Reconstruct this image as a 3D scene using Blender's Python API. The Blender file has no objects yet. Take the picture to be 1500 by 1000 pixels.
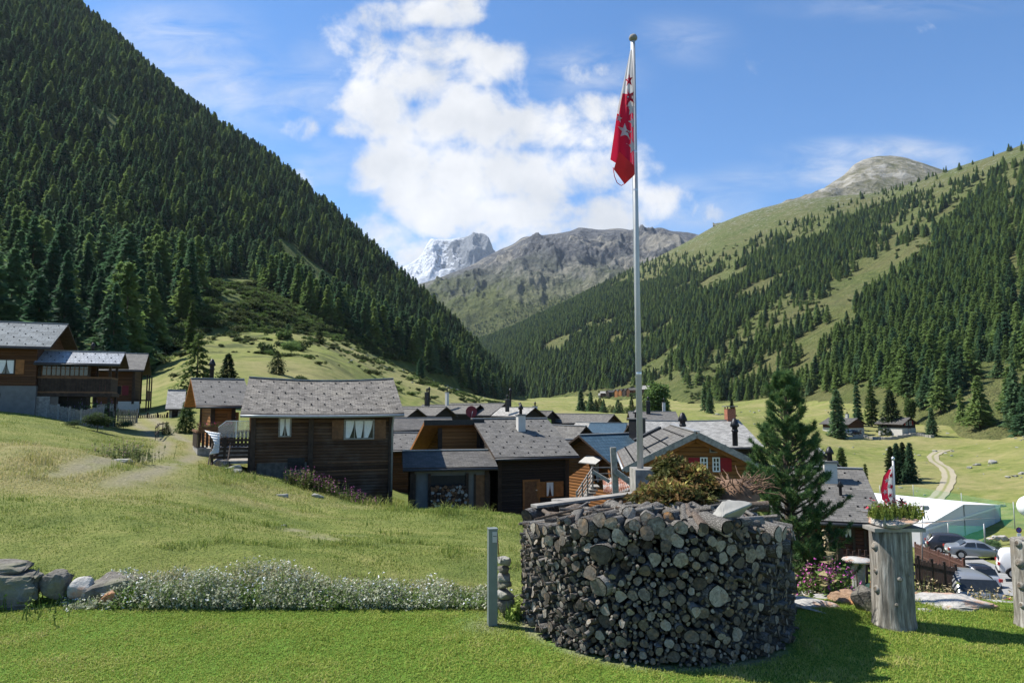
import bpy, bmesh, math, random
import numpy as np
from mathutils import Vector, Matrix
R = math.radians
rng = np.random.default_rng(7)
rnd = random.Random(11)
SC = bpy.context.scene
COL = SC.collection
# ------------------------------------------------------------------ camera model (survey of the photograph)
H0 = 2.55
PITCH = math.atan(0.09)
CP, SP = math.cos(PITCH), math.sin(PITCH)
def ae(px, py):
    """bearing (x/y) and slope ((z-eye)/y) of a sight line"""
    u = (px - 750.0) / 1000.0; v = (500.0 - py) / 1000.0
    d = CP - v * SP
    return u / d, (SP + v * CP) / d
def at(px, py, Y):
    a, e = ae(px, py)
    return Vector((a * Y, Y, H0 + e * Y))
def proj(x, y, z):
    dz = z - H0
    w = CP * y + SP * dz
    return 750 + 1000 * x / w, 500 - 1000 * (-SP * y + CP * dz) / w
# ------------------------------------------------------------------ noise
def vnoise(x, y, seed=0):
    xi = np.floor(x).astype(np.int64); yi = np.floor(y).astype(np.int64)
    xf = x - xi; yf = y - yi
    xf = xf * xf * (3 - 2 * xf); yf = yf * yf * (3 - 2 * yf)
    def h(a, b):
        n = (a * 374761393 + b * 668265263 + seed * 974711) & 0xFFFFFFFF
        n = ((n ^ (n >> 13)) * 1274126177) & 0xFFFFFFFF
        n = n ^ (n >> 16)
        return (n & 0xFFFF) / 65535.0
    a = h(xi, yi); b = h(xi + 1, yi); c = h(xi, yi + 1); d = h(xi + 1, yi + 1)
    return a + (b - a) * xf + (c - a) * yf + (a - b - c + d) * xf * yf
def fbm(x, y, seed=0, octv=4, gain=0.5):
    s = 0.0; amp = 1.0; tot = 0.0; f = 1.0
    for k in range(octv):
        s = s + amp * (vnoise(x * f, y * f, seed + k * 17) - 0.5); tot += amp
        amp *= gain; f *= 2.03
    return s / tot * 2
def ridged(x, y, seed=0, octv=5, gain=0.55):
    s = 0.0; amp = 1.0; tot = 0.0; f = 1.0
    for k in range(octv):
        n = 1 - np.abs(2 * vnoise(x * f, y * f, seed + k * 31) - 1)
        s = s + amp * n * n; tot += amp; amp *= gain; f *= 2.1
    return s / tot
def sstep(x, a, b):
    t = np.clip((x - a) / (b - a), 0, 1); return t * t * (3 - 2 * t)
def pchip(x, Y, xq):
    """monotone cubic across columns; Y is (n, m)"""
    x = np.asarray(x, float); Y = np.asarray(Y, float); h = np.diff(x)[:, None]; d = np.diff(Y, axis=0) / h
    n = len(x); m = np.zeros_like(Y)
    if n == 2: m[:] = d[0]
    else:
        w1 = 2 * h[1:] + h[:-1]; w2 = h[1:] + 2 * h[:-1]
        s = d[:-1] * d[1:] > 0
        with np.errstate(divide='ignore', invalid='ignore'):
            hm = (w1 + w2) / (w1 / d[:-1] + w2 / d[1:])
        m[1:-1] = np.where(s, hm, 0); m[0] = d[0]; m[-1] = d[-1]
    xq = np.clip(xq, x[0], x[-1])
    i = np.clip(np.searchsorted(x, xq) - 1, 0, n - 2)
    t = ((xq - x[i]) / (x[i + 1] - x[i]))[:, None]; hh = (x[i + 1] - x[i])[:, None]
    return ((2*t**3-3*t**2+1)*Y[i] + (t**3-2*t**2+t)*hh*m[i] + (-2*t**3+3*t**2)*Y[i+1] + (t**3-t**2)*hh*m[i+1])
# ------------------------------------------------------------------ object bookkeeping
def put(o, parent=None):
    COL.objects.link(o)
    if parent is not None: o.parent = parent
    return o
def tag(o, label=None, cat=None, group=None, kind=None):
    if label: o['label'] = label
    if cat: o['category'] = cat
    if group: o['group'] = group
    if kind: o['kind'] = kind
    return o
def thing(name, label, cat, loc=(0, 0, 0), rz=0.0, group=None):
    o = bpy.data.objects.new(name, None); o.empty_display_size = 0.3
    put(o); o.location = loc; o.rotation_euler = (0, 0, rz)
    return tag(o, label, cat, group)
def mesh_np(name, verts, faces_flat, sizes, mats, mat_idx=None, smooth=False, uv=None, attrs=None, parent=None):
    """fast mesh from arrays: faces_flat = vertex indices, sizes = corners per face (int or array)"""
    me = bpy.data.meshes.new(name)
    verts = np.asarray(verts, np.float32); ff = np.asarray(faces_flat, np.int32).ravel()
    nf = len(ff) // sizes if np.isscalar(sizes) else len(sizes)
    sz = np.full(nf, sizes, np.int32) if np.isscalar(sizes) else np.asarray(sizes, np.int32)
    st = np.zeros(nf, np.int32); st[1:] = np.cumsum(sz)[:-1]
    me.vertices.add(len(verts)); me.vertices.foreach_set('co', verts.ravel())
    me.loops.add(len(ff)); me.loops.foreach_set('vertex_index', ff)
    me.polygons.add(nf); me.polygons.foreach_set('loop_start', st); me.polygons.foreach_set('loop_total', sz)
    for m in (mats if isinstance(mats, (list, tuple)) else [mats]): me.materials.append(m)
    if mat_idx is not None: me.polygons.foreach_set('material_index', np.asarray(mat_idx, np.int32))
    me.polygons.foreach_set('use_smooth', np.full(nf, bool(smooth)) if np.isscalar(smooth) else np.asarray(smooth, bool))
    if uv is not None:
        l = me.uv_layers.new(name='UVMap'); l.data.foreach_set('uv', np.asarray(uv, np.float32).ravel())
    for k, v in (attrs or {}).items():
        v = np.asarray(v, np.float32)
        if v.ndim == 1:
            A = me.attributes.new(k, 'FLOAT', 'POINT'); A.data.foreach_set('value', v)
        else:
            A = me.attributes.new(k, 'FLOAT_VECTOR', 'POINT'); A.data.foreach_set('vector', v.ravel())
    me.update(calc_edges=True)
    o = bpy.data.objects.new(name, me)
    return put(o, parent)
# ------------------------------------------------------------------ node helper
class NT:
    def __init__(s, tree): s.t = tree; s.n = tree.nodes; s.l = tree.links
    def new(s, typ, **kw):
        n = s.n.new(typ)
        for k, v in kw.items(): setattr(n, k, v)
        return n
    def link(s, a, b): s.l.new(a, b)
    def val(s, sock, v):
        if isinstance(v, bpy.types.NodeSocket): s.link(v, sock)
        else: sock.default_value = v
    def math(s, op, a, b=None, c=None, clamp=False):
        n = s.new('ShaderNodeMath', operation=op, use_clamp=clamp)
        s.val(n.inputs[0], a)
        if b is not None: s.val(n.inputs[1], b)
        if c is not None: s.val(n.inputs[2], c)
        return n.outputs[0]
    def vmath(s, op, a, b=None):
        n = s.new('ShaderNodeVectorMath', operation=op)
        s.val(n.inputs[0], a)
        if b is not None: s.val(n.inputs[1], b)
        return n.outputs['Value'] if op in ('LENGTH', 'DOT_PRODUCT', 'DISTANCE') else n.outputs[0]
    def noise(s, scale, detail=4, vec=None, rough=0.55, dist=0.0, dim='3D'):
        n = s.new('ShaderNodeTexNoise', noise_dimensions=dim)
        n.inputs['Scale'].default_value = scale; n.inputs['Detail'].default_value = detail
        n.inputs['Roughness'].default_value = rough; n.inputs['Distortion'].default_value = dist
        if vec is not None: s.link(vec, n.inputs['Vector'])
        return n.outputs['Fac']
    def ramp(s, fac, stops, interp='LINEAR'):
        n = s.new('ShaderNodeValToRGB'); cr = n.color_ramp; cr.interpolation = interp
        while len(cr.elements) < len(stops): cr.elements.new(0.5)
        for el, (p, c) in zip(cr.elements, stops):
            el.position = p; el.color = (*c, 1) if len(c) == 3 else c
        s.val(n.inputs[0], fac); return n.outputs[0]
    def mrange(s, v, a, b, c=0.0, d=1.0, smooth=False):
        n = s.new('ShaderNodeMapRange', interpolation_type='SMOOTHSTEP' if smooth else 'LINEAR')
        s.val(n.inputs[0], v)
        for k, q in zip((1, 2, 3, 4), (a, b, c, d)): n.inputs[k].default_value = q
        return n.outputs[0]
    def mix(s, f, a, b, blend='MIX'):
        n = s.new('ShaderNodeMix', data_type='RGBA', blend_type=blend); n.clamp_factor = True
        s.val(n.inputs[0], f)
        for sock, q in ((n.inputs[6], a), (n.inputs[7], b)):
            if isinstance(q, bpy.types.NodeSocket): s.link(q, sock)
            else: sock.default_value = (*q, 1) if len(q) == 3 else q
        return n.outputs[2]
    def attr(s, name):
        n = s.new('ShaderNodeAttribute', attribute_name=name); return n
    def bump(s, h, strength=0.5, dist=0.05):
        n = s.new('ShaderNodeBump'); n.inputs['Strength'].default_value = strength; n.inputs['Distance'].default_value = dist
        s.link(h, n.inputs['Height']); return n.outputs[0]
def mat_new(name, rough=0.85, metal=0.0, spec=0.3):
    m = bpy.data.materials.new(name); m.use_nodes = True
    t = NT(m.node_tree); b = t.n['Principled BSDF']
    b.inputs['Roughness'].default_value = rough; b.inputs['Metallic'].default_value = metal
    b.inputs['Specular IOR Level'].default_value = spec
    return m, t, b
def mat_plain(name, col, rough=0.7, metal=0.0, var=0.15, scale=8.0, spec=0.3, bump=0.0):
    m, t, b = mat_new(name, rough, metal, spec)
    tc = t.new('ShaderNodeTexCoord'); n = t.noise(scale, 5, tc.outputs['Object'])
    c0 = tuple(max(0, x * (1 - var)) for x in col); c1 = tuple(min(1, x * (1 + var)) for x in col)
    t.link(t.ramp(n, [(0.3, c0), (0.7, c1)]), b.inputs['Base Color'])
    if bump: t.link(t.bump(n, bump, 0.02), b.inputs['Normal'])
    return m
# ================================================================== GROUND
SUN = Vector((-0.92, 0.37, 0)).normalized() * math.cos(R(52)) + Vector((0, 0, math.sin(R(52))))
def Zp(py, Y, px=750): return H0 + ae(px, py)[1] * Y
GC = {   # column px -> list of (Y, z)
 -1600: [(0.5,0),(9,0),(14,.4),(25,1.2),(48,3),(110,14),(200,40),(400,80),(1500,60)],
 -500: [(0.5,0),(9,0),(14,.5),(25,1.6),(48,4),(110,14),(200,36),(400,70),(1500,60)],
 0:    [(0.5,0),(8.8,0),(12,.27),(22,.6),(32,1.25),(46,2.0),(70,3.2),(110,5.5),(200,14),(400,30),(1500,30)],
 110:  [(0.5,0),(8.8,0),(12.5,.25),(22,.25),(32,.7),(46,1.15),(70,2.2),(110,5.0),(200,14),(400,30),(1500,30)],
 200:  [(0.5,0),(8.8,0),(13.5,.25),(25,-.1),(45,.3),(58,.8),(90,3.0),(140,8.5),(250,24),(400,40),(1500,30)],
 300:  [(0.5,0),(8.8,0),(13,.05),(25,-.45),(36,-.33),(50,0),(90,4.6),(150,14),(250,31),(400,45),(1500,30)],
 450:  [(0.5,0),(8.8,0),(12,-.1),(25,-1.15),(34,-1.35),(45,-1.5),(80,2.0),(120,7.2),(220,23),(400,45),(1500,30)],
 600:  [(0.5,0),(8.8,0),(14,-.5),(22,-1.3),(29,-1.8),(36,-3.1),(45,-4),(60,-4.5),(110,-2.5),(150,2.8),(330,17),(600,24),(1500,30)],
 750:  [(0.5,0),(8.8,0),(14,-.7),(22,-1.5),(28,-1.95),(38,-3.9),(60,-5.5),(100,-5),(180,-1.2),(260,0.5),(450,3),(1500,10)],
 900:  [(0.5,0),(10,0),(12,-.5),(20,-2.5),(38,-5),(60,-7),(110,-6),(200,-2),(350,-1.5),(600,2),(880,6),(1000,20),(1500,40)],
 1050: [(0.5,0),(10,0),(12,-.8),(20,-3),(38,-6.5),(60,-8.5),(110,-8),(250,-3),(400,-1),(600,4.5),(1500,80)],
 1150: [(0.5,0),(9.4,0),(11.5,-1.0),(20,-3.6),(38,-7),(60,-9.5),(110,-9),(250,-5),(400,0),(600,14),(1500,80)],
 1250: [(0.5,0),(9.2,0),(11,-.9),(16,-2.1),(22,-3.0),(28,-3.9),(36,-6.8),(44,-8.6),(60,-10.4),(75,-11.8),(110,-11.8),(140,-10.2),(215,-7),(300,-1),(450,12),(1500,80)],
 1400: [(0.5,0),(9.2,0),(11,-1),(22,-4.0),(28,-5.45),(35,-7.5),(44,-9.1),(56,-9.9),(75,-12),(92,-12.3),(130,-10.5),(200,-7.5),(260,-1),(400,12),(1500,80)],
 1550: [(0.5,0),(9.2,0),(11,-.9),(22,-3.9),(28,-5.4),(35,-7.0),(45,-8.6),(56,-9.3),(75,-10.9),(110,-9.5),(150,-6.5),(185,-3),(300,15),(1500,80)],
 2200: [(0.5,0),(9.2,0),(11,-.9),(22,-3.5),(48,-6),(75,-8),(110,-5),(185,8),(300,30),(1500,80)],
 3200: [(0.5,0),(9.2,0),(11,-.9),(22,-3.5),(48,-6),(75,-8),(110,0),(185,14),(300,40),(1500,80)],
}
GA = np.concatenate([np.linspace(-2.35, -0.9, 30)[:-1], np.linspace(-0.9, 0.9, 620), np.linspace(0.9, 2.45, 30)[1:]])
GY = np.concatenate([np.linspace(0.5, 5, 12)[:-1], np.exp(np.linspace(math.log(5), math.log(1500), 520))])
_ca = []; _cz = []
for px, pts in GC.items():
    _ca.append((px - 750) / 1000 / 1.004); _cz.append(np.interp(np.log(GY), np.log([p[0] for p in pts]), [p[1] for p in pts]))
GZ = pchip(_ca, np.array(_cz), GA).T            # (nY, nA)
# soften creases along the distance, except the lawn edge
def smoothY(Z, k):
    P = np.pad(Z, ((k, k), (0, 0)), mode='edge'); w = np.hanning(2 * k + 3)[1:-1]; w /= w.sum()
    return sum(w[i] * P[i:i + len(Z)] for i in range(2 * k + 1))
_ZS = smoothY(GZ, 9); _w = sstep(GY, 13, 18)[:, None]
GZ = GZ * (1 - _w) + _ZS * _w
GX2 = GA[None, :] * GY[:, None]; GY2 = np.repeat(GY[:, None], len(GA), 1)
_m = sstep(GY, 9.5, 16)[:, None]
GZ = GZ + _m * (0.16 * fbm(GX2 / 5, GY2 / 5, 3, 4) + 0.04 * fbm(GX2 / 0.9, GY2 / 0.9, 9, 3)) \
        + sstep(GY, 80, 160)[:, None] * 1.6 * fbm(GX2 / 22, GY2 / 22, 5, 5) + 0.012 * fbm(GX2 / 0.5, GY2 / 0.5, 1, 2)
# bank in front of the old barn and the mound by the left track
def bump_at(px, Y, rx, ry, h):
    x = (px - 750) / 1000 * Y
    return h * np.exp(-((GX2 - x) / rx) ** 2 - ((GY2 - Y) / ry) ** 2)
GZ += bump_at(90, 24, 4, 4, .35) + bump_at(640, 26, 3.0, 2.0, .2) + bump_at(330, 29.5, 2.0, 2.0, .15)
def gz(x, y):
    x = np.asarray(x, float); y = np.asarray(y, float)
    fi = np.interp(np.log(np.maximum(y, .5)), np.log(GY), np.arange(len(GY))); fj = np.interp(x / np.maximum(y, .5), GA, np.arange(len(GA)))
    i = np.clip(fi.astype(int), 0, len(GY) - 2); j = np.clip(fj.astype(int), 0, len(GA) - 2)
    u = fi - i; v = fj - j
    return (GZ[i, j] * (1 - u) * (1 - v) + GZ[i + 1, j] * u * (1 - v) + GZ[i, j + 1] * (1 - u) * v + GZ[i + 1, j + 1] * u * v)
def gpt(px, Y, up=0.0):
    x = (px - 750) / 1000 / 1.004 * Y
    return Vector((x, Y, float(gz(x, Y)) + up))
def polyd(x, y, pts, w0=1.0):
    """distance to a polyline of world (x, y)"""
    d = np.full(np.shape(x), 1e9)
    for (x0, y0), (x1, y1) in zip(pts[:-1], pts[1:]):
        dx, dy = x1 - x0, y1 - y0; L = dx * dx + dy * dy
        t = np.clip(((x - x0) * dx + (y - y0) * dy) / L, 0, 1)
        d = np.minimum(d, np.hypot(x - x0 - t * dx, y - y0 - t * dy))
    return d
def wp(px, Y): return ((px - 750) / 1000 / 1.004 * Y, Y)
PATH = [wp(60, 17.5), wp(135, 21), wp(190, 25), wp(228, 30), wp(262, 35.5), wp(270, 42), wp(243, 50), wp(215, 57), wp(205, 64)]
n1 = fbm(GX2 / 1.3, GY2 / 1.3, 21, 4); n2 = fbm(GX2 / 4.5, GY2 / 4.5, 22, 4)
dp = polyd(GX2 + .25 * n2, GY2 + .25 * n1, PATH)
dirt = np.exp(-((dp - 0.80) / 0.46) ** 2) * sstep(n1, -.8, -.05) * sstep(GY2, 18, 23)
PATH2 = [wp(355, 18.6), wp(440, 18.0), wp(470, 16.3), wp(560, 17.2)]
dirt = np.maximum(dirt, np.exp(-(polyd(GX2, GY2 + .4 * n1, [wp(430, 17.2), wp(475, 16.4)]) / .5) ** 2) * sstep(n1, -.1, .5) * .9)
dirt = np.maximum(dirt, np.exp(-(polyd(GX2 + .3 * n2, GY2, [wp(505, 17.3), wp(580, 17.8)]) / .25) ** 2) * sstep(n1, -.3, .4) * .7)
dry = np.exp(-(dp / 3.2) ** 2) * .55 + sstep(n2, .05, .6) * .55
def patch(px, Y, rx, ry): 
    x, y = wp(px, Y); return np.exp(-((GX2 - x) / rx) ** 2 - ((GY2 - y) / ry) ** 2)
dry += .9 * patch(60, 22, 3.5, 3) + .8 * patch(20, 26, 3, 3) + .7 * patch(480, 23, 5, 1.0) + .6 * patch(120, 18, 2.5, 1)
dry -= .8 * patch(130, 14, 5, 1.8) + .9 * patch(165, 23.5, 1.3, 2.0) + .8 * patch(620, 24, 3, 3) + .6 * patch(420, 19.5, 4, 1.2)
n3 = fbm(GX2 / 20, GY2 / 20, 27, 5)
dry += sstep(GY2, 70, 110) * (sstep(n3, -.15, .45) * .75 + .15)
dry = np.clip(dry + .35 * n1, 0, 1) * sstep(GY2, 9.0, 11)
# worn earth round the pile, the lamp post, and the foot of the stumps
PX, PY, PR = 1.685, 8.40, 1.52
rp = np.hypot(GX2 - PX, GY2 - PY)
dirt = np.maximum(dirt, np.exp(-((rp - PR - .02) / .11) ** 2) * sstep(n1, -.5, .2))
for q, rr in ((gpt(722, 8.15), .3), (gpt(740, 8.6), .3)):
    dirt = np.maximum(dirt, .8 * np.exp(-(np.hypot(GX2 - q.x, GY2 - q.y) / rr) ** 2))
lawn = 1 - sstep(GY2 + .15 * n1, 9.0, 9.5)
shrubby = sstep(GY2, 100, 150) * sstep(-GX2 / GY2, .15, .3) * sstep(n2, 0.0, .5)
nA, nY = len(GA), len(GY)
_ii = (np.arange(nY - 1)[:, None] * nA + np.arange(nA - 1)[None, :]).ravel()
_ff = np.stack([_ii, _ii + 1, _ii + 1 + nA, _ii + nA], 1)
m, t, b = mat_new('meadow_grass', 0.95, 0, 0.1)
geo = t.new('ShaderNodeNewGeometry'); pos = geo.outputs['Position']
nb = t.noise(0.06, 6, pos, .6); nm = t.noise(0.42, 7, pos, .72); ns = t.noise(9, 4, pos, .7); nf = t.noise(45, 2, pos)
green = t.ramp(nm, [(.36, (.075, .115, .022)), (.5, (.145, .178, .040)), (.64, (.235, .235, .075))])
green = t.mix(t.mrange(nb, .35, .65), green, t.mix(.5, green, (.215, .215, .075)))
lw = t.ramp(ns, [(.3, (.075, .150, .018)), (.55, (.105, .19, .026)), (.75, (.15, .235, .045))])
green = t.mix(t.attr('lawn').outputs['Fac'], green, lw)
dryc = t.ramp(ns, [(.3, (.21, .185, .080)), (.7, (.36, .31, .15))])
c = t.mix(t.math('MULTIPLY', t.attr('dry').outputs['Fac'], t.mrange(nm, .3, .6, .35, .85)), green, dryc)
dc = t.ramp(ns, [(.3, (.17, .155, .09)), (.7, (.33, .30, .205))])
c = t.mix(t.attr('dirt').outputs['Fac'], c, dc)
c = t.mix(t.math('MULTIPLY', t.attr('shrubby').outputs['Fac'], .75), c, (.035, .055, .018))
c = t.mix(t.mrange(nf, .45, .7, 0, .45), c, t.mix(.55, c, (.03, .05, .012)))
t.link(c, b.inputs['Base Color'])
t.link(t.bump(t.math('ADD', ns, t.math('MULTIPLY', nm, .8)), .9, .12), b.inputs['Normal'])
M_MEADOW = m
ground = mesh_np('ground', np.stack([GX2, GY2, GZ], -1).reshape(-1, 3), _ff, 4, m, smooth=True,
    attrs=dict(dirt=dirt.ravel(), dry=dry.ravel(), lawn=lawn.ravel(), shrubby=shrubby.ravel()))
tag(ground, 'green alpine meadow and mown lawn falling towards the valley floor', 'ground', kind='structure')

# ================================================================== MOUNTAINS
class Sheet:
    """a mountain side surveyed along contour lines [(px, py, Y) ...]; lines run from foot to crest and over the back"""
    def __init__(s, lines, a0, a1, na, nts, disp=None):
        s.A = np.linspace(a0, a1, na); E = []; L = []
        for ln in lines:
            p = np.array(ln, float); a, e = ae(p[:, 0], p[:, 1]); o = np.argsort(a)
            q = pchip(a[o], np.stack([e[o], np.log(p[o, 2])], 1), s.A)
            E.append(q[:, 0]); L.append(q[:, 1])
        T = []; 
        for k in range(len(lines) - 1): T += list(k + np.arange(nts[k]) / nts[k])
        T.append(len(lines) - 1); s.T = np.array(T)
        kx = np.arange(len(lines))
        Eg = pchip(kx, np.array(E), s.T); Lg = pchip(kx, np.array(L), s.T)
        s.Y = np.exp(Lg); s.X = s.A[None, :] * s.Y; s.Z = H0 + Eg * s.Y
        s.X = np.broadcast_to(s.X, s.Y.shape).copy()
        if disp is not None: s.Z = s.Z + disp(s.X, s.Y, s.T[:, None] * np.ones_like(s.Y))
    def mesh(s, name, mat, attrs=None):
        nt, na = s.Y.shape; ii = (np.arange(nt - 1)[:, None] * na + np.arange(na - 1)[None, :]).ravel()
        f = np.stack([ii, ii + 1, ii + 1 + na, ii + na], 1)
        return mesh_np(name, np.stack([s.X, s.Y, s.Z], -1).reshape(-1, 3), f, 4, mat, smooth=True, attrs=attrs)
    def sample(s, n, tmin, tmax, g):
        """points spread evenly over the surface"""
        nt, na = s.Y.shape
        dx = np.gradient(s.X, axis=1); dy = np.gradient(s.Y, axis=0); ar = np.abs(dx * dy)
        ar = ar * ((s.T >= tmin) & (s.T <= tmax))[:, None]
        cs = np.cumsum(ar.ravel()); k = np.searchsorted(cs, g.random(n) * cs[-1])
        i = np.clip(k // na, 0, nt - 2); j = np.clip(k % na, 0, na - 2); u = g.random(n); v = g.random(n)
        f = lambda M: M[i, j]*(1-u)*(1-v)+M[i+1, j]*u*(1-v)+M[i, j+1]*(1-u)*v+M[i+1, j+1]*u*v
        tt = s.T[i]
        return f(s.X), f(s.Y), f(s.Z), tt
def thin(x, y, cell):
    k = np.floor(x / cell).astype(np.int64) * 100003 + np.floor(y / cell).astype(np.int64)
    _, idx = np.unique(k, return_index=True); return np.sort(idx)
def inpoly(px, py, poly):
    c = np.zeros(np.shape(px), bool); n = len(poly)
    for i in range(n):
        x0, y0 = poly[i]; x1, y1 = poly[(i + 1) % n]
        if y0 == y1: continue
        c ^= ((y0 > py) != (y1 > py)) & (px < (x1 - x0) * (py - y0) / (y1 - y0) + x0)
    return c
# --- the wooded mountain on the left
LF = Sheet([
  [(-700,640,70),(-300,625,75),(0,596,95),(150,580,115),(250,565,140),(350,540,170),(450,515,225),(600,560,340),(700,586,470),(800,600,620),(900,606,760)],
  [(-700,520,90),(-300,520,95),(0,525,115),(150,510,135),(250,468,190),(350,436,250),(450,464,300),(600,521,395),(700,566,500),(800,596,640),(900,602,780)],
  [(-700,100,320),(-300,220,330),(0,290,350),(200,330,380),(400,385,480),(520,430,560),(600,470,600),(700,545,640),(800,592,700),(900,600,800)],
  [(-700,-900,900),(-300,-480,900),(0,-95,880),(110,10,870),(170,62,860),(240,128,850),(330,200,840),(400,245,830),(450,285,820),(520,345,800),(570,395,790),(620,440,770),(660,474,760),(700,518,750),(740,556,740),(780,586,730),(840,596,760),(900,600,820)],
  [(-700,-500,1500),(-300,-150,1500),(0,200,1400),(300,400,1300),(600,570,1100),(800,605,950),(900,606,900)]],
  -1.5, .16, 330, [14, 70, 110, 16],
  lambda X, Y, T: (7 * fbm(X/60, Y/60, 41, 5) + 14 * fbm(X/190, Y/190, 43, 3)) * sstep(T, .3, 1.2) * (1 - .5 * sstep(T, 2.6, 3)))
m, t, b = mat_new('forest_floor', .95, 0, .1)
pos = t.new('ShaderNodeNewGeometry').outputs['Position']
n1_ = t.noise(.09, 6, pos, .65); n2_ = t.noise(.9, 4, pos, .7)
c = t.ramp(n1_, [(.35, (.055, .08, .022)), (.5, (.095, .12, .034)), (.7, (.15, .165, .055))])
c = t.mix(t.mrange(n2_, .4, .75, 0, .6), c, (.045, .06, .02))
c = t.mix(t.mrange(n2_, .68, .72), c, (.22, .21, .19))
t.link(c, b.inputs['Base Color']); t.link(t.bump(n2_, .8, 1.0), b.inputs['Normal'])
M_FLOOR = m
tag(LF.mesh('wooded_mountain', m), 'steep mountainside covered in dark conifer forest on the left', 'mountain', kind='structure')
# --- the grassy, half-wooded mountain on the right
RF = Sheet([
  [(560,640,900),(700,625,1050),(800,618,950),(880,602,860),(950,598,720),(1000,598,560),(1100,605,450),(1200,622,330),(1300,650,240),(1400,680,185),(1500,690,150),(1700,710,130),(2200,760,110)],
  [(560,605,1100),(700,590,1200),(800,584,1050),(880,573,930),(950,566,800),(1000,568,640),(1100,580,520),(1200,578,400),(1300,578,300),(1400,592,235),(1500,602,205),(1700,606,180),(2200,606,150)],
  [(560,560,1800),(700,530,1750),(800,495,1500),(880,480,1350),(950,470,1250),(1000,455,1150),(1100,440,950),(1200,430,800),(1300,430,650),(1400,430,520),(1500,430,430),(1700,400,380),(2200,350,330)],
  [(560,530,2600),(700,500,2500),(760,478,2450),(800,458,2400),(840,440,2350),(880,418,2300),(920,398,2250),(960,378,2200),(1000,357,2150),(1060,325,2050),(1130,302,2000),(1180,292,1900),(1240,286,1800),(1290,282,1700),(1340,268,1600),(1390,250,1500),(1440,233,1400),(1500,211,1300),(1560,190,1250),(1700,120,1150),(2200,-150,1000)],
  [(560,600,3200),(800,590,3000),(1000,560,2800),(1200,520,2500),(1400,480,2200),(1700,420,1900),(2200,300,1700)]],
  -.19, 1.4, 420, [12, 80, 130, 12],
  lambda X, Y, T: (9 * fbm(X/110, Y/110, 51, 5) + 26 * ridged(X/420, Y/600, 52, 3) - 13) * sstep(T, .6, 1.6) * (1 - .75 * sstep(T, 2.5, 3)))
m, t, b = mat_new('alpine_slope', .95, 0, .1)
g_ = t.new('ShaderNodeNewGeometry'); pos = g_.outputs['Position']
n1_ = t.noise(.012, 7, pos, .65); n2_ = t.noise(.10, 6, pos, .7); n3_ = t.noise(.5, 3, pos, .7)
c = t.ramp(n2_, [(.3, (.06, .08, .024)), (.5, (.115, .14, .042)), (.7, (.18, .19, .07))])
c = t.mix(t.mrange(n1_, .42, .6), c, t.mix(.5, c, (.17, .15, .07)))
c = t.mix(t.mrange(n3_, .50, .68, 0, .75), c, (.06, .08, .026))
rock = t.ramp(n3_, [(.3, (.17, .165, .15)), (.7, (.42, .41, .37))])
sep = t.new('ShaderNodeSeparateXYZ'); t.link(pos, sep.inputs[0])
hi = t.mrange(sep.outputs[2], 250, 620, 0, .20)
c = t.mix(t.mrange(t.math('ADD', n2_, hi), .67, .78), c, rock)
t.link(c, b.inputs['Base Color']); t.link(t.bump(t.math('ADD', n2_, t.math('MULTIPLY', n3_, .3)), 1.0, 9), b.inputs['Normal'])
tag(RF.mesh('alpine_mountain', m), 'grassy mountainside with bands of conifer forest on the right', 'mountain', kind='structure')
# --- bare summit behind the right ridge
SM = Sheet([
  [(1080,330,2200),(1160,310,2150),(1300,310,2100),(1400,300,2100),(1500,300,2100)],
  [(1080,327,2350),(1130,303,2350),(1190,286,2350),(1215,270,2400),(1235,258,2500),(1252,240,2550),(1268,233,2580),(1290,228,2600),(1318,229,2600),(1345,236,2600),(1370,245,2600),(1400,255,2600),(1500,290,2600)],
  [(1080,420,3000),(1300,420,3300),(1500,420,3000)]], .30, .70, 130, [60, 14],
  lambda X, Y, T: (16 * fbm(X/90, Y/90, 61, 5) + 45 * (ridged(X/230, Y/330, 62, 4) - .5)) * sstep(T, 0, .5) * (1 - .85 * sstep(T, .75, 1)))
m, t, b = mat_new('bare_summit_rock', .95, 0, .1)
g_ = t.new('ShaderNodeNewGeometry'); pos = g_.outputs['Position']
n1_ = t.noise(.010, 7, pos, .7, .4); n2_ = t.noise(.08, 6, pos, .7)
c = t.ramp(n1_, [(.38, (.11, .115, .045)), (.5, (.22, .205, .14)), (.62, (.42, .40, .35))])
c = t.mix(t.mrange(n2_, .45, .7, 0, .6), c, (.40, .38, .34))
t.link(c, b.inputs['Base Color']); t.link(t.bump(t.math('ADD', n2_, n1_), 1, 14), b.inputs['Normal'])
tag(SM.mesh('bare_summit', m), 'pale rounded rocky summit rising behind the right ridge', 'mountain', kind='structure')
# --- the grey rock massif closing the valley
RM = Sheet([
  [(520,560,2500),(640,520,2550),(760,500,2600),(900,470,2700),(1100,430,2800)],
  [(520,500,3000),(600,470,3000),(660,455,3050),(720,440,3100),(780,415,3100),(840,400,3150),(890,385,3200),(950,380,3300),(1100,400,3300)],
  [(520,460,3900),(590,425,3900),(640,408,3900),(690,388,3950),(720,372,4000),(752,358,4000),(766,349,4000),(800,344,4050),(834,339,4100),(850,334,4100),(880,337,4100),(905,335,4100),(930,338,4150),(968,334,4200),(985,339,4200),(1008,341,4250),(1060,360,4250),(1100,375,4250)],
  [(520,540,4800),(800,500,5200),(1100,500,5200)]], -.24, .36, 420, [50, 110, 10],
  lambda X, Y, T: (230 * (ridged(X/480, Y/760, 71, 6, .58) - .42) + 60 * fbm(X/210, Y/210, 75, 5, .6)) * sstep(T, .15, .9) * (1 - .93 * sstep(T, 1.4, 1.95)))
m, t, b = mat_new('grey_rock', .95, 0, .1)
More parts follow.
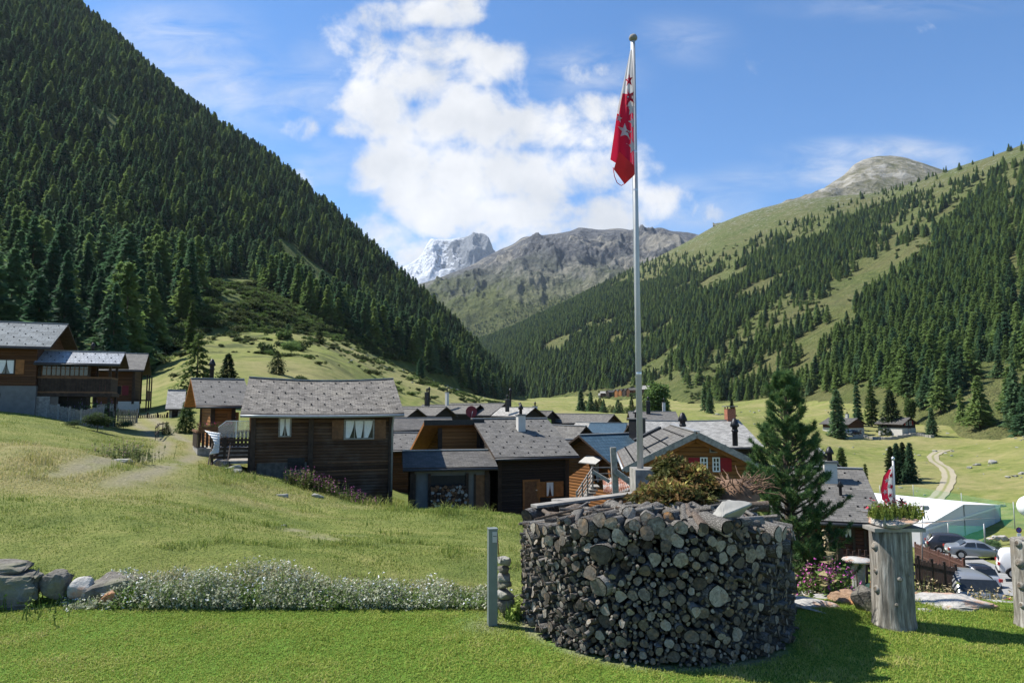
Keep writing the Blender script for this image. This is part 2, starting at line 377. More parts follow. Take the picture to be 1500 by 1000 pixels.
g_ = t.new('ShaderNodeNewGeometry'); pos = g_.outputs['Position']; nrm = g_.outputs['Normal']
n1_ = t.noise(.0042, 8, pos, .68, .6); n2_ = t.noise(.035, 6, pos, .72)
sep = t.new('ShaderNodeSeparateXYZ'); t.link(pos, sep.inputs[0]); sn = t.new('ShaderNodeSeparateXYZ'); t.link(nrm, sn.inputs[0])
rock = t.ramp(n2_, [(.3, (.060, .064, .072)), (.5, (.125, .13, .138)), (.7, (.25, .25, .248))])
scree = t.ramp(n2_, [(.3, (.24, .225, .19)), (.7, (.36, .34, .29))])
rock = t.mix(t.mrange(n1_, .52, .60), rock, scree)
grass = t.ramp(n2_, [(.35, (.075, .10, .032)), (.65, (.16, .175, .065))])
gfac = t.math('MULTIPLY', t.mrange(t.math('ADD', sep.outputs[2], t.math('MULTIPLY', n1_, 500)), 1000, 700), t.mrange(sn.outputs[2], .30, .58))
c = t.mix(gfac, rock, grass)
t.link(c, b.inputs['Base Color']); t.link(t.bump(t.math('ADD', n2_, t.math('MULTIPLY', n1_, .5)), 1, 45), b.inputs['Normal'])
tag(RM.mesh('rock_massif', m), 'grey craggy rock massif closing the valley behind the village', 'mountain', kind='structure')
# --- the snow peak
SP_ = Sheet([
  [(500,470,6800),(600,450,6900),(700,440,7000),(850,430,7000)],
  [(500,440,7600),(575,412,7700),(600,402,7700),(640,398,7700),(700,395,7700),(760,400,7700),(850,400,7700)],
  [(500,430,8300),(560,405,8400),(588,392,8400),(604,384,8400),(618,372,8400),(626,356,8400),(632,349,8400),(642,351,8400),(656,351,8400),(668,350,8400),(690,347,8400),(706,346,8400),(716,352,8400),(722,364,8450),(740,378,8500),(780,395,8500),(850,410,8500)],
  [(500,470,9000),(700,460,9200),(850,470,9000)]], -.27, .10, 240, [24, 100, 8],
  lambda X, Y, T: (330 * (ridged(X/420, Y/900, 81, 5) - .45) + 70 * fbm(X/160, Y/160, 85, 4)) * sstep(T, .4, 1.2) * (1 - .84 * sstep(T, 1.65, 2)))
m, t, b = mat_new('snowy_rock', .9, 0, .2)
g_ = t.new('ShaderNodeNewGeometry'); pos = g_.outputs['Position']; nrm = g_.outputs['Normal']
n1_ = t.noise(.006, 6, pos, .65); n2_ = t.noise(.03, 6, pos, .7)
mp = t.new('ShaderNodeMapping'); mp.inputs['Scale'].default_value = (.006, .006, .03); t.link(pos, mp.inputs[0])
n3_ = t.noise(1.0, 5, mp.outputs[0], .7, 1.0)
rock = t.ramp(n2_, [(.3, (.12, .135, .155)), (.7, (.30, .32, .345))])  # darker blue rock, with distance haze put into the colour
sep = t.new('ShaderNodeSeparateXYZ'); t.link(pos, sep.inputs[0]); sn = t.new('ShaderNodeSeparateXYZ'); t.link(nrm, sn.inputs[0])
sa = t.math('ADD', t.math('MULTIPLY', t.math('DIVIDE', sep.outputs[0], sep.outputs[1]), -9.0), -.92)   # the glacier hangs on the west side
f = t.math('ADD', t.math('ADD', t.math('MULTIPLY', sn.outputs[2], .9), sa), t.math('MULTIPLY', t.math('SUBTRACT', n3_, .5), 1.1))
c = t.mix(t.mrange(f, .46, .60), rock, (.66, .69, .73))  # snow dimmed and blued in the colour to suggest far haze
t.link(c, b.inputs['Base Color']); t.link(t.bump(t.math('ADD', n2_, n1_), 1, 50), b.inputs['Normal'])
tag(SP_.mesh('snow_peak', m), 'far snow-covered peak with a glacier at the head of the valley', 'mountain', kind='structure')

# ================================================================== FOREST
def leaf_mat(name, c0, c1, c2, rough=.8, trans=.48):
    m, t, b = mat_new(name, rough, 0, .25)
    oi = t.new('ShaderNodeObjectInfo'); tc = t.new('ShaderNodeTexCoord')
    n = t.noise(2.2, 3, tc.outputs['Object'], .6)
    f = t.math('ADD', t.math('MULTIPLY', oi.outputs['Random'], .6), t.math('MULTIPLY', n, .45))
    c = t.ramp(f, [(.15, c0), (.5, c1), (.9, c2)])
    t.link(c, b.inputs['Base Color'])
    tr = t.new('ShaderNodeBsdfTranslucent'); mx = t.new('ShaderNodeMixShader'); mx.inputs[0].default_value = trans
    t.link(c, tr.inputs['Color']); t.link(b.outputs[0], mx.inputs[1]); t.link(tr.outputs[0], mx.inputs[2])
    t.link(mx.outputs[0], t.n['Material Output'].inputs['Surface'])
    return m
M_CON = leaf_mat('conifer_needles', (.033, .084, .046), (.068, .136, .064), (.128, .21, .09))
M_LARCH = leaf_mat('larch_needles', (.10, .165, .05), (.15, .23, .068), (.21, .29, .09))
M_TRUNK = mat_plain('tree_bark', (.10, .075, .055), .95, var=.4, scale=6)
def spray_tris(P, D, size, g, droop=.25):
    """one leaf clump triangle at P pointing along D"""
    n = len(P); D = D / np.linalg.norm(D, axis=1, keepdims=True)
    up = g.normal(0, .45, (n, 3)) + np.array([0, 0, 1.0]); S = np.cross(D, up); S /= np.linalg.norm(S, axis=1, keepdims=True) + 1e-9
    s = size[:, None]
    a = P - D * s * .5 + S * s * .48; c = P - D * s * .5 - S * s * .48; tip = P + D * s * .85; tip[:, 2] -= droop * size
    return np.stack([a, c, tip], 1)
def crown_tris(g, n, R0=.19, base=.05, power=.8, layers=0, per=4, size=.055, lean=0):
    t_ = base + (1 - base) * g.random(n) ** 1.05
    if layers: t_ = np.clip((np.floor(t_ * layers) + g.normal(.5, .17, n)) / layers, base, 1)
    az = g.random(n) * 2 * np.pi
    lob = 1 + .22 * np.sin(az * 2 + g.random() * 6 + t_ * 7) + .14 * np.sin(az * 3 + t_ * 13)
    rr = R0 * (1.02 - t_) ** power * np.minimum(1, (t_ - base * .3) * 9 + .35) * lob * g.uniform(.58, 1.2, n)
    out = []
    for k in range(per):
        q = g.uniform(.30, 1.0, n) ** .8
        r = rr * q; z = t_ - .35 * r * (.3 + q) + g.normal(0, .008, n)
        P = np.stack([r * np.cos(az) + g.normal(0, .007, n), r * np.sin(az) + g.normal(0, .007, n), z], 1)
        a2 = az + g.normal(0, .5, n)
        D = np.stack([np.cos(a2), np.sin(a2), g.normal(.12, .35, n)], 1)
        out.append(spray_tris(P, D, size * g.uniform(.6, 1.25, n) * (1.15 - .5 * t_), g))
    tp = np.array([[[-.008, 0, .94], [.008, 0, .94], [0, 0, 1.02]], [[0, -.008, .94], [0, .008, .94], [0, 0, 1.02]]])
    return np.concatenate(out + [tp])
def trunk_tube(h=.9, r=.012, seg=6):
    an = np.arange(seg) * 2 * np.pi / seg
    V = np.concatenate([np.stack([r * np.cos(an), r * np.sin(an), np.full(seg, -.04)], 1), np.stack([r * .25 * np.cos(an), r * .25 * np.sin(an), np.full(seg, h)], 1)])
    F = np.array([[k, (k + 1) % seg, seg + (k + 1) % seg, seg + k] for k in range(seg)])
    return V, F
def tris_mesh(name, T, mat, parent=None, extra=None, emat=None):
    V = T.reshape(-1, 3); F = np.arange(len(V)); n = len(T)
    if extra is None: return mesh_np(name, V, F, 3, mat, parent=parent)
    V2, F2 = extra
    return mesh_np(name, np.concatenate([V, V2]), np.concatenate([F, (F2 + len(V)).ravel()]), np.concatenate([np.full(n, 3), np.full(len(F2), 4)]),
                   [mat, emat], np.concatenate([np.zeros(n), np.ones(len(F2))]), parent=parent)
# scatter
g = np.random.default_rng(3)
def lf_points():
    x, y, z, tt = LF.sample(90000, .15, 3.25, g); px, py = proj(x, y, z)
    k = np.ones(len(x), bool)
    gap = fbm(x / 70, y / 70, 91, 4)
    # open scrubby lobe at the forest edge and the meadow below it
    k &= ~inpoly(px, py, [(175, 560), (262, 478), (305, 420), (352, 400), (425, 448), (475, 474), (560, 512), (640, 552), (720, 588), (640, 640), (150, 660)])
    k &= ~((gap > .42) & (tt < 2.9) & (py > 150))
    k &= ~((px > 735) & (py > 580))
    x, y, z = x[k], y[k], z[k]
    i = thin(x, y, 6.9); return x[i], y[i], z[i]
def rf_points():
    x, y, z, tt = RF.sample(230000, .0, 2.98, g); px, py = proj(x, y, z)
    upper = np.interp(px, [560, 690, 760, 827, 870, 940, 993, 1060, 1106, 1148, 1211, 1274, 1345, 1442, 1500, 1900], [505, 492, 470, 440, 424, 412, 398, 400, 378, 352, 335, 305, 280, 255, 243, 130])
    lower = np.interp(px, [560, 750, 853, 940, 987, 1056, 1156, 1215, 1274, 1312, 1358, 1400, 1500, 1900], [640, 590, 574, 563, 566, 588, 588, 577, 560, 578, 600, 618, 648, 700])
    nz = fbm(x / 60, y / 60, 95, 4) * 14
    k = (py > upper + nz) & (py < lower + nz * .35)
    mid = np.interp(px, [870, 1034, 1119, 1232, 1341, 1400, 1438], [610, 552, 470, 432, 366, 300, 268])   # the open band
    wid = np.interp(px, [870, 1034, 1119, 1232, 1341, 1400, 1450], [10, 26, 24, 20, 15, 12, 6])
    k &= ~((np.abs(py - mid + nz * .4) < wid) & (px > 930) & (px < 1460) & (g.random(len(px)) > .07))
    k &= fbm(x / 95, y / 75, 97, 5) < .33
    k &= ~inpoly(px, py, [(1215, 440), (1260, 418), (1250, 470), (1220, 470)])
    thinv = np.interp(py - upper, [0, 60], [.45, 1.0]); k &= g.random(len(px)) < thinv
    # stragglers above the treeline
    k |= (py > upper - 26) & (py < upper) & (g.random(len(px)) < .03)
    x, y, z = x[k], y[k], z[k]; i = thin(x, y, 5.9); return x[i], y[i], z[i]
def rm_points():
    x, y, z, tt = RM.sample(40000, 0, 1.2, g); px, py = proj(x, y, z)
    k = (py > np.interp(px, [600, 690, 760, 830, 880], [520, 480, 452, 430, 415]) + 16 * fbm(x / 150, y / 150, 99, 3)) & (g.random(len(x)) < .35)
    x, y, z = x[k], y[k], z[k]; i = thin(x, y, 11); return x[i], y[i], z[i]
LX = lf_points(); RX = rf_points(); MX = rm_points()
P = np.concatenate([np.stack(LX, 1), np.stack(RX, 1), np.stack(MX, 1)]); side = np.concatenate([np.zeros(len(LX[0])), np.ones(len(RX[0])), np.full(len(MX[0]), 2)])
Ht = g.uniform(11, 21, len(P)) * np.where(side == 0, 1.0, .88) * np.interp(P[:, 2], [0, 250, 600], [1.05, .98, .80]) * np.where(side == 2, .7, 1)
small = g.random(len(P)) < .22; Ht[small] *= .58
var = g.integers(0, 6, len(P)); var = np.where((side > 0) & (g.random(len(P)) < .45), np.where(var < 3, 2, 5), var); rot = g.random(len(P)) * 6.28; wd = g.uniform(.78, 1.35, len(P))
ppx, ppy = proj(P[:, 0], P[:, 1], P[:, 2] + Ht * .6)
infr = (ppx > -10) & (ppx < 1510) & (ppy > -15) & (ppy < 640)
score = np.where(infr, Ht / P[:, 1], 0) 
# hidden behind the trees right in front of them: keep the ones with a clear top
order = np.argsort(-score); pick = []
cells = {}
for i in order[:2600]:
    top = proj(P[i, 0], P[i, 1], P[i, 2] + Ht[i])
    cx, cy = int(top[0] // 7), int(top[1] // 9)
    if (cx, cy) in cells: continue
    cells[(cx, cy)] = 1; pick.append(i)
    if len(pick) >= 296: break
pick = np.array(pick)
protos = []
for k in range(6):
    gg = np.random.default_rng(200 + k)
    T = crown_tris(gg, 430, R0=[.25, .27, .22, .29, .24, .26][k], base=[.06, .05, .10, .04, .08, .12][k], power=[.85, .95, .7, .8, 1.0, .75][k], layers=[11, 14, 9, 12, 10, 13][k], per=4, size=[.066, .068, .060, .072, .064, .070][k])
    o = tris_mesh('forest_conifer', T, M_LARCH if k in (2, 5) else M_CON, extra=trunk_tube(), emat=M_TRUNK)
    protos.append(o)
LABF = ['dark green conifer among the nearest tall trees of the left mountainside forest', 'mid green conifer among the nearest tall trees of the right mountainside forest', 'small distant conifer below the grey rock massif']
GRPF = ['conifers of the left forest', 'conifers of the right forest', 'conifers below the massif']
used = set()
for i in pick:
    v = int(var[i])
    if v not in used: o = protos[v]; used.add(v)
    else: o = put(protos[v].copy())
    o.location = P[i]; o.rotation_euler = (0, 0, rot[i]); o.scale = (Ht[i] * wd[i], Ht[i] * wd[i], Ht[i])
    tag(o, LABF[int(side[i])], 'tree', GRPF[int(side[i])])
rest = np.setdiff1d(np.arange(len(P)), pick)
print('forest', len(P), 'rest', len(rest), 'protos', used)
def gn_scatter(name, pts, rz, sc, idx, sources, label, cat):
    me = bpy.data.meshes.new(name); me.vertices.add(len(pts)); me.vertices.foreach_set('co', np.asarray(pts, np.float32).ravel())
    for nm, ty, key, arr in (('rz', 'FLOAT_VECTOR', 'vector', rz), ('sc', 'FLOAT_VECTOR', 'vector', sc)):
        A = me.attributes.new(nm, ty, 'POINT'); A.data.foreach_set(key, np.asarray(arr, np.float32).ravel())
    A = me.attributes.new('idx', 'INT', 'POINT'); A.data.foreach_set('value', np.asarray(idx, np.int32))
    o = put(bpy.data.objects.new(name, me)); tag(o, label, cat, kind='stuff')
    tr = bpy.data.node_groups.new(name + '_nodes', 'GeometryNodeTree')
    tr.interface.new_socket('Geometry', in_out='INPUT', socket_type='NodeSocketGeometry'); tr.interface.new_socket('Geometry', in_out='OUTPUT', socket_type='NodeSocketGeometry')
    N = NT(tr); gi = N.new('NodeGroupInput'); go = N.new('NodeGroupOutput'); jn = N.new('GeometryNodeJoinGeometry'); ip = N.new('GeometryNodeInstanceOnPoints')
    for s in reversed(sources):
        oi = N.new('GeometryNodeObjectInfo'); oi.inputs['Object'].default_value = s; oi.inputs['As Instance'].default_value = True
        N.link(oi.outputs['Geometry'], jn.inputs[0])
    def na(nm, ty):
        n = N.new('GeometryNodeInputNamedAttribute', data_type=ty); n.inputs[0].default_value = nm; return n.outputs[0]
    N.link(gi.outputs[0], ip.inputs['Points']); N.link(jn.outputs[0], ip.inputs['Instance']); ip.inputs['Pick Instance'].default_value = True
    N.link(na('idx', 'INT'), ip.inputs['Instance Index']); N.link(na('rz', 'FLOAT_VECTOR'), ip.inputs['Rotation']); N.link(na('sc', 'FLOAT_VECTOR'), ip.inputs['Scale'])
    N.link(ip.outputs[0], go.inputs[0])
    mo = o.modifiers.new('scatter', 'NODES'); mo.node_group = tr
    return o
z0 = np.zeros(len(rest))
gn_scatter('distant_forest', P[rest], np.stack([z0, z0, rot[rest]], 1), np.stack([Ht[rest] * wd[rest]] * 2 + [Ht[rest]], 1), var[rest], protos,
           'mass of smaller dark conifers covering the mountainsides on both sides of the valley', 'forest')
# ================================================================== MESH BUILDER
class MB:
    def __init__(s): s.v = []; s.f = []; s.m = []; s.uv = []; s.sm = []; s.X = None
    def _p(s, p):
        p = Vector(p); return s.X @ p if s.X is not None else p
    def face(s, pts, mat, uvs=None, smooth=False):
        i = len(s.v); s.v += [tuple(s._p(p)) for p in pts]; n = len(pts)
        s.f.append(list(range(i, i + n))); s.m.append(mat); s.sm.append(smooth)
        if uvs is None:
            p0, p1, pn = Vector(pts[0]), Vector(pts[1]), Vector(pts[-1]); U = (p1 - p0); lu = U.length or 1; U = U / lu
            V = (pn - p0); V = V - U * V.dot(U); lv = V.length or 1; V = V / lv
            uvs = [((Vector(p) - p0).dot(U), (Vector(p) - p0).dot(V)) for p in pts]
        s.uv += uvs
    def box(s, x0, x1, y0, y1, z0, z1, mat, skip=''):
        if 'f' not in skip: s.face([(x0,y0,z0),(x1,y0,z0),(x1,y0,z1),(x0,y0,z1)], mat, [(x0,z0),(x1,z0),(x1,z1),(x0,z1)])
        if 'k' not in skip: s.face([(x1,y1,z0),(x0,y1,z0),(x0,y1,z1),(x1,y1,z1)], mat, [(x1,z0),(x0,z0),(x0,z1),(x1,z1)])
        if 'l' not in skip: s.face([(x0,y1,z0),(x0,y0,z0),(x0,y0,z1),(x0,y1,z1)], mat, [(y1,z0),(y0,z0),(y0,z1),(y1,z1)])
        if 'r' not in skip: s.face([(x1,y0,z0),(x1,y1,z0),(x1,y1,z1),(x1,y0,z1)], mat, [(y0,z0),(y1,z0),(y1,z1),(y0,z1)])
        if 't' not in skip: s.face([(x0,y0,z1),(x1,y0,z1),(x1,y1,z1),(x0,y1,z1)], mat)
        if 'b' not in skip: s.face([(x0,y1,z0),(x1,y1,z0),(x1,y0,z0),(x0,y0,z0)], mat)
        return s
    def beam(s, a, b, w, h, mat, up=(0, 0, 1)):
        """square bar from a to b"""
        a = Vector(a); b = Vector(b); d = (b - a).normalized(); up = Vector(up)
        if abs(d.dot(up)) > .98: up = Vector((0, 1, 0))
        S = d.cross(up).normalized() * w / 2; U = S.cross(d).normalized() * h / 2
        c = [a - S - U, a + S - U, a + S + U, a - S + U, b - S - U, b + S - U, b + S + U, b - S + U]
        for q in ((0,1,5,4),(1,2,6,5),(2,3,7,6),(3,0,4,7),(3,2,1,0),(4,5,6,7)): s.face([c[k] for k in q], mat)
        return s
    def tube(s, pts, rads, mat, n=8, caps=True, cmat=None, smooth=True):
        pts = [Vector(p) for p in pts]; rads = [rads] * len(pts) if not hasattr(rads, '__len__') else rads
        rings = []; prev = None
        for k, p in enumerate(pts):
            d = (pts[min(k + 1, len(pts) - 1)] - pts[max(k - 1, 0)]).normalized()
            if prev is None:
                up = Vector((0, 0, 1)) if abs(d.z) < .95 else Vector((1, 0, 0)); S = d.cross(up).normalized()
            else: S = (prev - d * prev.dot(d)).normalized()
            prev = S; U = d.cross(S)
            rings.append([p + (S * math.cos(2*math.pi*j/n) + U * math.sin(2*math.pi*j/n)) * rads[k] for j in range(n)])
        base = len(s.v)
        for rg in rings: s.v += [tuple(s._p(q)) for q in rg]
        L = 0
        for k in range(len(pts) - 1):
            l2 = L + (pts[k + 1] - pts[k]).length
            for j in range(n):
                j2 = (j + 1) % n
                s.f.append([base + k*n + j, base + k*n + j2, base + (k+1)*n + j2, base + (k+1)*n + j]); s.m.append(mat); s.sm.append(smooth)
                s.uv += [(j / n, L), ((j + 1) / n, L), ((j + 1) / n, l2), (j / n, l2)]
            L = l2
        if caps:
            for k, rev in ((0, False), (len(pts) - 1, True)):
                r = list(range(base + k*n, base + k*n + n)); r = r if rev else r[::-1]
                s.f.append(r); s.m.append(cmat or mat); s.sm.append(False)
                for q in range(n):
                    an = 2 * math.pi * q / n; s.uv.append((.5 + .5 * math.cos(an), .5 + .5 * math.sin(an)))
        return s
    def lathe(s, prof, mat, n=16, smooth=True, c=(0, 0, 0)):
        base = len(s.v)
        for r, z in prof: s.v += [tuple(s._p((c[0] + r * math.cos(2*math.pi*j/n), c[1] + r * math.sin(2*math.pi*j/n), c[2] + z))) for j in range(n)]
        for k in range(len(prof) - 1):
            for j in range(n):
                j2 = (j + 1) % n; s.f.append([base + k*n + j, base + k*n + j2, base + (k+1)*n + j2, base + (k+1)*n + j]); s.m.append(mat); s.sm.append(smooth)
                s.uv += [(j / n, k), ((j + 1) / n, k), ((j + 1) / n, k + 1), (j / n, k + 1)]
        return s
    def slab(s, grid, th, mat, emat=None):
        """thick sheet from a (ny, nx) grid of top points, thickness downwards"""
        ny, nx = len(grid), len(grid[0]); dn = Vector((0, 0, -th)); emat = emat or mat
        for i in range(ny - 1):
            for j in range(nx - 1):
                q = [grid[i][j], grid[i][j+1], grid[i+1][j+1], grid[i+1][j]]
                p0 = Vector(grid[0][0]); U = (Vector(grid[0][-1]) - p0); lu = U.length; U /= lu
                uv = []
                for p, ii in zip(q, (i, i, i+1, i+1)):
                    r = Vector(p) - p0; uu = r.dot(U); uv.append((uu, (r - U * uu).length))
                s.face(q, mat, uv); s.face([Vector(p) + dn for p in reversed(q)], emat)
        for j in range(nx - 1):
            a, b = Vector(grid[0][j]), Vector(grid[0][j+1]); s.face([a + dn, b + dn, b, a], emat)
            a, b = Vector(grid[-1][j]), Vector(grid[-1][j+1]); s.face([b + dn, a + dn, a, b], emat)
        for i in range(ny - 1):
            a, b = Vector(grid[i][0]), Vector(grid[i+1][0]); s.face([b + dn, a + dn, a, b], emat)
            a, b = Vector(grid[i][-1]), Vector(grid[i+1][-1]); s.face([a + dn, b + dn, b, a], emat)
        return s
    def build(s, name, parent=None):
        mats = []; mi = []
        for m in s.m:
            if m not in mats: mats.append(m)
            mi.append(mats.index(m))
        return mesh_np(name, np.array(s.v), np.concatenate([np.array(f) for f in s.f]), np.array([len(f) for f in s.f]), mats, mi, np.array(s.sm), np.array(s.uv), parent=parent)
def part(name, parent, fn):
    b = MB(); fn(b); return b.build(name, parent)
# ------------------------------------------------------------------ building materials
def mat_slate(name, c0, c1, row=.16, width=.30, spots=0.0, lich=(.30, .28, .22), lf=.25, rough=.85, metal=0.0, mortar=.35):
    m, t, b = mat_new(name, rough, metal, .3)
    tc = t.new('ShaderNodeTexCoord'); bt = t.new('ShaderNodeTexBrick'); bt.offset = .5
    t.link(tc.outputs['UV'], bt.inputs['Vector']); bt.inputs['Scale'].default_value = 1; bt.inputs['Brick Width'].default_value = width; bt.inputs['Row Height'].default_value = row
    bt.inputs['Mortar Size'].default_value = .012; bt.inputs['Color1'].default_value = (0, 0, 0, 1); bt.inputs['Color2'].default_value = (1, 1, 1, 1); bt.inputs['Mortar'].default_value = (.5, .5, .5, 1)
    n = t.noise(3, 5, tc.outputs['UV'], .65); n2 = t.noise(.5, 4, tc.outputs['UV'], .6)
    f = t.math('ADD', t.math('MULTIPLY', bt.outputs['Color'], .55), t.math('MULTIPLY', n, .5))
    c = t.ramp(f, [(.2, c0), (.8, c1)])
    c = t.mix(t.mrange(n2, .5, .72, 0, lf), c, lich)
    c = t.mix(t.math('MULTIPLY', bt.outputs['Fac'], mortar), c, tuple(x * .25 for x in c0))
    t.link(c, b.inputs['Base Color'])
    sep = t.new('ShaderNodeSeparateXYZ'); t.link(tc.outputs['UV'], sep.inputs[0])
    saw = t.math('FRACT', t.math('DIVIDE', sep.outputs[1], row))
    h = t.math('ADD', t.math('ADD', t.math('MULTIPLY', saw, -.5), t.math('MULTIPLY', bt.outputs['Fac'], -.6)), t.math('MULTIPLY', t.math('ADD', bt.outputs['Color'], n), .35))
    t.link(t.bump(h, .8, .03), b.inputs['Normal'])
    return m
def mat_logs(name, c0, c1, plank=.2, rough=.85, weather=.3, wc=(.20, .18, .16), depth=.04):
    m, t, b = mat_new(name, rough, 0, .2)
    tc = t.new('ShaderNodeTexCoord'); sep = t.new('ShaderNodeSeparateXYZ'); t.link(tc.outputs['UV'], sep.inputs[0])
    pz = t.math('DIVIDE', sep.outputs[1], plank); fr = t.math('FRACT', pz); fl = t.math('FLOOR', pz)
    wn = t.new('ShaderNodeTexWhiteNoise', noise_dimensions='1D'); t.link(fl, wn.inputs['W'])
    mp = t.new('ShaderNodeMapping'); mp.inputs['Scale'].default_value = (.8, 12, 1); t.link(tc.outputs['UV'], mp.inputs[0])
    n = t.noise(1.2, 6, mp.outputs[0], .65); n2 = t.noise(.7, 4, tc.outputs['UV'], .6)
    f = t.math('ADD', t.math('MULTIPLY', wn.outputs[0], .4), t.math('MULTIPLY', n, .7))
    c = t.ramp(f, [(.25, c0), (.85, c1)])
    c = t.mix(t.mrange(n2, .48, .7, 0, weather), c, wc)
    gap = t.math('SUBTRACT', 1, t.mrange(t.math('ABSOLUTE', t.math('SUBTRACT', fr, .5)), .42, .5))
    c = t.mix(t.math('SUBTRACT', 1, gap), c, tuple(x * .25 for x in c0))
    t.link(c, b.inputs['Base Color'])
    rnd_ = t.math('SQRT', t.math('SUBTRACT', 1.02, t.math('POWER', t.math('SUBTRACT', t.math('MULTIPLY', fr, 2), 1), 2)))
    t.link(t.bump(t.math('ADD', rnd_, t.math('MULTIPLY', n, .25)), .9, depth), b.inputs['Normal'])
    return m
M_SLATE_OLD = mat_slate('old_stone_slate', (.07, .063, .054), (.215, .196, .168), .15, .26, lich=(.30, .27, .21), lf=.35, mortar=.6)
M_SLATE_PALE = mat_slate('pale_stone_slate', (.20, .193, .178), (.37, .358, .33), .2, .35, lf=.15)
M_SLATE = mat_slate('grey_slate', (.082, .078, .071), (.155, .147, .134), .18, .3, lf=.18)
M_SLATE_DK = mat_slate('dark_slate', (.056, .053, .049), (.108, .102, .095), .18, .3, lf=.18)
M_SLATE_BL = mat_slate('blue_grey_slate', (.085, .10, .105), (.16, .18, .188), .42, .55, lf=.08, mortar=.8)
M_METAL_BL = mat_slate('blue_metal_tile', (.030, .062, .085), (.055, .098, .130), .35, .25, lf=.05, rough=.45, mortar=.9)
M_METAL_SH = mat_slate('bright_sheet_roof', (.23, .24, .25), (.34, .355, .37), .5, .22, lf=.1, rough=.4, mortar=.7)
M_RIDGE = mat_plain('ridge_metal', (.34, .34, .33), .5, .4, .12)
M_GUT = mat_plain('dark_gutter', (.055, .055, .058), .5, .3, .2)
M_GUTG = mat_plain('grey_gutter', (.30, .31, .31), .5, .4, .15)
M_LOGDK = mat_logs('dark_larch_logs', (.030, .018, .012), (.095, .060, .038), .17, weather=.35, wc=(.15, .125, .105))
M_LOGOLD = mat_logs('weathered_barn_logs', (.032, .017, .010), (.115, .064, .036), .155, weather=.35, wc=(.17, .145, .12))
M_LOGBR = mat_logs('brown_log_wall', (.055, .025, .012), (.125, .058, .026), .18, weather=.15, wc=(.09, .055, .035))
M_LOGOR = mat_logs('orange_log_wall', (.17, .075, .026), (.31, .14, .048), .2, weather=.1, wc=(.22, .10, .04))
M_LOGBLK = mat_logs('black_brown_boards', (.022, .017, .014), (.048, .038, .032), .14, weather=.1, wc=(.05, .045, .04))
M_LOGRED = mat_logs('red_brown_boards', (.06, .025, .018), (.12, .05, .034), .14, weather=.1)
M_WOODOR = mat_plain('orange_wood', (.25, .105, .032), .7, 0, .3, 5)
M_WOODBR = mat_plain('brown_wood', (.15, .075, .035), .75, 0, .35, 5)
M_WOODDK = mat_plain('dark_wood', (.045, .030, .021), .85, 0, .4, 5)
M_WOODGR = mat_plain('grey_weathered_wood', (.24, .225, .20), .9, 0, .35, 7, bump=.4)
M_CONC = mat_plain('concrete', (.15, .148, .14), .9, 0, .15, 2.5, bump=.2)
M_STUC = mat_plain('pale_plaster', (.48, .465, .43), .9, 0, .08, 3)
M_STONE = mat_plain('masonry', (.30, .285, .25), .95, 0, .45, 5, bump=.6)
M_RED = mat_plain('red_shutter_paint', (.26, .008, .015), .55, 0, .1)
M_DKRED = mat_plain('dark_red_paint', (.13, .012, .018), .55, 0, .2)
M_WHITE = mat_plain('white_paint', (.78, .78, .76), .5, 0, .04)
M_CURT = mat_plain('white_curtain', (.72, .72, .70), .9, 0, .06)
M_GLASS = mat_plain('window_glass', (.022, .026, .030), .08, 0, .2, spec=.6)
M_BLACK = mat_plain('black_metal', (.025, .025, .027), .45, .5, .2)
M_BRICK = mat_plain('chimney_brick', (.25, .10, .06), .9, 0, .4, 9)
M_STEEL = mat_plain('steel', (.55, .56, .57), .35, .8, .08)
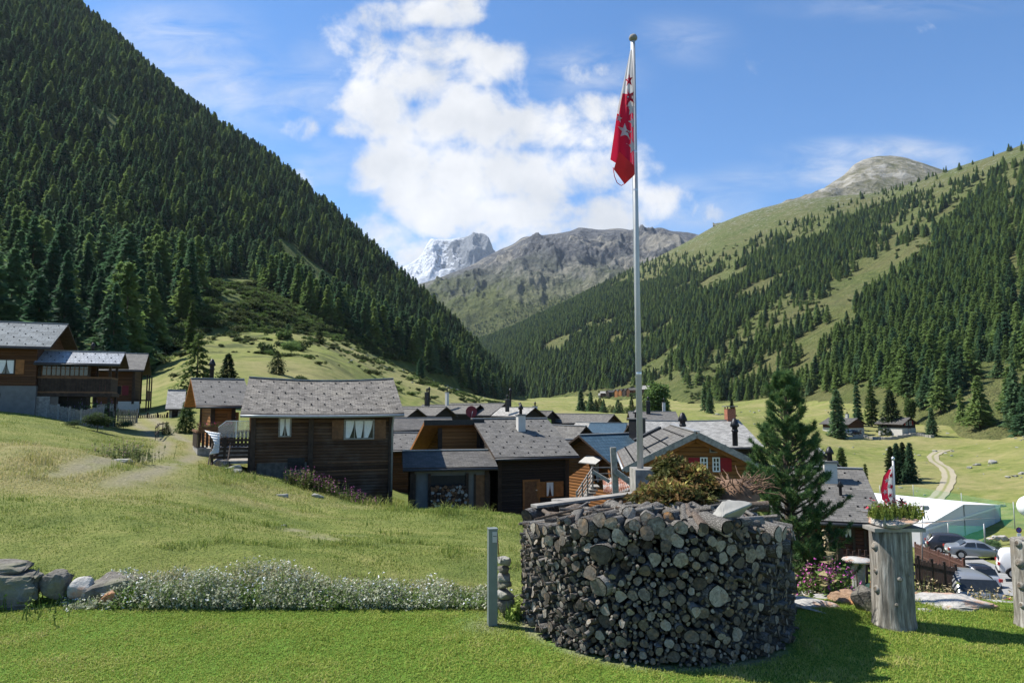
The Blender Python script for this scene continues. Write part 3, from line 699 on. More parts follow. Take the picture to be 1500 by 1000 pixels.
# ------------------------------------------------------------------ openings
def xf(face, w, d):
    """matrix from (along, out, up) on a house face to house coordinates"""
    if face == 'f': return Matrix.Identity(4)
    if face == 'l': return Matrix.Translation((-w/2, d/2, 0)) @ Matrix.Rotation(R(-90), 4, 'Z') @ Matrix.Translation((0, 0, 0))
    if face == 'r': return Matrix.Translation((w/2, d/2, 0)) @ Matrix.Rotation(R(90), 4, 'Z')
def window(parent, X, u, z, w, h, fmat=None, shut=None, curtain=False, cols=2, rows=1, left=True, right=True, smat=None):
    """front plane y = 0, out is -y"""
    fmat = fmat or M_WOODOR
    b = MB(); b.X = X; x0, x1, z0, z1 = u - w/2, u + w/2, z, z + h; fw = .07 if w > .5 else .05
    for q in ((x0 - fw, x1 + fw, z0 - fw, z0), (x0 - fw, x1 + fw, z1, z1 + fw), (x0 - fw, x0, z0, z1), (x1, x1 + fw, z0, z1)): b.box(q[0], q[1], -.06, .02, q[2], q[3], fmat)
    for k in range(1, cols): xx = x0 + w * k / cols; b.box(xx - .022, xx + .022, -.045, .02, z0, z1, fmat)
    for k in range(1, rows): zz = z0 + h * k / rows; b.box(x0, x1, -.04, .018, zz - .018, zz + .018, fmat)
    wo = b.build('window', parent)
    b = MB(); b.X = X; b.box(x0, x1, -.012, .02, z0, z1, M_GLASS, 'k'); b.build('pane', wo)
    if curtain:
        b = MB(); b.X = X
        for side in range(curtain if curtain > 1 else 2):
            nC = curtain if curtain > 1 else 2; cw = w / nC; cx0 = x0 + side * cw
            for k in range(8):
                a0 = k / 8; a1 = (k + 1) / 8
                for j in range(6):
                    q0, q1 = j / 6, (j + 1) / 6
                    def pt(a, q):
                        lean = (1 - q) ** 1.6 if True else 0
                        wd = cw * (.92 - .5 * lean); off = (cx0 + .02) if side % 2 == 0 else (cx0 + cw - .02 - wd)
                        if nC == 3 and side == 1: off = cx0 + cw/2 - wd/2
                        return (off + wd * a, -.022 - .008 * math.sin(a * 18), z0 + h * q * .98 + .01)
                    b.face([pt(a0, q0), pt(a1, q0), pt(a1, q1), pt(a0, q1)], M_CURT, smooth=True)
        b.build('curtain', wo)
    if shut:
        sw = shut if isinstance(shut, float) else w * .55
        for sd, on in ((-1, left), (1, right)):
            if not on: continue
            b = MB(); b.X = X; cx = (x0 - fw - .02 - sw / 2) if sd < 0 else (x1 + fw + .02 + sw / 2)
            b.box(cx - sw/2, cx + sw/2, -.05, .01, z0 - .03, z1 + .03, smat or M_WOODOR)
            for zz in (z0 + h*.2, z0 + h*.8): b.box(cx - sw*.45, cx + sw*.45, -.068, -.05, zz - .04, zz + .04, smat or M_WOODOR)
            b.build('shutter', wo)
    return wo
def door(parent, X, u, z, w, h, m1=None, m2=None):
    m1 = m1 or M_WOODBR; m2 = m2 or M_WOODOR
    b = MB(); b.X = X; b.box(u - w/2, u + w/2, -.03, .02, z, z + h, m1)
    for k in range(int(h / .22)): b.box(u - w/2 + .02, u + w/2 - .02, -.042, -.03, z + .03 + k * .22, z + .22 + k * .22, m1)
    do = b.build('door', parent)
    b = MB(); b.X = X
    for q in ((u - w/2 - .1, u - w/2, z, z + h + .1), (u + w/2, u + w/2 + .1, z, z + h + .1), (u - w/2, u + w/2, z + h, z + h + .1)): b.box(q[0], q[1], -.07, .02, q[2], q[3], m2)
    b.build('door_frame', do)
    b = MB(); b.X = X; b.box(u + w/2 - .14, u + w/2 - .06, -.09, -.04, z + 1.0, z + 1.05, M_STEEL); b.build('handle', do)
    return do
# ------------------------------------------------------------------ house
def roof_part(parent, name, w, d, zt, rise, ridge, oe, og, mat, th=.14, sag=0.0, jig=.0, guards=0, emat=None, ridge_cap=M_RIDGE, gut=M_GUT, under=None, x0=0, y0=0, only=None, seed=0):
    """pitched roof over a w x d box whose wall tops are at zt; returns the roof object"""
    g_ = random.Random(seed + int(w * 100)); b = MB()
    half = (d if ridge == 'x' else w) / 2; sl = rise / half; L = (w if ridge == 'x' else d) + 2 * og; nx = max(2, int(L / .8)) if (sag or jig) else 2; ny = 5 if (sag or jig) else 2
    def P(s, u, q):   # s side -1/+1, u along 0..1, q eave->ridge 0..1
        off = (half + oe) * (1 - q); z = zt + rise - sl * off + (jig * g_.uniform(-1, 1) if 0 < q < 1 else 0) - sag * math.sin(math.pi * u) * (.3 + .7 * q)
        al = -L / 2 + L * u
        if ridge == 'x': return Vector((x0 + al, y0 + d/2 + s * off, z))
        return Vector((x0 + s * off, y0 + d/2 + al, z))
    for s in ((-1, 1) if only is None else only):
        gr = [[P(s, (k / (nx - 1)) if ((ridge == 'x') == (s < 0)) else 1 - k / (nx - 1), q / (ny - 1)) for k in range(nx)] for q in range(ny)]
        gr = [[p + Vector((0, 0, th)) for p in r] for r in gr]
        b.slab(gr, th, mat, under or emat or M_WOODDK)
        if guards:
            rows = max(2, int((half + oe) * math.hypot(1, sl) / .75)); cols = max(3, int(L / guards))
            for r in range(rows):
                for k in range(cols):
                    u = (k + .5 + (.5 if r % 2 else 0)) / cols
                    if u > .98: continue
                    p = P(s, u, (r + .6) / (rows + .3)) + Vector((0, 0, th)); e = .034
                    b.box(p.x - e, p.x + e, p.y - e, p.y + e, p.z - .03, p.z + .05, M_BLACK, 'b')
    ro = b.build('roof', parent)
    if ridge_cap:
        b = MB()
        n = nx if sag else 2
        for k in range(n - 1):
            a = P(-1, k / (n - 1), 1); c = P(-1, (k + 1) / (n - 1), 1); up = Vector((0, 0, th + .02))
            b.beam(a + up, c + up, .26, .05, ridge_cap)
        b.build('ridge_cap', ro)
    if gut:
        for s in ((-1, 1) if only is None else only):
            b = MB(); n = nx if sag else 2; pts = [P(s, k / (n - 1), 0) for k in range(n)]
            o = Vector((0, s * .06, .02)) if ridge == 'x' else Vector((s * .06, 0, .02))
            b.tube([p + o for p in pts], .07, gut, 8); b.build('gutter', ro)
    return ro
def walls_part(parent, w, d, h, rise, ridge, mat, z0=0, corner=None, x0=0, y0=0, posts=(), name='wall'):
    b = MB(); xl, xr, yf, yb = x0 - w/2, x0 + w/2, y0, y0 + d
    if ridge == 'x':
        b.box(xl, xr, yf, yb, z0, h, mat, 'lr')
        for x, flip in ((xl, True), (xr, False)):
            pts = [(x, yf, z0), (x, yb, z0), (x, yb, h), (x, yf + d/2, h + rise), (x, yf, h)]; uv = [(p[1], p[2]) for p in pts]
            if flip: pts = pts[::-1]; uv = uv[::-1]
            b.face(pts, mat, uv)
    else:
        b.box(xl, xr, yf, yb, z0, h, mat, 'fk')
        for y, flip in ((yf, False), (yb, True)):
            pts = [(xl, y, z0), (xr, y, z0), (xr, y, h), (x0, y, h + rise), (xl, y, h)]; uv = [(p[0], p[2]) for p in pts]
            if flip: pts = pts[::-1]; uv = uv[::-1]
            b.face(pts, mat, uv)
    wo = b.build(name, parent)
    if corner:
        b = MB(); e = .11
        for (x, y) in ((xl, yf), (xr, yf), (xl, yb), (xr, yb)): b.box(x - e, x + e, y - e, y + e, z0, h - .03, corner)
        for x in posts: b.box(x - .12, x + .12, yf - .12, yf + .05, z0, h - .03, corner)
        b.build('corner_timber', wo)
    return wo
def chimney(parent, x, y, z0, z1, w, mat, kind='block'):
    b = MB()
    if kind == 'block':
        b.box(x - w/2, x + w/2, y - w/2, y + w/2, z0, z1, mat); b.box(x - w*.6, x + w*.6, y - w*.6, y + w*.6, z1, z1 + .08, M_CONC)
        co = b.build('chimney', parent); b = MB(); b.lathe([(.0, .0), (w*.22, 0), (w*.2, .28), (w*.38, .3), (w*.3, .42), (w*.12, .6), (0, .62)], M_BLACK, 10, c=(x, y, z1 + .08)); b.build('cowl', co)
    elif kind == 'slab':
        b.box(x - w/2, x + w/2, y - w/2, y + w/2, z0, z1, mat)
        for sx in (-1, 1):
            for sy in (-1, 1): b.box(x + sx*w*.42 - .04, x + sx*w*.42 + .04, y + sy*w*.42 - .04, y + sy*w*.42 + .04, z1, z1 + .18, mat)
        co = b.build('chimney', parent); b = MB(); b.box(x - w*.7, x + w*.7, y - w*.7, y + w*.7, z1 + .18, z1 + .26, M_CONC); b.build('chimney_cap', co)
    else:
        b.lathe([(w/2, 0), (w/2, z1 - z0), (w*.62, z1 - z0 + .02), (w*.62, z1 - z0 + .1), (w/2, z1 - z0 + .12)], mat, 14, c=(x, y, z0))
        co = b.build('chimney', parent); b = MB(); z = z1 + .12
        b.lathe([(w*.5, 0), (w*.5, .12), (w*.85, .18), (w*.72, .32), (w*.35, .55), (0, .6)], mat, 14, c=(x, y, z)); b.build('cowl', co)
    return co
class House: pass
def house(name, label, cat, x, y, z, rz, w, d, h, rise, ridge='x', oe=.6, og=.5, wall=None, roof=None, base=0.0, bmat=None, corner=None, posts=(), group=None, dz=3.0, **rk):
    t_ = thing(name, label, cat, (x, y, z), R(rz), group)
    H = House(); H.o = t_; H.w, H.d, H.h, H.rise = w, d, h, rise
    H.wall = walls_part(t_, w, d, h, rise - .03, ridge, wall or M_LOGDK, base if base else -dz, corner, posts=posts)
    if base: part('base', t_, lambda b: b.box(-w/2 - .06, w/2 + .06, -.06, d + .06, -dz, base, bmat or M_STONE))
    H.roof = roof_part(t_, 'roof', w, d, h, rise, ridge, oe, og, roof or M_SLATE, **rk)
    return H
def HX(pL, pR, pyE, pyR, Y, d, oe=.6, rz=0.0):
    """size of a house whose eave runs across the view: eave pixels pL..pR at row pyE (nearest end row), ridge row pyR"""
    c, s = math.cos(R(rz)), math.sin(R(rz)); pm = (pL + pR) / 2
    pe = at(pm, pyE, Y - oe * c); a1 = ae(pL, pyE)[0]; a2 = ae(pR, pyE)[0]
    # front edge runs (c, s) through the eave centre: intersect the two sight lines
    def hit(a): return (pe.x - a * pe.y) / (a * s - c)
    t1, t2 = hit(a1), hit(a2); L = t2 - t1; cx = pe.x + c * (t1 + t2) / 2; cy = pe.y + s * (t1 + t2) / 2
    fx, fy = cx - s * oe, cy + c * oe           # wall front centre
    ry = fy + c * d / 2; zr = H0 + ae(pm, pyR)[1] * ry; sl = (zr - pe.z) / (d / 2 + oe)
    return fx, fy, L, pe.z + sl * oe, sl * d / 2
# ================================================================== THE VILLAGE
def hx(name, label, pL, pR, pyE, pyR, Y, d, oe=.6, og=.5, rz=0.0, zb=None, cat='house', **k):
    fx, fy, L, zt, rise = HX(pL, pR, pyE, pyR, Y, d, oe, rz)
    if zb is None: zb = float(gz(fx, fy))
    H = house(name, label, cat, fx, fy, zb, rz, L - 2 * og, d, zt - zb, rise, 'x', oe, og, **k)
    H.x, H.y, H.z, H.rz = fx, fy, zb, rz; return H
def hy(name, label, pL, pR, pyE, pyA, Y, d, oe=.5, og=.6, rz=0.0, zb=None, cat='house', **k):
    """gable towards the camera: pL..pR eave ends of the gable, pyA apex row"""
    c, s = math.cos(R(rz)), math.sin(R(rz)); pm = (pL + pR) / 2; pe = at(pm, pyE, Y)
    hit = lambda a: (pe.x - a * pe.y) / (a * s - c)
    t1, t2 = hit(ae(pL, pyE)[0]), hit(ae(pR, pyE)[0]); L = t2 - t1; cx = pe.x + c*(t1+t2)/2; cy = pe.y + s*(t1+t2)/2
    za = H0 + ae(pm, pyA)[1] * cy; full = za - pe.z; sl = full / (L / 2)
    fx, fy = cx - s * og, cy + c * og; w = L - 2 * oe; rise = sl * w / 2; zt = pe.z + sl * oe
    if zb is None: zb = float(gz(fx, fy))
    H = house(name, label, cat, fx, fy, zb, rz, w, d, zt - zb, rise, 'y', oe, og, **k)
    H.x, H.y, H.z, H.rz = fx, fy, zb, rz; return H
def fp(H, px, py, off=0.0):
    """(along, up) on the front face of house H hit by a sight line"""
    a, e = ae(px, py); c, s = math.cos(R(H.rz)), math.sin(R(H.rz)); ox, oy = H.x - s * -off * -1, H.y
    u = (H.x - a * H.y) / (a * s - c); y = H.y + u * s
    return u, H0 + e * y - H.z
def fwin(H, pL, pR, pyT, pyB, **k):
    u0, z1 = fp(H, pL, pyT); u1, z0 = fp(H, pR, pyB)
    return window(H.o, xf('f', H.w, H.d), (u0 + u1) / 2, z0, abs(u1 - u0), abs(z1 - z0), **k)
def fdoor(H, pL, pR, pyT, pyB, **k):
    u0, z1 = fp(H, pL, pyT); u1, z0 = fp(H, pR, pyB); return door(H.o, xf('f', H.w, H.d), (u0 + u1) / 2, z0, u1 - u0, z1 - z0, **k)
I4 = Matrix.Identity(4)
# ---------------- chalet at the left edge, with its veranda
A = hx('chalet', 'brown log chalet with blue-grey slate roof and glazed veranda at the left edge', -150, 74, 508, 474, 46, 8.5, .7, .9, 22, 2.0, roof=M_SLATE_BL, wall=M_LOGBR, base=1.72, bmat=M_CONC, guards=1.0, gut=M_GUT)
fwin(A, -2, 20, 527, 547, fmat=M_WOODDK, curtain=True, shut=.5, left=False)

xw = A.w / 2
def v_(n, fn): return part(n, A.o, fn)
v_('veranda_floor', lambda b: b.box(xw, xw + 4.6, .3, 3.6, 1.0, 1.25, M_WOODDK))
def _rail(b):
    for (x0, x1, y0, y1) in ((xw, xw + 4.5, .3, .38), (xw + 4.42, xw + 4.5, .38, 3.5)):
        b.box(x0, x1, y0, y1, 2.28, 2.40, M_WOODBR); b.box(x0, x1, y0, y1, 1.25, 1.36, M_WOODBR)
    for k in range(26): x = xw + .04 + k * .172; b.box(x, x + .155, .32, .36, 1.36, 2.28, M_WOODDK)
    for k in range(18): y = .45 + k * .172; b.box(xw + 4.44, xw + 4.48, y, y + .155, 1.36, 2.28, M_WOODDK)
v_('veranda_railing', _rail)
def _posts(b):
    for (x, y) in ((xw + .1, .45), (xw + 3.1, .45), (xw + 4.4, .45), (xw + 4.4, 3.4), (xw + 3.1, 3.4)): b.box(x - .08, x + .08, y - .08, y + .08, -2.2, 3.4, M_WOODDK)
    b.box(xw, xw + 4.5, .4, .55, 3.3, 3.45, M_WOODDK)
v_('veranda_post', _posts)
def _vw(b):
    for k in range(5):
        x0 = xw + .25 + k * .56
        b.box(x0, x0 + .5, .50, .54, 2.5, 3.25, M_GLASS); 
        for q in ((x0 - .06, x0, 2.42, 3.3), (x0 + .5, x0 + .56, 2.42, 3.3), (x0, x0 + .5, 2.42, 2.5), (x0, x0 + .5, 3.24, 3.3), (x0 + .23, x0 + .27, 2.5, 3.24), (x0, x0 + .23, 2.95, 2.99), (x0 + .27, x0 + .5, 2.95, 2.99)): b.box(q[0], q[1], .46, .49, q[2], q[3], M_WOODBR)
v_('veranda_window', _vw)
v_('veranda_wall', lambda b: b.box(xw + .02, xw + 3.2, 2.5, 2.6, 1.25, 3.7, M_LOGBR))
roof_part(A.o, 'veranda_roof', 4.2, 3.4, 3.42, .75, 'x', .5, .5, M_METAL_SH, gut=M_GUT, x0=xw + 2.5, y0=.2, guards=.7)
v_('dark_opening_panel', lambda b: (b.box(xw + .9, xw + 2.9, 2.45, 2.55, -1.5, 1.0, M_BLACK), b.box(xw + .05, xw + .85, .2, .3, -1.5, 1.0, M_WOODGR)))  # black panel stands in for the shaded opening under the veranda, plus a grey board
v_('cellar_vent', lambda b: b.box(xw - 2.3, xw - 1.95, -.09, -.05, .95, 1.22, M_BLACK))
# ---------------- second chalet with red shutters
Bq = hx('chalet', 'brown log chalet with dark red shutters behind the garden of purple flowers', 122, 211, 543, 519, 66, 8.0, .7, .9, 24, float(gz(*wp(165, 66))) - .2, roof=M_SLATE, wall=M_LOGBR, base=1.0, bmat=M_STONE, corner=M_WOODDK)
fwin(Bq, 128, 137, 565, 578, fmat=M_WOODBR, shut=.55, smat=M_DKRED, left=False); fwin(Bq, 163, 177, 565, 578, fmat=M_WOODBR, shut=.55, smat=M_DKRED)
part('plaster_panel', Bq.o, lambda b: b.box(.4, 2.2, -.09, -.05, .0, 1.25, M_STUC))
def _bal(b):
    x = Bq.w / 2
    b.box(x, x + 1.2, .3, 6.5, 1.3, 1.42, M_WOODDK); b.box(x + 1.12, x + 1.2, .3, 6.5, 2.2, 2.3, M_WOODDK)
    for k in range(24): b.box(x + 1.14, x + 1.18, .35 + k * .26, .55 + k * .26, 1.42, 2.2, M_WOODBR)
    for y in (.35, 3.4, 6.4): b.box(x + 1.08, x + 1.2, y - .06, y + .06, -1, 3.9, M_WOODDK)
part('balcony', Bq.o, _bal)
chimney(Bq.o, -2.6, 5.0, Bq.h + .6, Bq.h + 2.1, .25, M_BLACK, 'pipe')
# ---------------- white-roofed shed
Sx = hx('shed', 'small dark shed with a bright pale roof between the pines and the chalets', 242, 270, 601, 573, 60, 4.5, .5, .4, 24, roof=M_SLATE_PALE, wall=M_LOGBLK, corner=M_WOODGR, gut=None)
# ---------------- small chalet joined behind the barn, with terrace
C = hx('cottage', 'small orange cottage with grey slate roof and flower-box terrace left of the barn', 287, 372, 597, 558, 40.5, 6.0, .9, 1.0, 30, float(gz(*wp(330, 40))) - .3, roof=M_SLATE, wall=M_LOGOR, corner=M_WOODDK, guards=.9, under=M_WOODOR)
chimney(C.o, -C.w/2 + .3, 4.0, C.h + .3, C.h + 2.0, .26, M_BLACK, 'pipe')
fdoor(C, 336, 346, 606, 636, m1=M_WOODOR)
# ---------------- the big old barn-house
D = hx('barn_house', 'large dark log house with sagging old stone-slate roof and white curtains', 352, 592, 609, 557, 34, 7.6, .75, .55, 17, -1.36, roof=M_SLATE_OLD, wall=M_LOGOLD, corner=M_WOODDK, sag=.16, jig=.025, guards=.62, gut=M_GUTG, posts=(-.62,))
fwin(D, 410, 425, 613, 638, fmat=M_WOODGR, curtain=True, cols=2)
fwin(D, 506, 546, 616, 641, fmat=M_WOODGR, curtain=3, cols=3, shut=.55, smat=M_WOODBR)
def _lo(b):
    u, z = fp(D, 405, 690); b.box(u - .9, u + 1.4, -.05, .02, z - .6, z + .4, mat_plain('dim_masonry', (.085, .078, .068), .95, 0, .4, 5)); u2, z2 = fp(D, 432, 684); b.box(u2 - .35, u2 + .45, -.05, .02, z2 - .1, z2 + .45, M_BLACK)  # the black patch paints the shade of a small opening in the wall
    for k, zz in enumerate((.55, .95)): b.box(.2, D.w/2 - .1, -.035, .0, zz, zz + .05, M_WOODBR)
part('stone_base', D.o, _lo)
part('downpipe', D.o, lambda b: (b.tube([(D.w/2 + .05, -.66, D.h - .35), (D.w/2 + .05, -.2, D.h - .75), (D.w/2 + .05, -.12, D.h - .9), (D.w/2 + .05, -.12, -.5)], .05, M_GUTG)))
# deck with stairs at its left end
dk = thing('wooden_deck', 'dark timber deck with slatted railing and steps against the barn', 'deck', (0, 0, 0))
def locx(H, u, v, z): 
    c, s = math.cos(R(H.rz)), math.sin(R(H.rz)); return Vector((H.x + c*u - s*v, H.y + s*u + c*v, H.z + z))
MD = Matrix.Translation((D.x, D.y, D.z)) @ Matrix.Rotation(R(D.rz), 4, 'Z')
xl = -D.w / 2
def bd(n, fn):
    b = MB(); b.X = MD; fn(b); return b.build(n, dk)
bd('deck_floor', lambda b: b.box(xl - 1.8, xl - .05, .1, 3.2, 1.02, 1.16, M_WOODGR))
def _dr(b):
    for k in range(5): b.box(xl - 1.8, xl - .1, .08, .14, 1.28 + k * .2, 1.40 + k * .2, M_WOODDK); b.box(xl - 1.82, xl - 1.76, .14, 3.2, 1.28 + k * .2, 1.40 + k * .2, M_WOODDK)
    for x in (xl - 1.8, xl - 1.25, xl - .15): b.box(x - .06, x + .06, .0, .08, -.3, 2.3, M_WOODDK)
bd('deck_railing', _dr)
def _ds(b):
    for k in range(5): b.box(xl - 1.75, xl - 1.05, -.1 - .28 * k - .28, -.1 - .28 * k, .95 - .2 * k - .05, .95 - .2 * k, M_WOODGR)
    for x in (xl - 1.8, xl - 1.0): b.beam((x, 0, 1.05), (x, -1.6, -.1), .05, .2, M_WOODDK); b.beam((x, 0, 2.0), (x, -1.6, .85), .05, .09, M_WOODDK); b.box(x - .04, x + .04, -1.62, -1.54, -.4, .9, M_WOODDK)
bd('deck_steps', _ds)
wm, wt_, wb_ = mat_new('clear_windbreak', .05, 0, .5); wb_.inputs['Base Color'].default_value = (.75, .8, .85, 1); wb_.inputs['Transmission Weight'].default_value = .75; wb_.inputs['Alpha'].default_value = .45
def _ws(b):
    b.face([(xl - 1.6, .3, 2.25), (xl - .2, .3, 2.25), (xl - .2, .3, 3.05), (xl - 1.25, .3, 3.05), (xl - 1.6, .3, 2.75)], wm)
    b.face([(xl - 1.6, .32, 2.25), (xl - 1.6, .32, 2.75), (xl - 1.25, .32, 3.05), (xl - .2, .32, 3.05), (xl - .2, .32, 2.25)], wm)
    for a_, c_ in (((xl - 1.6, .31, 2.75), (xl - 1.25, .31, 3.05)), ((xl - 1.25, .31, 3.05), (xl - .2, .31, 3.05)), ((xl - .8, .31, 2.25), (xl - .8, .31, 3.05))): b.beam(a_, c_, .03, .03, M_WHITE)
bd('windbreak_pane', _ws)
# sail cloth
sl_ = MB(); P0 = at(300, 630, 32.3); P1 = at(323, 634, 32.9); P2 = at(306, 666, 31.8); P3 = at(321, 663, 32.4)
for i in range(8):
    for j in range(6):
        def q(i, j):
            u, v = j / 6, i / 8; l = P0.lerp(P2, v); r = P1.lerp(P3, v); l = l + Vector((math.sin(v * math.pi) * .35, 0, 0)); return l.lerp(r, u) + Vector((0, -.12 * math.sin(u * math.pi) , 0))
        sl_.face([q(i + 1, j), q(i + 1, j + 1), q(i, j + 1), q(i, j)], M_WHITE, smooth=True)
so_ = sl_.build('sail_cloth'); tag(so_, 'taut white sail cloth stretched beside the deck steps', 'awning')
smd = so_.modifiers.new('thick', 'SOLIDIFY'); smd.thickness = .012
# terrace of the cottage
tr_ = thing('terrace', 'cottage terrace of dark planks on stone with flower boxes on its rail', 'terrace', (C.x, C.y, C.z), R(C.rz))
def bt_(n, fn): return part(n, tr_, fn)
xc = -C.w / 2
bt_('terrace_wall', lambda b: b.box(xc - 1.0, xc + 2.6, -2.6, -.05, -2.5, .75, M_STONE))
def _tr(b):
    for k in range(18): x = xc - 1.0 + k * .2; b.box(x, x + .13, -2.64, -2.6, .8, 1.6, M_WOODDK)
    b.box(xc - 1.05, xc + 2.6, -2.68, -2.56, 1.6, 1.72, M_WOODBR)
    for k in range(12): y = -2.55 + k * .2; b.box(xc - 1.04, xc - 1.0, y, y + .13, .8, 1.6, M_WOODDK)
    b.box(xc - 1.08, xc - .96, -2.5, 0, 1.6, 1.72, M_WOODBR)
bt_('terrace_railing', _tr)
def flowers(name, label, cat, pts, cols, n, h, rad, gseed, leaf=(.05, .10, .02), parent=None, kind=None, spread=.5, fl=.3):
    """leafy plants with coloured heads: pts = list of world feet"""
    gg = np.random.default_rng(gseed); T = []; MI = []
    for p in pts:
        p = np.array(p)
        b_ = p + np.stack([gg.normal(0, rad, n), gg.normal(0, rad, n), np.zeros(n)], 1)
        hh = h * gg.uniform(.45, 1.05, n); tip = b_ + np.stack([gg.normal(0, .12, n) * hh, gg.normal(0, .12, n) * hh, hh], 1)
        w_ = .006 + .004 * gg.random(n); sx = np.stack([w_, w_ * .3, 0 * w_], 1)
        T.append(np.stack([b_ - sx, b_ + sx, tip], 1)); MI.append(np.zeros(n))
        for k in range(5):
            q = b_ + (tip - b_) * gg.uniform(.1, .85, (n, 1)); D_ = gg.normal(0, 1, (n, 3)); D_[:, 2] = np.abs(D_[:, 2]) * .4
            T.append(spray_tris(q, D_, h * gg.uniform(.06, .13, n), gg)); MI.append(np.zeros(n))
        m_ = max(1, int(n * fl))
        for k in range(9):
            q = tip[:m_] + gg.normal(0, .016, (m_, 3)) - np.array([0, 0, 1]) * (gg.random((m_, 1)) * h * spread)
            T.append(spray_tris(q, gg.normal(0, 1, (m_, 3)), np.full(m_, .022 + .012 * gg.random()), gg)); MI.append(np.full(m_, 1 + gg.integers(0, len(cols), m_)))
    T = np.concatenate(T); MI = np.concatenate(MI).astype(int)
    key = tuple(leaf)
    mats = [leafm(key)] + [petal(c) for c in cols]
    o = mesh_np(name, T.reshape(-1, 3), np.arange(len(T) * 3), 3, mats, MI, parent=parent)
    return tag(o, label, cat, kind=kind)
_LM = {}
def leafm(c):
    if c not in _LM: _LM[c] = leaf_mat('plant_leaf', tuple(x * .75 for x in c), c, tuple(x * 1.35 for x in c), trans=.3)
    return _LM[c]
_PM = {}
def petal(c):
    if c not in _PM: _PM[c] = mat_plain('petal', c, .7, 0, .2)
    return _PM[c]
MT = Matrix.Translation((C.x, C.y, C.z)) @ Matrix.Rotation(R(C.rz), 4, 'Z')
fb = thing('flower_box', 'flower box of red and pink blooms on the cottage terrace rail', 'flower box', (0, 0, 0))
b = MB(); b.X = MT; b.box(xc - 1.0, xc + .8, -2.7, -2.5, 1.74, 1.94, M_WOODBR); b.build('box', fb)
flowers('blooms', None, None, [tuple(MT @ Vector((xc - .9 + .2 * k, -2.6, 1.9))) for k in range(9)], [(.55, .03, .05), (.6, .1, .3)], 14, .3, .08, 5, parent=fb)
pb = MB(); p0 = MT @ Vector((xc + 1.9, -1.6, .75))
pb.tube([p0, p0 + Vector((0, 0, 2.3))], .03, M_WOODBR, 8); pb.lathe([(.05, .9), (.10, 1.0), (.13, 1.5), (.09, 2.0), (.03, 2.3)], M_WOODOR, 10, c=tuple(p0))
tag(pb.build('folded_parasol'), 'folded orange parasol standing on the cottage terrace', 'parasol')
# ---------------- house with log-store shed
G = hx('shed', 'long low shed with grey roof, concrete walls and stacked logs inside', 590, 729, 688, 663, 36, 3.6, .5, .5, 10, -4.2, roof=M_SLATE_DK, wall=M_CONC, corner=M_WOODDK, dz=1.0)
part('plank_door', G.o, lambda b: (lambda u0, u1: (b.box(u0, u1, -.05, 0, .3, 3.0, M_WOODBR), b.box(u0 - .1, u0, -.07, .0, .1, 3.05, M_WOODDK), b.box(u1, u1 + .1, -.07, 0, .1, 3.05, M_WOODDK)))(fp(G, 697, 700)[0], fp(G, 715, 700)[0]))
part('bay', G.o, lambda b: (lambda u0, u1: b.box(u0, u1, -.03, 0, .2, 3.0, M_BLACK))(fp(G, 630, 700)[0], fp(G, 683, 700)[0]))  # flat black sheet on the wall, standing for the shade inside the bay
part('shed_post', G.o, lambda b: [b.box(fp(G, p_, 700)[0] - .07, fp(G, p_, 700)[0] + .07, -.16, -.02, .0, 3.1, M_WOODDK) for p_ in (607, 629, 684)])
E = hx('log_house', 'dark boarded house with grey slate roof, white chimney and orange window shutters', 725, 848, 672, 616, 38, 8.5, .7, .45, 18, -4.6, roof=M_SLATE, wall=M_LOGBLK, corner=M_WOODDK, guards=.75)
fdoor(E, 768, 788, 705, 745, m1=M_WOODBR); fwin(E, 800, 811, 706, 726, fmat=M_WOODOR, curtain=2, shut=.5, cols=1)
chimney(E.o, .15, 2.6, E.h + .2, E.h + 2.0, .45, M_STUC)
# the mono-pitched wing standing at its ridge line, lit orange under the eaves
def _wing(b):
    x1, x0, y0, y1 = -E.w/2 + .1, -E.w/2 - 2.4, E.d/2 + .0, E.d/2 + 4; zt = E.h + E.rise - .1
    b.box(x0, x1, y0, y1, -1, zt - .3, M_LOGOR, 't')
    for x in (x0, x1 - .12): b.box(x - .1, x + .14, y0 - .12, y0 + .02, -1, zt - .3, M_WOODDK)
part('wing_wall', E.o, _wing)
def _wr(b):
    x1, x0 = -E.w/2 + .2, -E.w/2 - 3.4; zt = E.h + E.rise + .05; y0 = E.d/2 - .5; y1 = E.d/2 + 5
    b.slab([[(x0, y0, zt), (x1, y0, zt)], [(x0, y1, zt - 2.2), (x1, y1, zt - 2.2)]], .2, M_SLATE_DK, M_WOODOR)
    b.box(x0 - .03, x1, y0 - .04, y0, zt - .26, zt + .04, M_BLACK)
part('wing_roof', E.o, _wr)
def dish(name, label, p, r, d, col, pole=.6):
    t_ = thing(name, label, 'dish', p); d = Vector(d).normalized(); Q = d.to_track_quat('Z', 'Y').to_matrix().to_4x4()
    b = MB(); b.X = Q; b.lathe([(0, 0), (r*.5, .05*r), (r*.85, .16*r), (r, .24*r), (r*.97, .26*r), (r*.5, .09*r), (0, .04*r)], col, 20); b.build('reflector', t_)
    b = MB(); b.tube([(0, .1, -pole), (0, .1, 0), (0, .04, .0)], .03, M_STEEL, 6); b.build('mast', t_)
    b = MB(); b.tube([tuple(Q @ Vector((0, -r*.9, .2*r))), tuple(Q @ Vector((0, 0, r*.9)))], .015, M_STEEL, 5); b.build('feed_arm', t_); return t_
dish('satellite_dish', 'large dark red satellite dish on the orange house gable', at(690, 603, 42), .36, (.35, -1, .1), M_DKRED, .9)
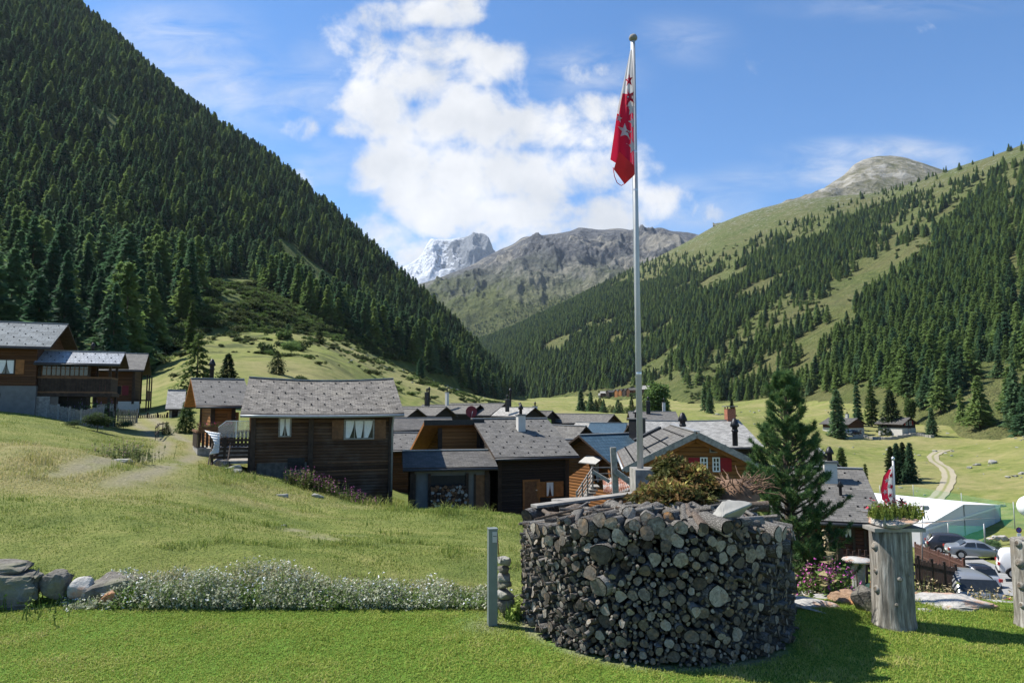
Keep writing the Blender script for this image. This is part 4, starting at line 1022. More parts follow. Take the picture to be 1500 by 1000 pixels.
# log stack in the shed
def log_stack(name, label, W, Hh, X, n, seed, r0=.05, r1=.1, parent=None):
    gg = random.Random(seed); b = MB(); b.X = X; z = 0
    while z < Hh:
        x = -W/2
        while x < W/2:
            r = gg.uniform(r0, r1)
            b.tube([(x + r, -.03 - gg.random()*.08, z + r + gg.uniform(-.02, .02)), (x + r, .4, z + r)], r, M_WOODBR, 6, True, gg.choice([M_WOODGR, M_WOODBR, M_WOODDK]), smooth=True); x += 2*r
        z += (r0 + r1) * .88
    return tag(b.build(name, parent), label, 'firewood', kind='stuff')
Xg = Matrix.Translation((G.x, G.y, G.z)) @ Matrix.Rotation(R(G.rz), 4, 'Z') @ Matrix.Translation((sum(fp(G, q, 700)[0] for q in (632, 681)) / 2, -.42, .25))
log_stack('log_stack', 'stack of split firewood in the open bay of the low shed', 1.85, 2.2, Xg, 0, 4)
tg_ = part('terrace_slab', None, lambda b: b.box(*(lambda p, q: (p.x, q.x + .3, p.y - 2.0, p.y - .2, -3.75, -3.55))(at(716, 740, 38), at(775, 742, 38)), M_CONC)); tag(tg_, 'pale concrete terrace slab in front of the dark boarded house door', 'terrace')
# ---------------- roofs behind, in rows
RB = hx('house', 'house with two-tone grey roof showing between the barn and the orange gable', 560, 652, 661, 636, 52, 6, .5, .4, 12, roof=M_SLATE, wall=M_LOGBR, guards=.9)
RC = hx('house', 'dark house with plain grey roof one row behind the two-tone roof', 560, 668, 631, 614, 63, 6, .5, .4, 12, roof=M_SLATE_DK, wall=M_LOGBLK)
RD = hy('house', 'dark gabled house with slender chimney just right of the barn roof end', 596, 627, 612, 600, 78, 9, .4, .5, 42, roof=M_SLATE, wall=M_LOGBLK)
chimney(RD.o, -2.0, 4.0, RD.h + .6, RD.h + 1.7, .4, M_CONC)
RE = hy('house', 'dark gabled house with black chimney pipe and pale grey lit roof', 638, 670, 610, 597, 86, 11, .4, .5, 46, roof=M_SLATE, wall=M_LOGBLK)
chimney(RE.o, 0, 3, RE.h + RE.rise - .3, RE.h + RE.rise + 2.0, .22, M_BLACK, 'pipe')
RF_ = hy('house', 'dark gabled house with wide roof behind the satellite dish', 689, 718, 607, 594, 97, 12, .4, .5, 46, roof=M_SLATE, wall=M_LOGBLK)
chimney(RF_.o, -1.5, 5, RF_.h + 1, RF_.h + 2.9, .4, M_STUC); chimney(RF_.o, -2, 9, RF_.h + .6, RF_.h + 2.9, .5, M_BLACK)
RG = hy('house', 'largest black gable of the back row beside the white chimney', 718, 762, 609, 592, 96, 11, .5, .6, 44, roof=M_SLATE, wall=M_LOGBLK)
RH = hy('house', 'gabled house with bright grey roof at the right of the back row', 768, 800, 611, 598, 90, 8, .5, .6, 40, roof=M_SLATE_PALE, wall=M_LOGBLK)
chimney(RH.o, -1.8, 3, RH.h + .4, RH.h + 2.0, .4, M_BLACK); chimney(RH.o, .4, 5, RH.h + 1, RH.h + 2.9, .3, M_BLACK, 'pipe')
RI = hy('house', 'small dark gable behind the round green bush of the back row', 800, 820, 613, 603, 96, 6, .4, .5, 40, roof=M_SLATE_DK, wall=M_LOGBLK)
RJ = hy('house', 'house with dark gable and two chimneys behind the grey metal roof', 888, 912, 621, 608, 92, 15, .5, .6, 46, roof=M_SLATE, wall=M_LOGBLK)
chimney(RJ.o, -1.9, 12, RJ.h + .5, RJ.h + 2.0, .5, M_STUC); chimney(RJ.o, -1.9, 15, RJ.h + .3, RJ.h + 1.9, .7, M_BRICK)
RK = hy('house', 'house with grey seamed roof and dark gable left of the blue roof', 842, 876, 645, 626, 60, 7, .4, .5, 40, roof=M_SLATE_PALE if 0 else M_SLATE, wall=M_LOGBLK)
RL = hx('house', 'house with plain light blue metal roof in the middle of the village', 858, 915, 636, 621, 74, 6, .5, .4, -14, roof=M_METAL_BL, wall=M_LOGBR)
RN = hy('house', 'house with faded whitish roof right of the light blue metal roof', 925, 950, 638, 622, 78, 8, .5, .6, 46, roof=M_SLATE_PALE, wall=M_LOGBLK)
RO = hx('house', 'far house with grey roof and dark chimney under the round broad tree', 923, 996, 617, 604, 94, 7, .5, .4, -6, roof=M_SLATE, wall=M_LOGRED)
chimney(RO.o, -.6, 2.5, RO.h + .3, RO.h + 2.6, .55, M_BLACK); chimney(RO.o, 1.8, 4.5, RO.h + .9, RO.h + 2.4, .4, M_STUC)
RP = hx('house', 'long house with very pale old stone roof and brick chimney', 948, 1120, 657, 617, 56, 9, .6, .5, 4, roof=M_SLATE_PALE, wall=M_LOGBLK, sag=.1, jig=.02)
chimney(RP.o, 4.1, 4.6, RP.h + 1.6, RP.h + RP.rise + 1.1, .75, M_BRICK, 'slab')
RQ = hx('house', 'dark-roofed house with black satellite dish between the slate roof and the blue tiles', 822, 880, 682, 646, 49, 7, .5, .4, 12, roof=M_SLATE_DK, wall=M_LOGBLK)
dish('satellite_dish', 'small black satellite dish against a dark roof', at(852, 656, 48.0), .28, (-.2, -1, .3), M_BLACK, .7)
RS = hx('house', 'orange house with blue tiled roof and white-curtained bay', 893, 990, 677, 638, 45, 4.8, .6, .6, 34, -6.4, roof=M_METAL_BL, wall=M_LOGOR, corner=M_WOODOR, gut=None)
XL_ = xf('l', RS.w, RS.d)
window(RS.o, XL_, .9, RS.h - 1.6, .9, 1.2, fmat=M_WOODOR, curtain=2)
part('awning', RS.o, lambda b: (setattr(b, 'X', XL_), b.slab([[(.1, -.7, RS.h - .35), (1.8, -.7, RS.h - .35)], [(.1, 0, RS.h + .05), (1.8, 0, RS.h + .05)]], .06, M_RIDGE)))
chimney(RS.o, 1.6, 1.6, RS.h + .6, RS.h + 2.4, .8, M_BLACK)
# ---------------- the house with the red shutters
K = hy('chalet', 'orange log chalet with white windows and a red shutter under a broad gable', 915, 1132, 690, 637, 30, 9.0, .7, .7, -7, -5.2, roof=M_SLATE, wall=M_LOGOR, guards=.55, emat=M_WOODBR, under=M_WOODBR, gut=M_GUTG)
fwin(K, 1027, 1035, 671, 689, fmat=M_WHITE, shut=.48, smat=M_RED, right=False, rows=3); fwin(K, 1045, 1053, 671, 689, fmat=M_WHITE, shut=.48, smat=M_RED, left=False, rows=3)
part('gable_vent', K.o, lambda b: (lambda u, z: (b.box(u - .17, u + .17, -.08, 0, z - .2, z + .2, M_WOODGR), b.box(u - .12, u + .12, -.1, -.08, z - .15, z + .15, M_BLACK)))(*fp(K, 1045, 656)))
def _barge(b):
    for sx in (-1, 1):
        x = sx * (K.w/2 + .7); z = K.h - K.rise / (K.w/2) * .7
        b.beam((x, -.72, z + .02), (0, -.72, K.h + K.rise + .02), .06, .26, M_WOODGR); b.beam((x * .93, -.2, z - .05), (0, -.2, K.h + K.rise - .22), .14, .18, M_WOODOR)
part('bargeboard', K.o, _barge)
chimney(K.o, .05, 4.6, K.h + K.rise - .9, K.h + K.rise + .2, .28, M_BLACK, 'pipe'); chimney(K.o, 2.75, 5.2, K.h + .4, K.h + K.rise - .1, .28, M_BLACK, 'pipe')
part('skylight', K.o, lambda b: b.beam((-2.5, 3.2, K.h + .75), (-1.2, 3.2, K.h + 1.4), .9, .12, M_BLACK))
# ---------------- right house
Iq = hx('house', 'red-brown boarded house with steep grey slate roof behind the pine tree', 1130, 1301, 768, 689, 27, 8.5, .6, .4, -18, -6.2, roof=M_SLATE, wall=M_LOGRED, guards=.8, corner=M_WOODDK)
fwin(Iq, 1237, 1248, 774, 787, fmat=M_WOODDK, curtain=True, cols=1)
fdoor(Iq, 1252, 1266, 774, 806, m1=M_LOGRED, m2=M_WOODDK)
chimney(Iq.o, .55, 2.9, Iq.h + .3, Iq.h + 1.85, .5, M_STUC)
part('roof_vent', Iq.o, lambda b: (lambda z: b.lathe([(.06, 0), (.06, .35), (.14, .4), (.02, .6)], M_BLACK, 8, c=(.75, 1.6, z)))(Iq.h + Iq.rise * 1.6 / (Iq.d/2) + .1))
RT = hy('house', 'house with black gable and white chimney peeking out behind the pine tree', 1178, 1238, 690, 668, 40, 6, .4, .5, -20, roof=M_SLATE_DK, wall=M_STUC)
# ---------------- the two houses on the far right meadow
J1 = hy('house', 'far cream house with brown upper storey beside two parked cars', 1243, 1271, 622, 613, 215, 9, .8, .8, 28, roof=M_SLATE_DK, wall=M_LOGBR, base=2.4, bmat=M_STUC)
J1b = part('side_windows', J1.o, lambda b: [b.box(J1.w/2 + .05, J1.w/2 + .09, 1 + k * 2.2, 2 + k * 2.2, .8, 1.8, M_GLASS) for k in range(4)])
J1c = part('window', J1.o, lambda b: [b.box(-2 + k * 1.8, -1.1 + k * 1.8, -.1, -.05, .8, 1.8, M_GLASS) for k in range(3)])
chimney(J1.o, 1.5, 4, J1.h + .6, J1.h + 3, .8, M_STUC)
J2 = hy('house', 'far black house with bright red shutters and pale stone base', 1322, 1347, 622, 612, 208, 8, .8, .8, 24, roof=M_SLATE_DK, wall=M_LOGBLK, base=1.9, bmat=M_STUC, gut=None)
for sx in (-.9, .9):
    window(J2.o, I4, sx, J2.h - .5, .8, 1.1, fmat=M_WHITE, shut=.6, smat=M_RED, left=sx < 0, right=sx > 0)
door(J2.o, I4, .2, 0, 1.1, 1.8, m1=M_DKRED)
J3 = hx('shed', 'tiny black shed beside the far house with red shutters', 1312, 1323, 622, 617, 214, 4, .3, .3, 10, roof=M_SLATE_DK, wall=M_LOGBLK)
# dry stone wall below them
sw = MB(); gw = random.Random(8)
for k in range(60):
    px = 1238 + k * 2.1; p = gpt(px, 203 + 3 * math.sin(k / 6)); r = gw.uniform(.5, .9)
    sw.box(p.x - r * .6, p.x + r * .6, p.y - .5, p.y + .5, p.z - .6, p.z + r * .9, M_STONE)
tag(sw.build('stone_wall'), 'low dry stone wall in front of the two far houses', 'wall')
# ---------------- far hamlet
hm = [(886, 578, 14, M_SLATE_PALE, M_LOGBR), (897, 577.5, 12, M_SLATE_DK, M_LOGBLK), (904, 577, 11, M_SLATE_DK, M_LOGBLK), (909, 577.5, 10, M_SLATE, M_LOGOR), (915, 575.5, 11, M_SLATE_DK, M_LOGOR), (921, 576, 11, M_SLATE_DK, M_LOGBLK), (927, 574.5, 10, M_SLATE, M_LOGBR), (932, 574, 10, M_SLATE_DK, M_LOGOR), (948, 571, 12, M_SLATE_PALE, M_LOGOR), (946, 574.5, 11, M_SLATE_PALE, M_LOGBR), (880, 583, 7, M_SLATE_PALE, M_STUC)]
HAMQ = ['pale-roofed house at the left end of the far hamlet', 'black house second in the far hamlet row', 'black house with dark roof third in the far hamlet row', 'orange house with grey roof in the left half of the far hamlet', 'orange house with dark roof in the middle of the far hamlet', 'black house just right of the middle of the far hamlet', 'brown house with grey roof in the right half of the far hamlet', 'orange house with dark roof just left of the flagpole in the far hamlet', 'uppermost pale-roofed house of the far hamlet, right of the flagpole', 'brown pale-roofed house just below the uppermost hamlet house', 'white hut standing apart below the left end of the far hamlet']
def on_sheet(S_, px, py):
    a, e = ae(px, py); j = int(np.argmin(np.abs(S_.A - a))); ee = (S_.Z[:, j] - H0) / S_.Y[:, j]; i = int(np.argmax(ee >= e)); return Vector((a * S_.Y[i, j], S_.Y[i, j], S_.Z[i, j]))
for (px, py, W, rm, wm_), lb in zip(hm, HAMQ):
    p = on_sheet(RF, px, py + 2)
    house('hamlet_house', lb, 'house', p.x, p.y, p.z - .3, 25 if px % 2 else -20, W * .85, 7, 4.6, 2.2, 'x', 1, .6, wall=wm_, roof=rm, dz=8, group='houses of the far hamlet', gut=None)
# ---------------- steel stairs, lean-to and posts between the houses
st = thing('outdoor_stairs', 'grey outdoor stairs with barred railing below the blue-tiled house', 'stairs', (0, 0, 0))
p0 = at(845, 728, 33); p1 = at(868, 692, 34.5)
def _strs(b):
    for k in range(9):
        q = p0.lerp(p1, k / 8); b.box(q.x - .1, q.x + .35, q.y, q.y + 1.0, q.z - .75, q.z - .69, M_WOODGR)
part('steps', st, _strs)
def _sr(b):
    for h_ in (.0, -.2, -.4, -.6): b.beam(p0 + Vector((0, 0, h_ + .25)), p1 + Vector((0, 0, h_ + .25)), .04, .05, M_WOODGR)
    for k in range(4): q = p0.lerp(p1, k / 3); b.box(q.x - .04, q.x + .04, q.y - .04, q.y + .04, q.z - .9, q.z + .3, M_WOODGR)
    e = p1 + Vector((1.6, .2, .0))
    for h_ in (.0, -.3, -.6): b.beam(p1 + Vector((0, 0, h_ + .25)), e + Vector((0, 0, h_ + .25)), .04, .05, M_WOODGR)
part('railing', st, _sr)
def corr(name, label, pts, n, mat):
    a, b_, c_, d_ = [Vector(p) for p in pts]; bb = MB()
    for k in range(n * 4):
        u0, u1 = k / (n * 4), (k + 1) / (n * 4); nrm = (b_ - a).cross(d_ - a).normalized()
        f = lambda u: nrm * (.025 * math.sin(u * n * 2 * math.pi))
        bb.face([a.lerp(b_, u0) + f(u0), a.lerp(b_, u1) + f(u1), d_.lerp(c_, u1) + f(u1), d_.lerp(c_, u0) + f(u0)], mat, smooth=True)
    o = bb.build(name); md = o.modifiers.new('t', 'SOLIDIFY'); md.thickness = .01
    return tag(o, label, 'roof sheet')
m_, t_, b_ = mat_new('rusty_corrugated', .7, .2, .3); tc_ = t_.new('ShaderNodeTexCoord'); n_ = t_.noise(3, 5, tc_.outputs['Object'], .7)
t_.link(t_.ramp(n_, [(.42, (.50, .49, .46)), (.52, (.42, .22, .15)), (.65, (.24, .09, .05))]), b_.inputs['Base Color']); M_CORR = m_
corr('corrugated_sheet', 'rusty corrugated roof sheet leaning left of the weathered post', [at(884, 720, 28), at(901, 722, 27.5), at(899, 699, 29), at(883, 702, 29.4)], 6, M_CORR)
corr('corrugated_sheet', 'rusty corrugated roof sheet right of the weathered post by the plinth', [at(905, 722, 27.4), at(934, 714, 27.0), at(922, 698, 29), at(905, 700, 29)], 8, M_CORR)
def post(name, label, a, b2, w_, mat=M_WOODGR):
    bb = MB(); bb.beam(a, b2, w_, w_, mat); return tag(bb.build(name), label, 'post')
post('timber_post', 'upright weathered timber post between the two rusty roof sheets', at(903, 740, 27), at(898, 655, 27), .22)
post('leaning_beam', 'grey beam sloping down to the right against the timber post', at(902, 690, 26.8), at(935, 715, 26.6), .2)
post('leaning_beam', 'thin grey rail sloping down from the stairs towards the plinth', at(868, 690, 27.2), at(893, 705, 27.0), .12)
# ================================================================== FOREGROUND: the wood pile
M_BARK = None
def bark_mat():
    m, t, b = mat_new('log_bark', .95, 0, .1); tc = t.new('ShaderNodeTexCoord'); oi = t.new('ShaderNodeObjectInfo')
    at_ = t.attr('rv').outputs['Fac']; rv = t.math('FRACT', t.math('ADD', oi.outputs['Random'], at_))
    mp = t.new('ShaderNodeMapping'); mp.inputs['Scale'].default_value = (6, 6, 1.2); t.link(tc.outputs['UV'], mp.inputs[0])
    n = t.noise(2.5, 6, mp.outputs[0], .7); c = t.ramp(n, [(.3, (.030, .027, .024)), (.52, (.12, .112, .10)), (.70, (.48, .455, .41))])
    c = t.mix(t.mrange(rv, .75, 1, 0, .45), c, (.17, .10, .055)); c = t.mix(t.mrange(rv, .35, .1, 0, .4), c, (.33, .32, .30))
    t.link(c, b.inputs['Base Color']); t.link(t.bump(n, .9, .02), b.inputs['Normal']); return m
def end_mat(name='log_end', warm=0.0):
    m, t, b = mat_new(name, .9, 0, .15); tc = t.new('ShaderNodeTexCoord'); oi = t.new('ShaderNodeObjectInfo')
    rv = t.math('FRACT', t.math('ADD', oi.outputs['Random'], t.attr('rv').outputs['Fac']))
    v = t.vmath('SUBTRACT', tc.outputs['UV'], (.5, .5, 0)); sp = t.new('ShaderNodeSeparateXYZ'); t.link(v, sp.inputs[0])
    cb = t.new('ShaderNodeCombineXYZ'); t.link(sp.outputs[0], cb.inputs[0]); t.link(sp.outputs[1], cb.inputs[1]); t.link(t.math('MULTIPLY', rv, 40), cb.inputs[2])
    n0 = t.noise(3, 3, cb.outputs[0], .6); r = t.math('ADD', t.vmath('LENGTH', v), t.math('MULTIPLY', n0, .12))
    ring = t.math('SINE', t.math('MULTIPLY', r, 95)); an = t.math('ARCTAN2', sp.outputs[1], sp.outputs[0])
    cc = t.new('ShaderNodeCombineXYZ'); t.link(t.math('MULTIPLY', an, 2.2), cc.inputs[0]); t.link(t.math('MULTIPLY', t.vmath('LENGTH', v), .8), cc.inputs[1]); t.link(t.math('MULTIPLY', rv, 33), cc.inputs[2])
    ck = t.noise(2.3, 3, cc.outputs[0], .6)
    n = t.noise(5, 5, cb.outputs[0], .7)
    f = t.math('ADD', t.math('ADD', t.math('MULTIPLY', n, .62), t.math('MULTIPLY', rv, .30)), t.math('MULTIPLY', ring, .03))
    c = t.ramp(f, [(.25, (.045, .038, .030)), (.46, (.125, .110, .090)), (.74, (.42, .385, .32))])
    c = t.mix(t.mrange(t.noise(1.7, 2, cb.outputs[0]), .52, .7, 0, .5 + warm), c, (.30, .19, .10) if not warm else (.55, .27, .10))
    c = t.mix(t.mrange(ck, .36, .31, 0, .85), c, (.02, .018, .016))
    t.link(c, b.inputs['Base Color']); t.link(t.bump(t.math('ADD', n, t.math('MULTIPLY', ck, .8)), .7, .01), b.inputs['Normal']); return m
M_BARK = bark_mat(); M_END = end_mat(); M_ENDW = end_mat('fresh_log_end', .5)
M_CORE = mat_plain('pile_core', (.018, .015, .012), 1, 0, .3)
NSEG = 12
def log_arrays(g, rings=3):
    """unit log: cut end at z = 0, body to z = -1, radius 1"""
    an = np.arange(NSEG) * 2 * np.pi / NSEG; ph = g.random(3) * 6.28
    rad = 1 + .09 * np.sin(an * 2 + ph[0]) + .06 * np.sin(an * 3 + ph[1]) + .05 * g.normal(0, 1, NSEG)
    if g.random() < .25: rad = np.minimum(rad, .55 / np.maximum(.3, np.cos(an - ph[2])))      # split billet
    tz = g.normal(0, .10, 2); V = []; uv_ring = []
    for k in range(rings):
        z = -k / (rings - 1); s_ = 1 + .06 * g.normal() * (k > 0); o = g.normal(0, .08, 2) * (k > 0)
        zz = z + (0 if k else 1) * 0
        V.append(np.stack([rad * s_ * np.cos(an) + o[0], rad * s_ * np.sin(an) + o[1], np.full(NSEG, zz)], 1))
    V[0][:, 2] += .22 * (tz[0] * np.cos(an) + tz[1] * np.sin(an))
    c0 = np.array([[0, 0, .0]]); ch = V[0] * np.array([.94, .94, 1]) + np.array([0, 0, .018])
    return np.concatenate(V), ch, c0, rad
def log_faces():
    S = []; U = []
    for k in range(2):
        for j in range(NSEG):
            j2 = (j + 1) % NSEG; S.append([k*NSEG + j2, k*NSEG + j, (k+1)*NSEG + j, (k+1)*NSEG + j2])
            U += [((j + 1) / NSEG * 3, k * .5), (j / NSEG * 3, k * .5), (j / NSEG * 3, (k + 1) * .5), ((j + 1) / NSEG * 3, (k + 1) * .5)]
    E = []; UE = []
    for j in range(NSEG):
        j2 = (j + 1) % NSEG; E.append([j, j2, NSEG])
        for q in (j, j2): UE.append((.5 + .5 * math.cos(2*math.pi*q/NSEG), .5 + .5 * math.sin(2*math.pi*q/NSEG)))
        UE.append((.5, .5))
    return np.array(S), np.array(U), np.array(E), np.array(UE)
LS, LU, LE, LUE = log_faces()
gl = np.random.default_rng(77)
LOGV = [log_arrays(gl) for _ in range(14)]
BODY = []; ENDM = []; ENDW = []
for (V, ch, c0, rad) in LOGV:
    o = mesh_np('firewood_log', V, LS, 4, M_BARK, smooth=True, uv=LU); BODY.append(o.data); bpy.data.objects.remove(o)
    Ve = np.concatenate([ch, ch.mean(0)[None] + [[0, 0, .01]]])
    o = mesh_np('cut_end', Ve, LE, 3, M_END, uv=LUE); ENDM.append(o.data); bpy.data.objects.remove(o)
    o = mesh_np('cut_end', Ve, LE, 3, M_ENDW, uv=LUE); ENDW.append(o.data); bpy.data.objects.remove(o)
def axes(d, twist):
    d = d / np.linalg.norm(d); up = np.array([0, 0, 1.0]) if abs(d[2]) < .9 else np.array([1.0, 0, 0])
    s_ = np.cross(up, d); s_ /= np.linalg.norm(s_); u_ = np.cross(d, s_); c, q = math.cos(twist), math.sin(twist)
    return np.stack([s_ * c + u_ * q, -s_ * q + u_ * c, d], 1)
def place_log(k, p, d, r, L, twist, label, group='logs of the round wood pile', warm=False, name='firewood_log', back=False):
    M = Matrix(axes(np.array(d, float), twist).tolist()).to_4x4(); M.translation = Vector(p)
    o = bpy.data.objects.new(name, BODY[k]); put(o); o.matrix_world = M @ Matrix.Diagonal((r, r, L, 1)); tag(o, label, 'log', group)
    e = bpy.data.objects.new('cut_end', (ENDW if warm else ENDM)[k]); put(e, o)
    if back:
        e2 = bpy.data.objects.new('cut_end', ENDM[k]); put(e2, o); e2.matrix_local = Matrix.Translation((0, 0, -1)) @ Matrix.Rotation(math.pi, 4, 'X')
    return o
# pack round ends on the unrolled drum
HW = 1.10
def HT(th): return HW + .24 * max(0.0, math.cos(th + .15)) ** 1.5
def drum_hit(px, py):
    a, e = ae(px, py); A_ = a*a + 1; B_ = -2 * (a * PX + PY); C_ = PX*PX + PY*PY - PR*PR; dd = B_*B_ - 4*A_*C_
    y = (-B_ - math.sqrt(max(dd, 0))) / (2 * A_); x = a * y; return math.atan2(x - PX, PY - y), H0 + e * y
circ = []
for (px, py, rp_) in [(886, 808, 16), (868, 839, 12.5), (880, 857, 16), (1050, 872, 17), (910, 874, 10), (984, 838, 10), (1026, 855, 10), (1040, 846, 8), (947, 800, 9), (912, 790, 9), (860, 770, 13), (905, 783, 10), (948, 779, 11), (803, 776, 8), (846, 781, 9), (1040, 791, 8), (1018, 806, 8), (830, 790, 8), (962, 779, 12), (798, 846, 8), (910, 940, 9), (836, 925, 9), (912, 832, 9), (945, 835, 9), (975, 915, 8), (1030, 897, 9)]:
    th, z = drum_hit(px, py); circ.append((th * PR, z, rp_ * .0069))
C_ = np.array(circ); th0, th1 = R(-128), R(112)
for (n_try, r0, r1, zlo) in [(1100, .058, .082, 1.0), (160, .052, .07, 0), (650, .036, .05, 0), (7000, .025, .034, 0), (100000, .013, .024, 0)]:
    for _ in range(n_try):
        s_ = gl.uniform(th0, th1) * PR; z = gl.uniform(max(zlo, r1), HT(s_ / PR)); r = gl.uniform(r0, r1)
        if z - r < 0: continue
        dd = np.hypot(C_[:, 0] - s_, C_[:, 1] - z) - C_[:, 2] - r
        if dd.min() > -.10 * r: C_ = np.vstack([C_, [s_, z, r]])
print('pile logs', len(C_))
vis = np.abs(C_[:, 0] / PR + R(11)) < R(88)
rank = np.argsort(-(C_[:, 2] * np.where(vis, 1, 0)))
NIND = 236
SV, SFb, SFe, SUb, SUe, SR = [], [], [], [], [], []
def drum(i, jit):
    s_, z, r = C_[i]; th = s_ / PR; out = np.array([math.sin(th), -math.cos(th), 0])
    dep = gl.normal(0, .034) + (.03 if r > .07 else 0); d = out + gl.normal(0, .13, 3) * np.array([1, 1, .8]); d[2] -= .03
    return np.array([PX, PY, 0]) + out * (PR + dep) + np.array([0, 0, z]), d, r
LABL = 'grey round-cut log packed in the drum-shaped wood pile, end facing outward'
for q, i in enumerate(rank):
    p, d, r = drum(i, 1); k = int(gl.integers(0, 14)); tw = gl.random() * 6.28; L = .42
    if q < NIND: place_log(k, p, d, r, L, tw, LABL)
    else:
        V, ch, c0, rad = LOGV[k]; A3 = axes(d, tw); Ve = np.concatenate([ch, ch.mean(0)[None] + [[0, 0, .01]]])
        AV = np.concatenate([V, Ve]) * np.array([r, r, L]) @ A3.T + p; off = sum(len(x) for x in SV)
        SV.append(AV); SFb.append(LS + off); SFe.append(LE + off + len(V)); SUb.append(LU); SUe.append(LUE); SR.append(np.full(len(AV), gl.random()))
# dark heart of the pile, so that no light shows through
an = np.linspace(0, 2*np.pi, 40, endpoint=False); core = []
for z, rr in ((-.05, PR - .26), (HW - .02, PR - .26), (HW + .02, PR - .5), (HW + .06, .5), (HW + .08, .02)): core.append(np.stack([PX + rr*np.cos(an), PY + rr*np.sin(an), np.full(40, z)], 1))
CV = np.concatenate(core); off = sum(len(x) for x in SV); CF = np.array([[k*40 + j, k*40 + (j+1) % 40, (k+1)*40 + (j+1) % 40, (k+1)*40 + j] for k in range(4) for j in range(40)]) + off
Fb = np.concatenate(SFb); Fe = np.concatenate(SFe)
wp_ = mesh_np('log_pile', np.concatenate(SV + [CV]), np.concatenate([Fb.ravel(), CF.ravel(), Fe.ravel()]), np.concatenate([np.full(len(Fb) + len(CF), 4), np.full(len(Fe), 3)]), [M_BARK, M_CORE, M_END],
    np.concatenate([np.zeros(len(Fb)), np.ones(len(CF)), np.full(len(Fe), 2)]), smooth=np.concatenate([np.ones(len(Fb)), np.zeros(len(CF) + len(Fe))]).astype(bool),
    uv=np.concatenate(SUb + [np.zeros((len(CF) * 4, 2))] + SUe), attrs=dict(rv=np.concatenate(SR + [np.zeros(len(CV))])))
tag(wp_, 'thinner weathered billets filling the round drum-shaped wood pile', 'firewood', kind='stuff')
# loose logs on top
def zheap(x, y):
    r = math.hypot(x - PX, y - PY) / PR; return HW + .02 + (HT(math.atan2(x - PX, PY - y)) - HW) * min(1, r) ** .8 + .11 * max(0, 1 - r * r)
def heap_hit(px, py, up):
    a, e = ae(px, py); y = PY - PR - .2
    while y < PY + PR + .1:
        if H0 + e * y < zheap(a * y, y) + up: break
        y += .02
    return np.array([a * y, y, H0 + e * y])
TOP = [(772,756,812,744,10,'thick dark bark-covered log at the left rim of the wood pile top',0),(798,744,852,735,8,'knotty grey log behind the left rim of the wood pile top',0),(828,752,856,741,8,'log with a mossy grey-green end near the left rim of the pile top',0),
 (776,773,868,748,5,'lower half of the long thin pole sloping up across the left of the pile top',0),(866,749,943,716,5.5,'upper half of the long thin pole reaching up to the brushwood',0),
 (921,753,893,741,10.5,'pale smooth birch-like log with a black cut end on the pile top',0),(950,758,968,749,11,'big round grey log end right of the pale birch-like log',0),(914,742,950,735,6,'rough log with an orange cut end below the plinth',1),
 (813,764,846,757,4.5,'short branch with a bright orange cut end on the left rim',1),(829,761,862,752,4.5,'lichen-spotted branch with orange end beside another orange-ended branch',1),(872,753,903,747,6,'grey knotty log lying crosswise in the middle left of the pile top',0),
 (980,757,1012,748,7.5,'log with a yellowish end lying in front of the brushwood',1),(1008,746,1034,738,6,'dark log lying behind the yellow-ended log',0),(1004,778,1001,752,9,'upright reddish-brown barked log on the front rim of the pile',0),
 (1044,778,1018,756,7,'yellow lichen-covered log slanting on the front rim of the pile',0),(1030,757,1066,772,9,'smooth grey log slanting right beside the lichen-covered one',0),(1016,729,1082,741,4,'long pale peeled branch lying right of the brushwood',0),
 (985,788,992,764,12,'stout log with torn bark on the front rim of the pile',0),(962,776,970,758,12,'large grey log end second from the front middle of the rim',0),(1075,772,1112,764,8,'rough bark-covered log on the right front rim',0),(1108,774,1136,760,7,'reddish log end at the far right rim of the pile',1),
 (1020,743,1058,734,7,'dark log under the pale peeled branch',0),(846,773,858,757,11,'half-round log on the left front rim',0),(877,775,884,759,9,'pale log end on the front rim left of the middle',0),(800,782,812,768,10,'log on the left front rim with a pale pointed end',0),(1070,800,1074,780,9,'bark-covered log on the right front rim under the bleached block',0),
 (924,776,922,762,8,'light split billet on the front rim below the black-ended log',0),(770,790,782,774,9,'lowest log at the left edge of the pile rim',0),(1095,735,1125,742,9,'ragged dark bark slab at the right back of the pile',0)]
for (xa, ya, xb, yb, rp_, lab, wm) in TOP:
    r = rp_ * .0076; pa = heap_hit(xa, ya, r * .6); pb = heap_hit(xb, yb, r * .6); ro_ = math.hypot(pa[0] - PX, pa[1] - PY); sc_ = min(1, (PR + .01) / ro_); pa[0] = PX + (pa[0] - PX) * sc_; pa[1] = PY + (pa[1] - PY) * sc_; d = pa - pb; L = max(.22, np.linalg.norm(d))
    if np.linalg.norm(d) < .1 or xa in (950, 962, 985, 1004, 846, 877, 800, 1070, 924, 770): d = np.array([pa[0] - PX, pa[1] - PY, .12]) + np.array([0, 0, 0.]); L = .5
    place_log(int(gl.integers(0, 14)), pa, d, r, L, gl.random() * 6, lab, group='loose logs on top of the wood pile', warm=bool(wm), back=True)
for q in range(44):
    th = gl.uniform(R(-120), R(110)); rr = PR * math.sqrt(gl.uniform(.10, .80)); x = PX + rr*math.sin(th); y = PY - rr*math.cos(th); r = gl.uniform(.035, .075); L = gl.uniform(.28, .55)
    dz = gl.uniform(-.3, .3) if rr < PR * .7 else 0; ang = th + gl.normal(0, .7); d = np.array([math.sin(ang), -math.cos(ang), -.12 + gl.normal(0, .1)])
    place_log(int(gl.integers(0, 14)), np.array([x, y, zheap(x, y) + r * .1]) + d * L * .3, d, r, L, gl.random() * 6, 'loose weathered log lying jumbled on the sloping top of the wood pile', group='jumbled logs on the pile top', back=True)
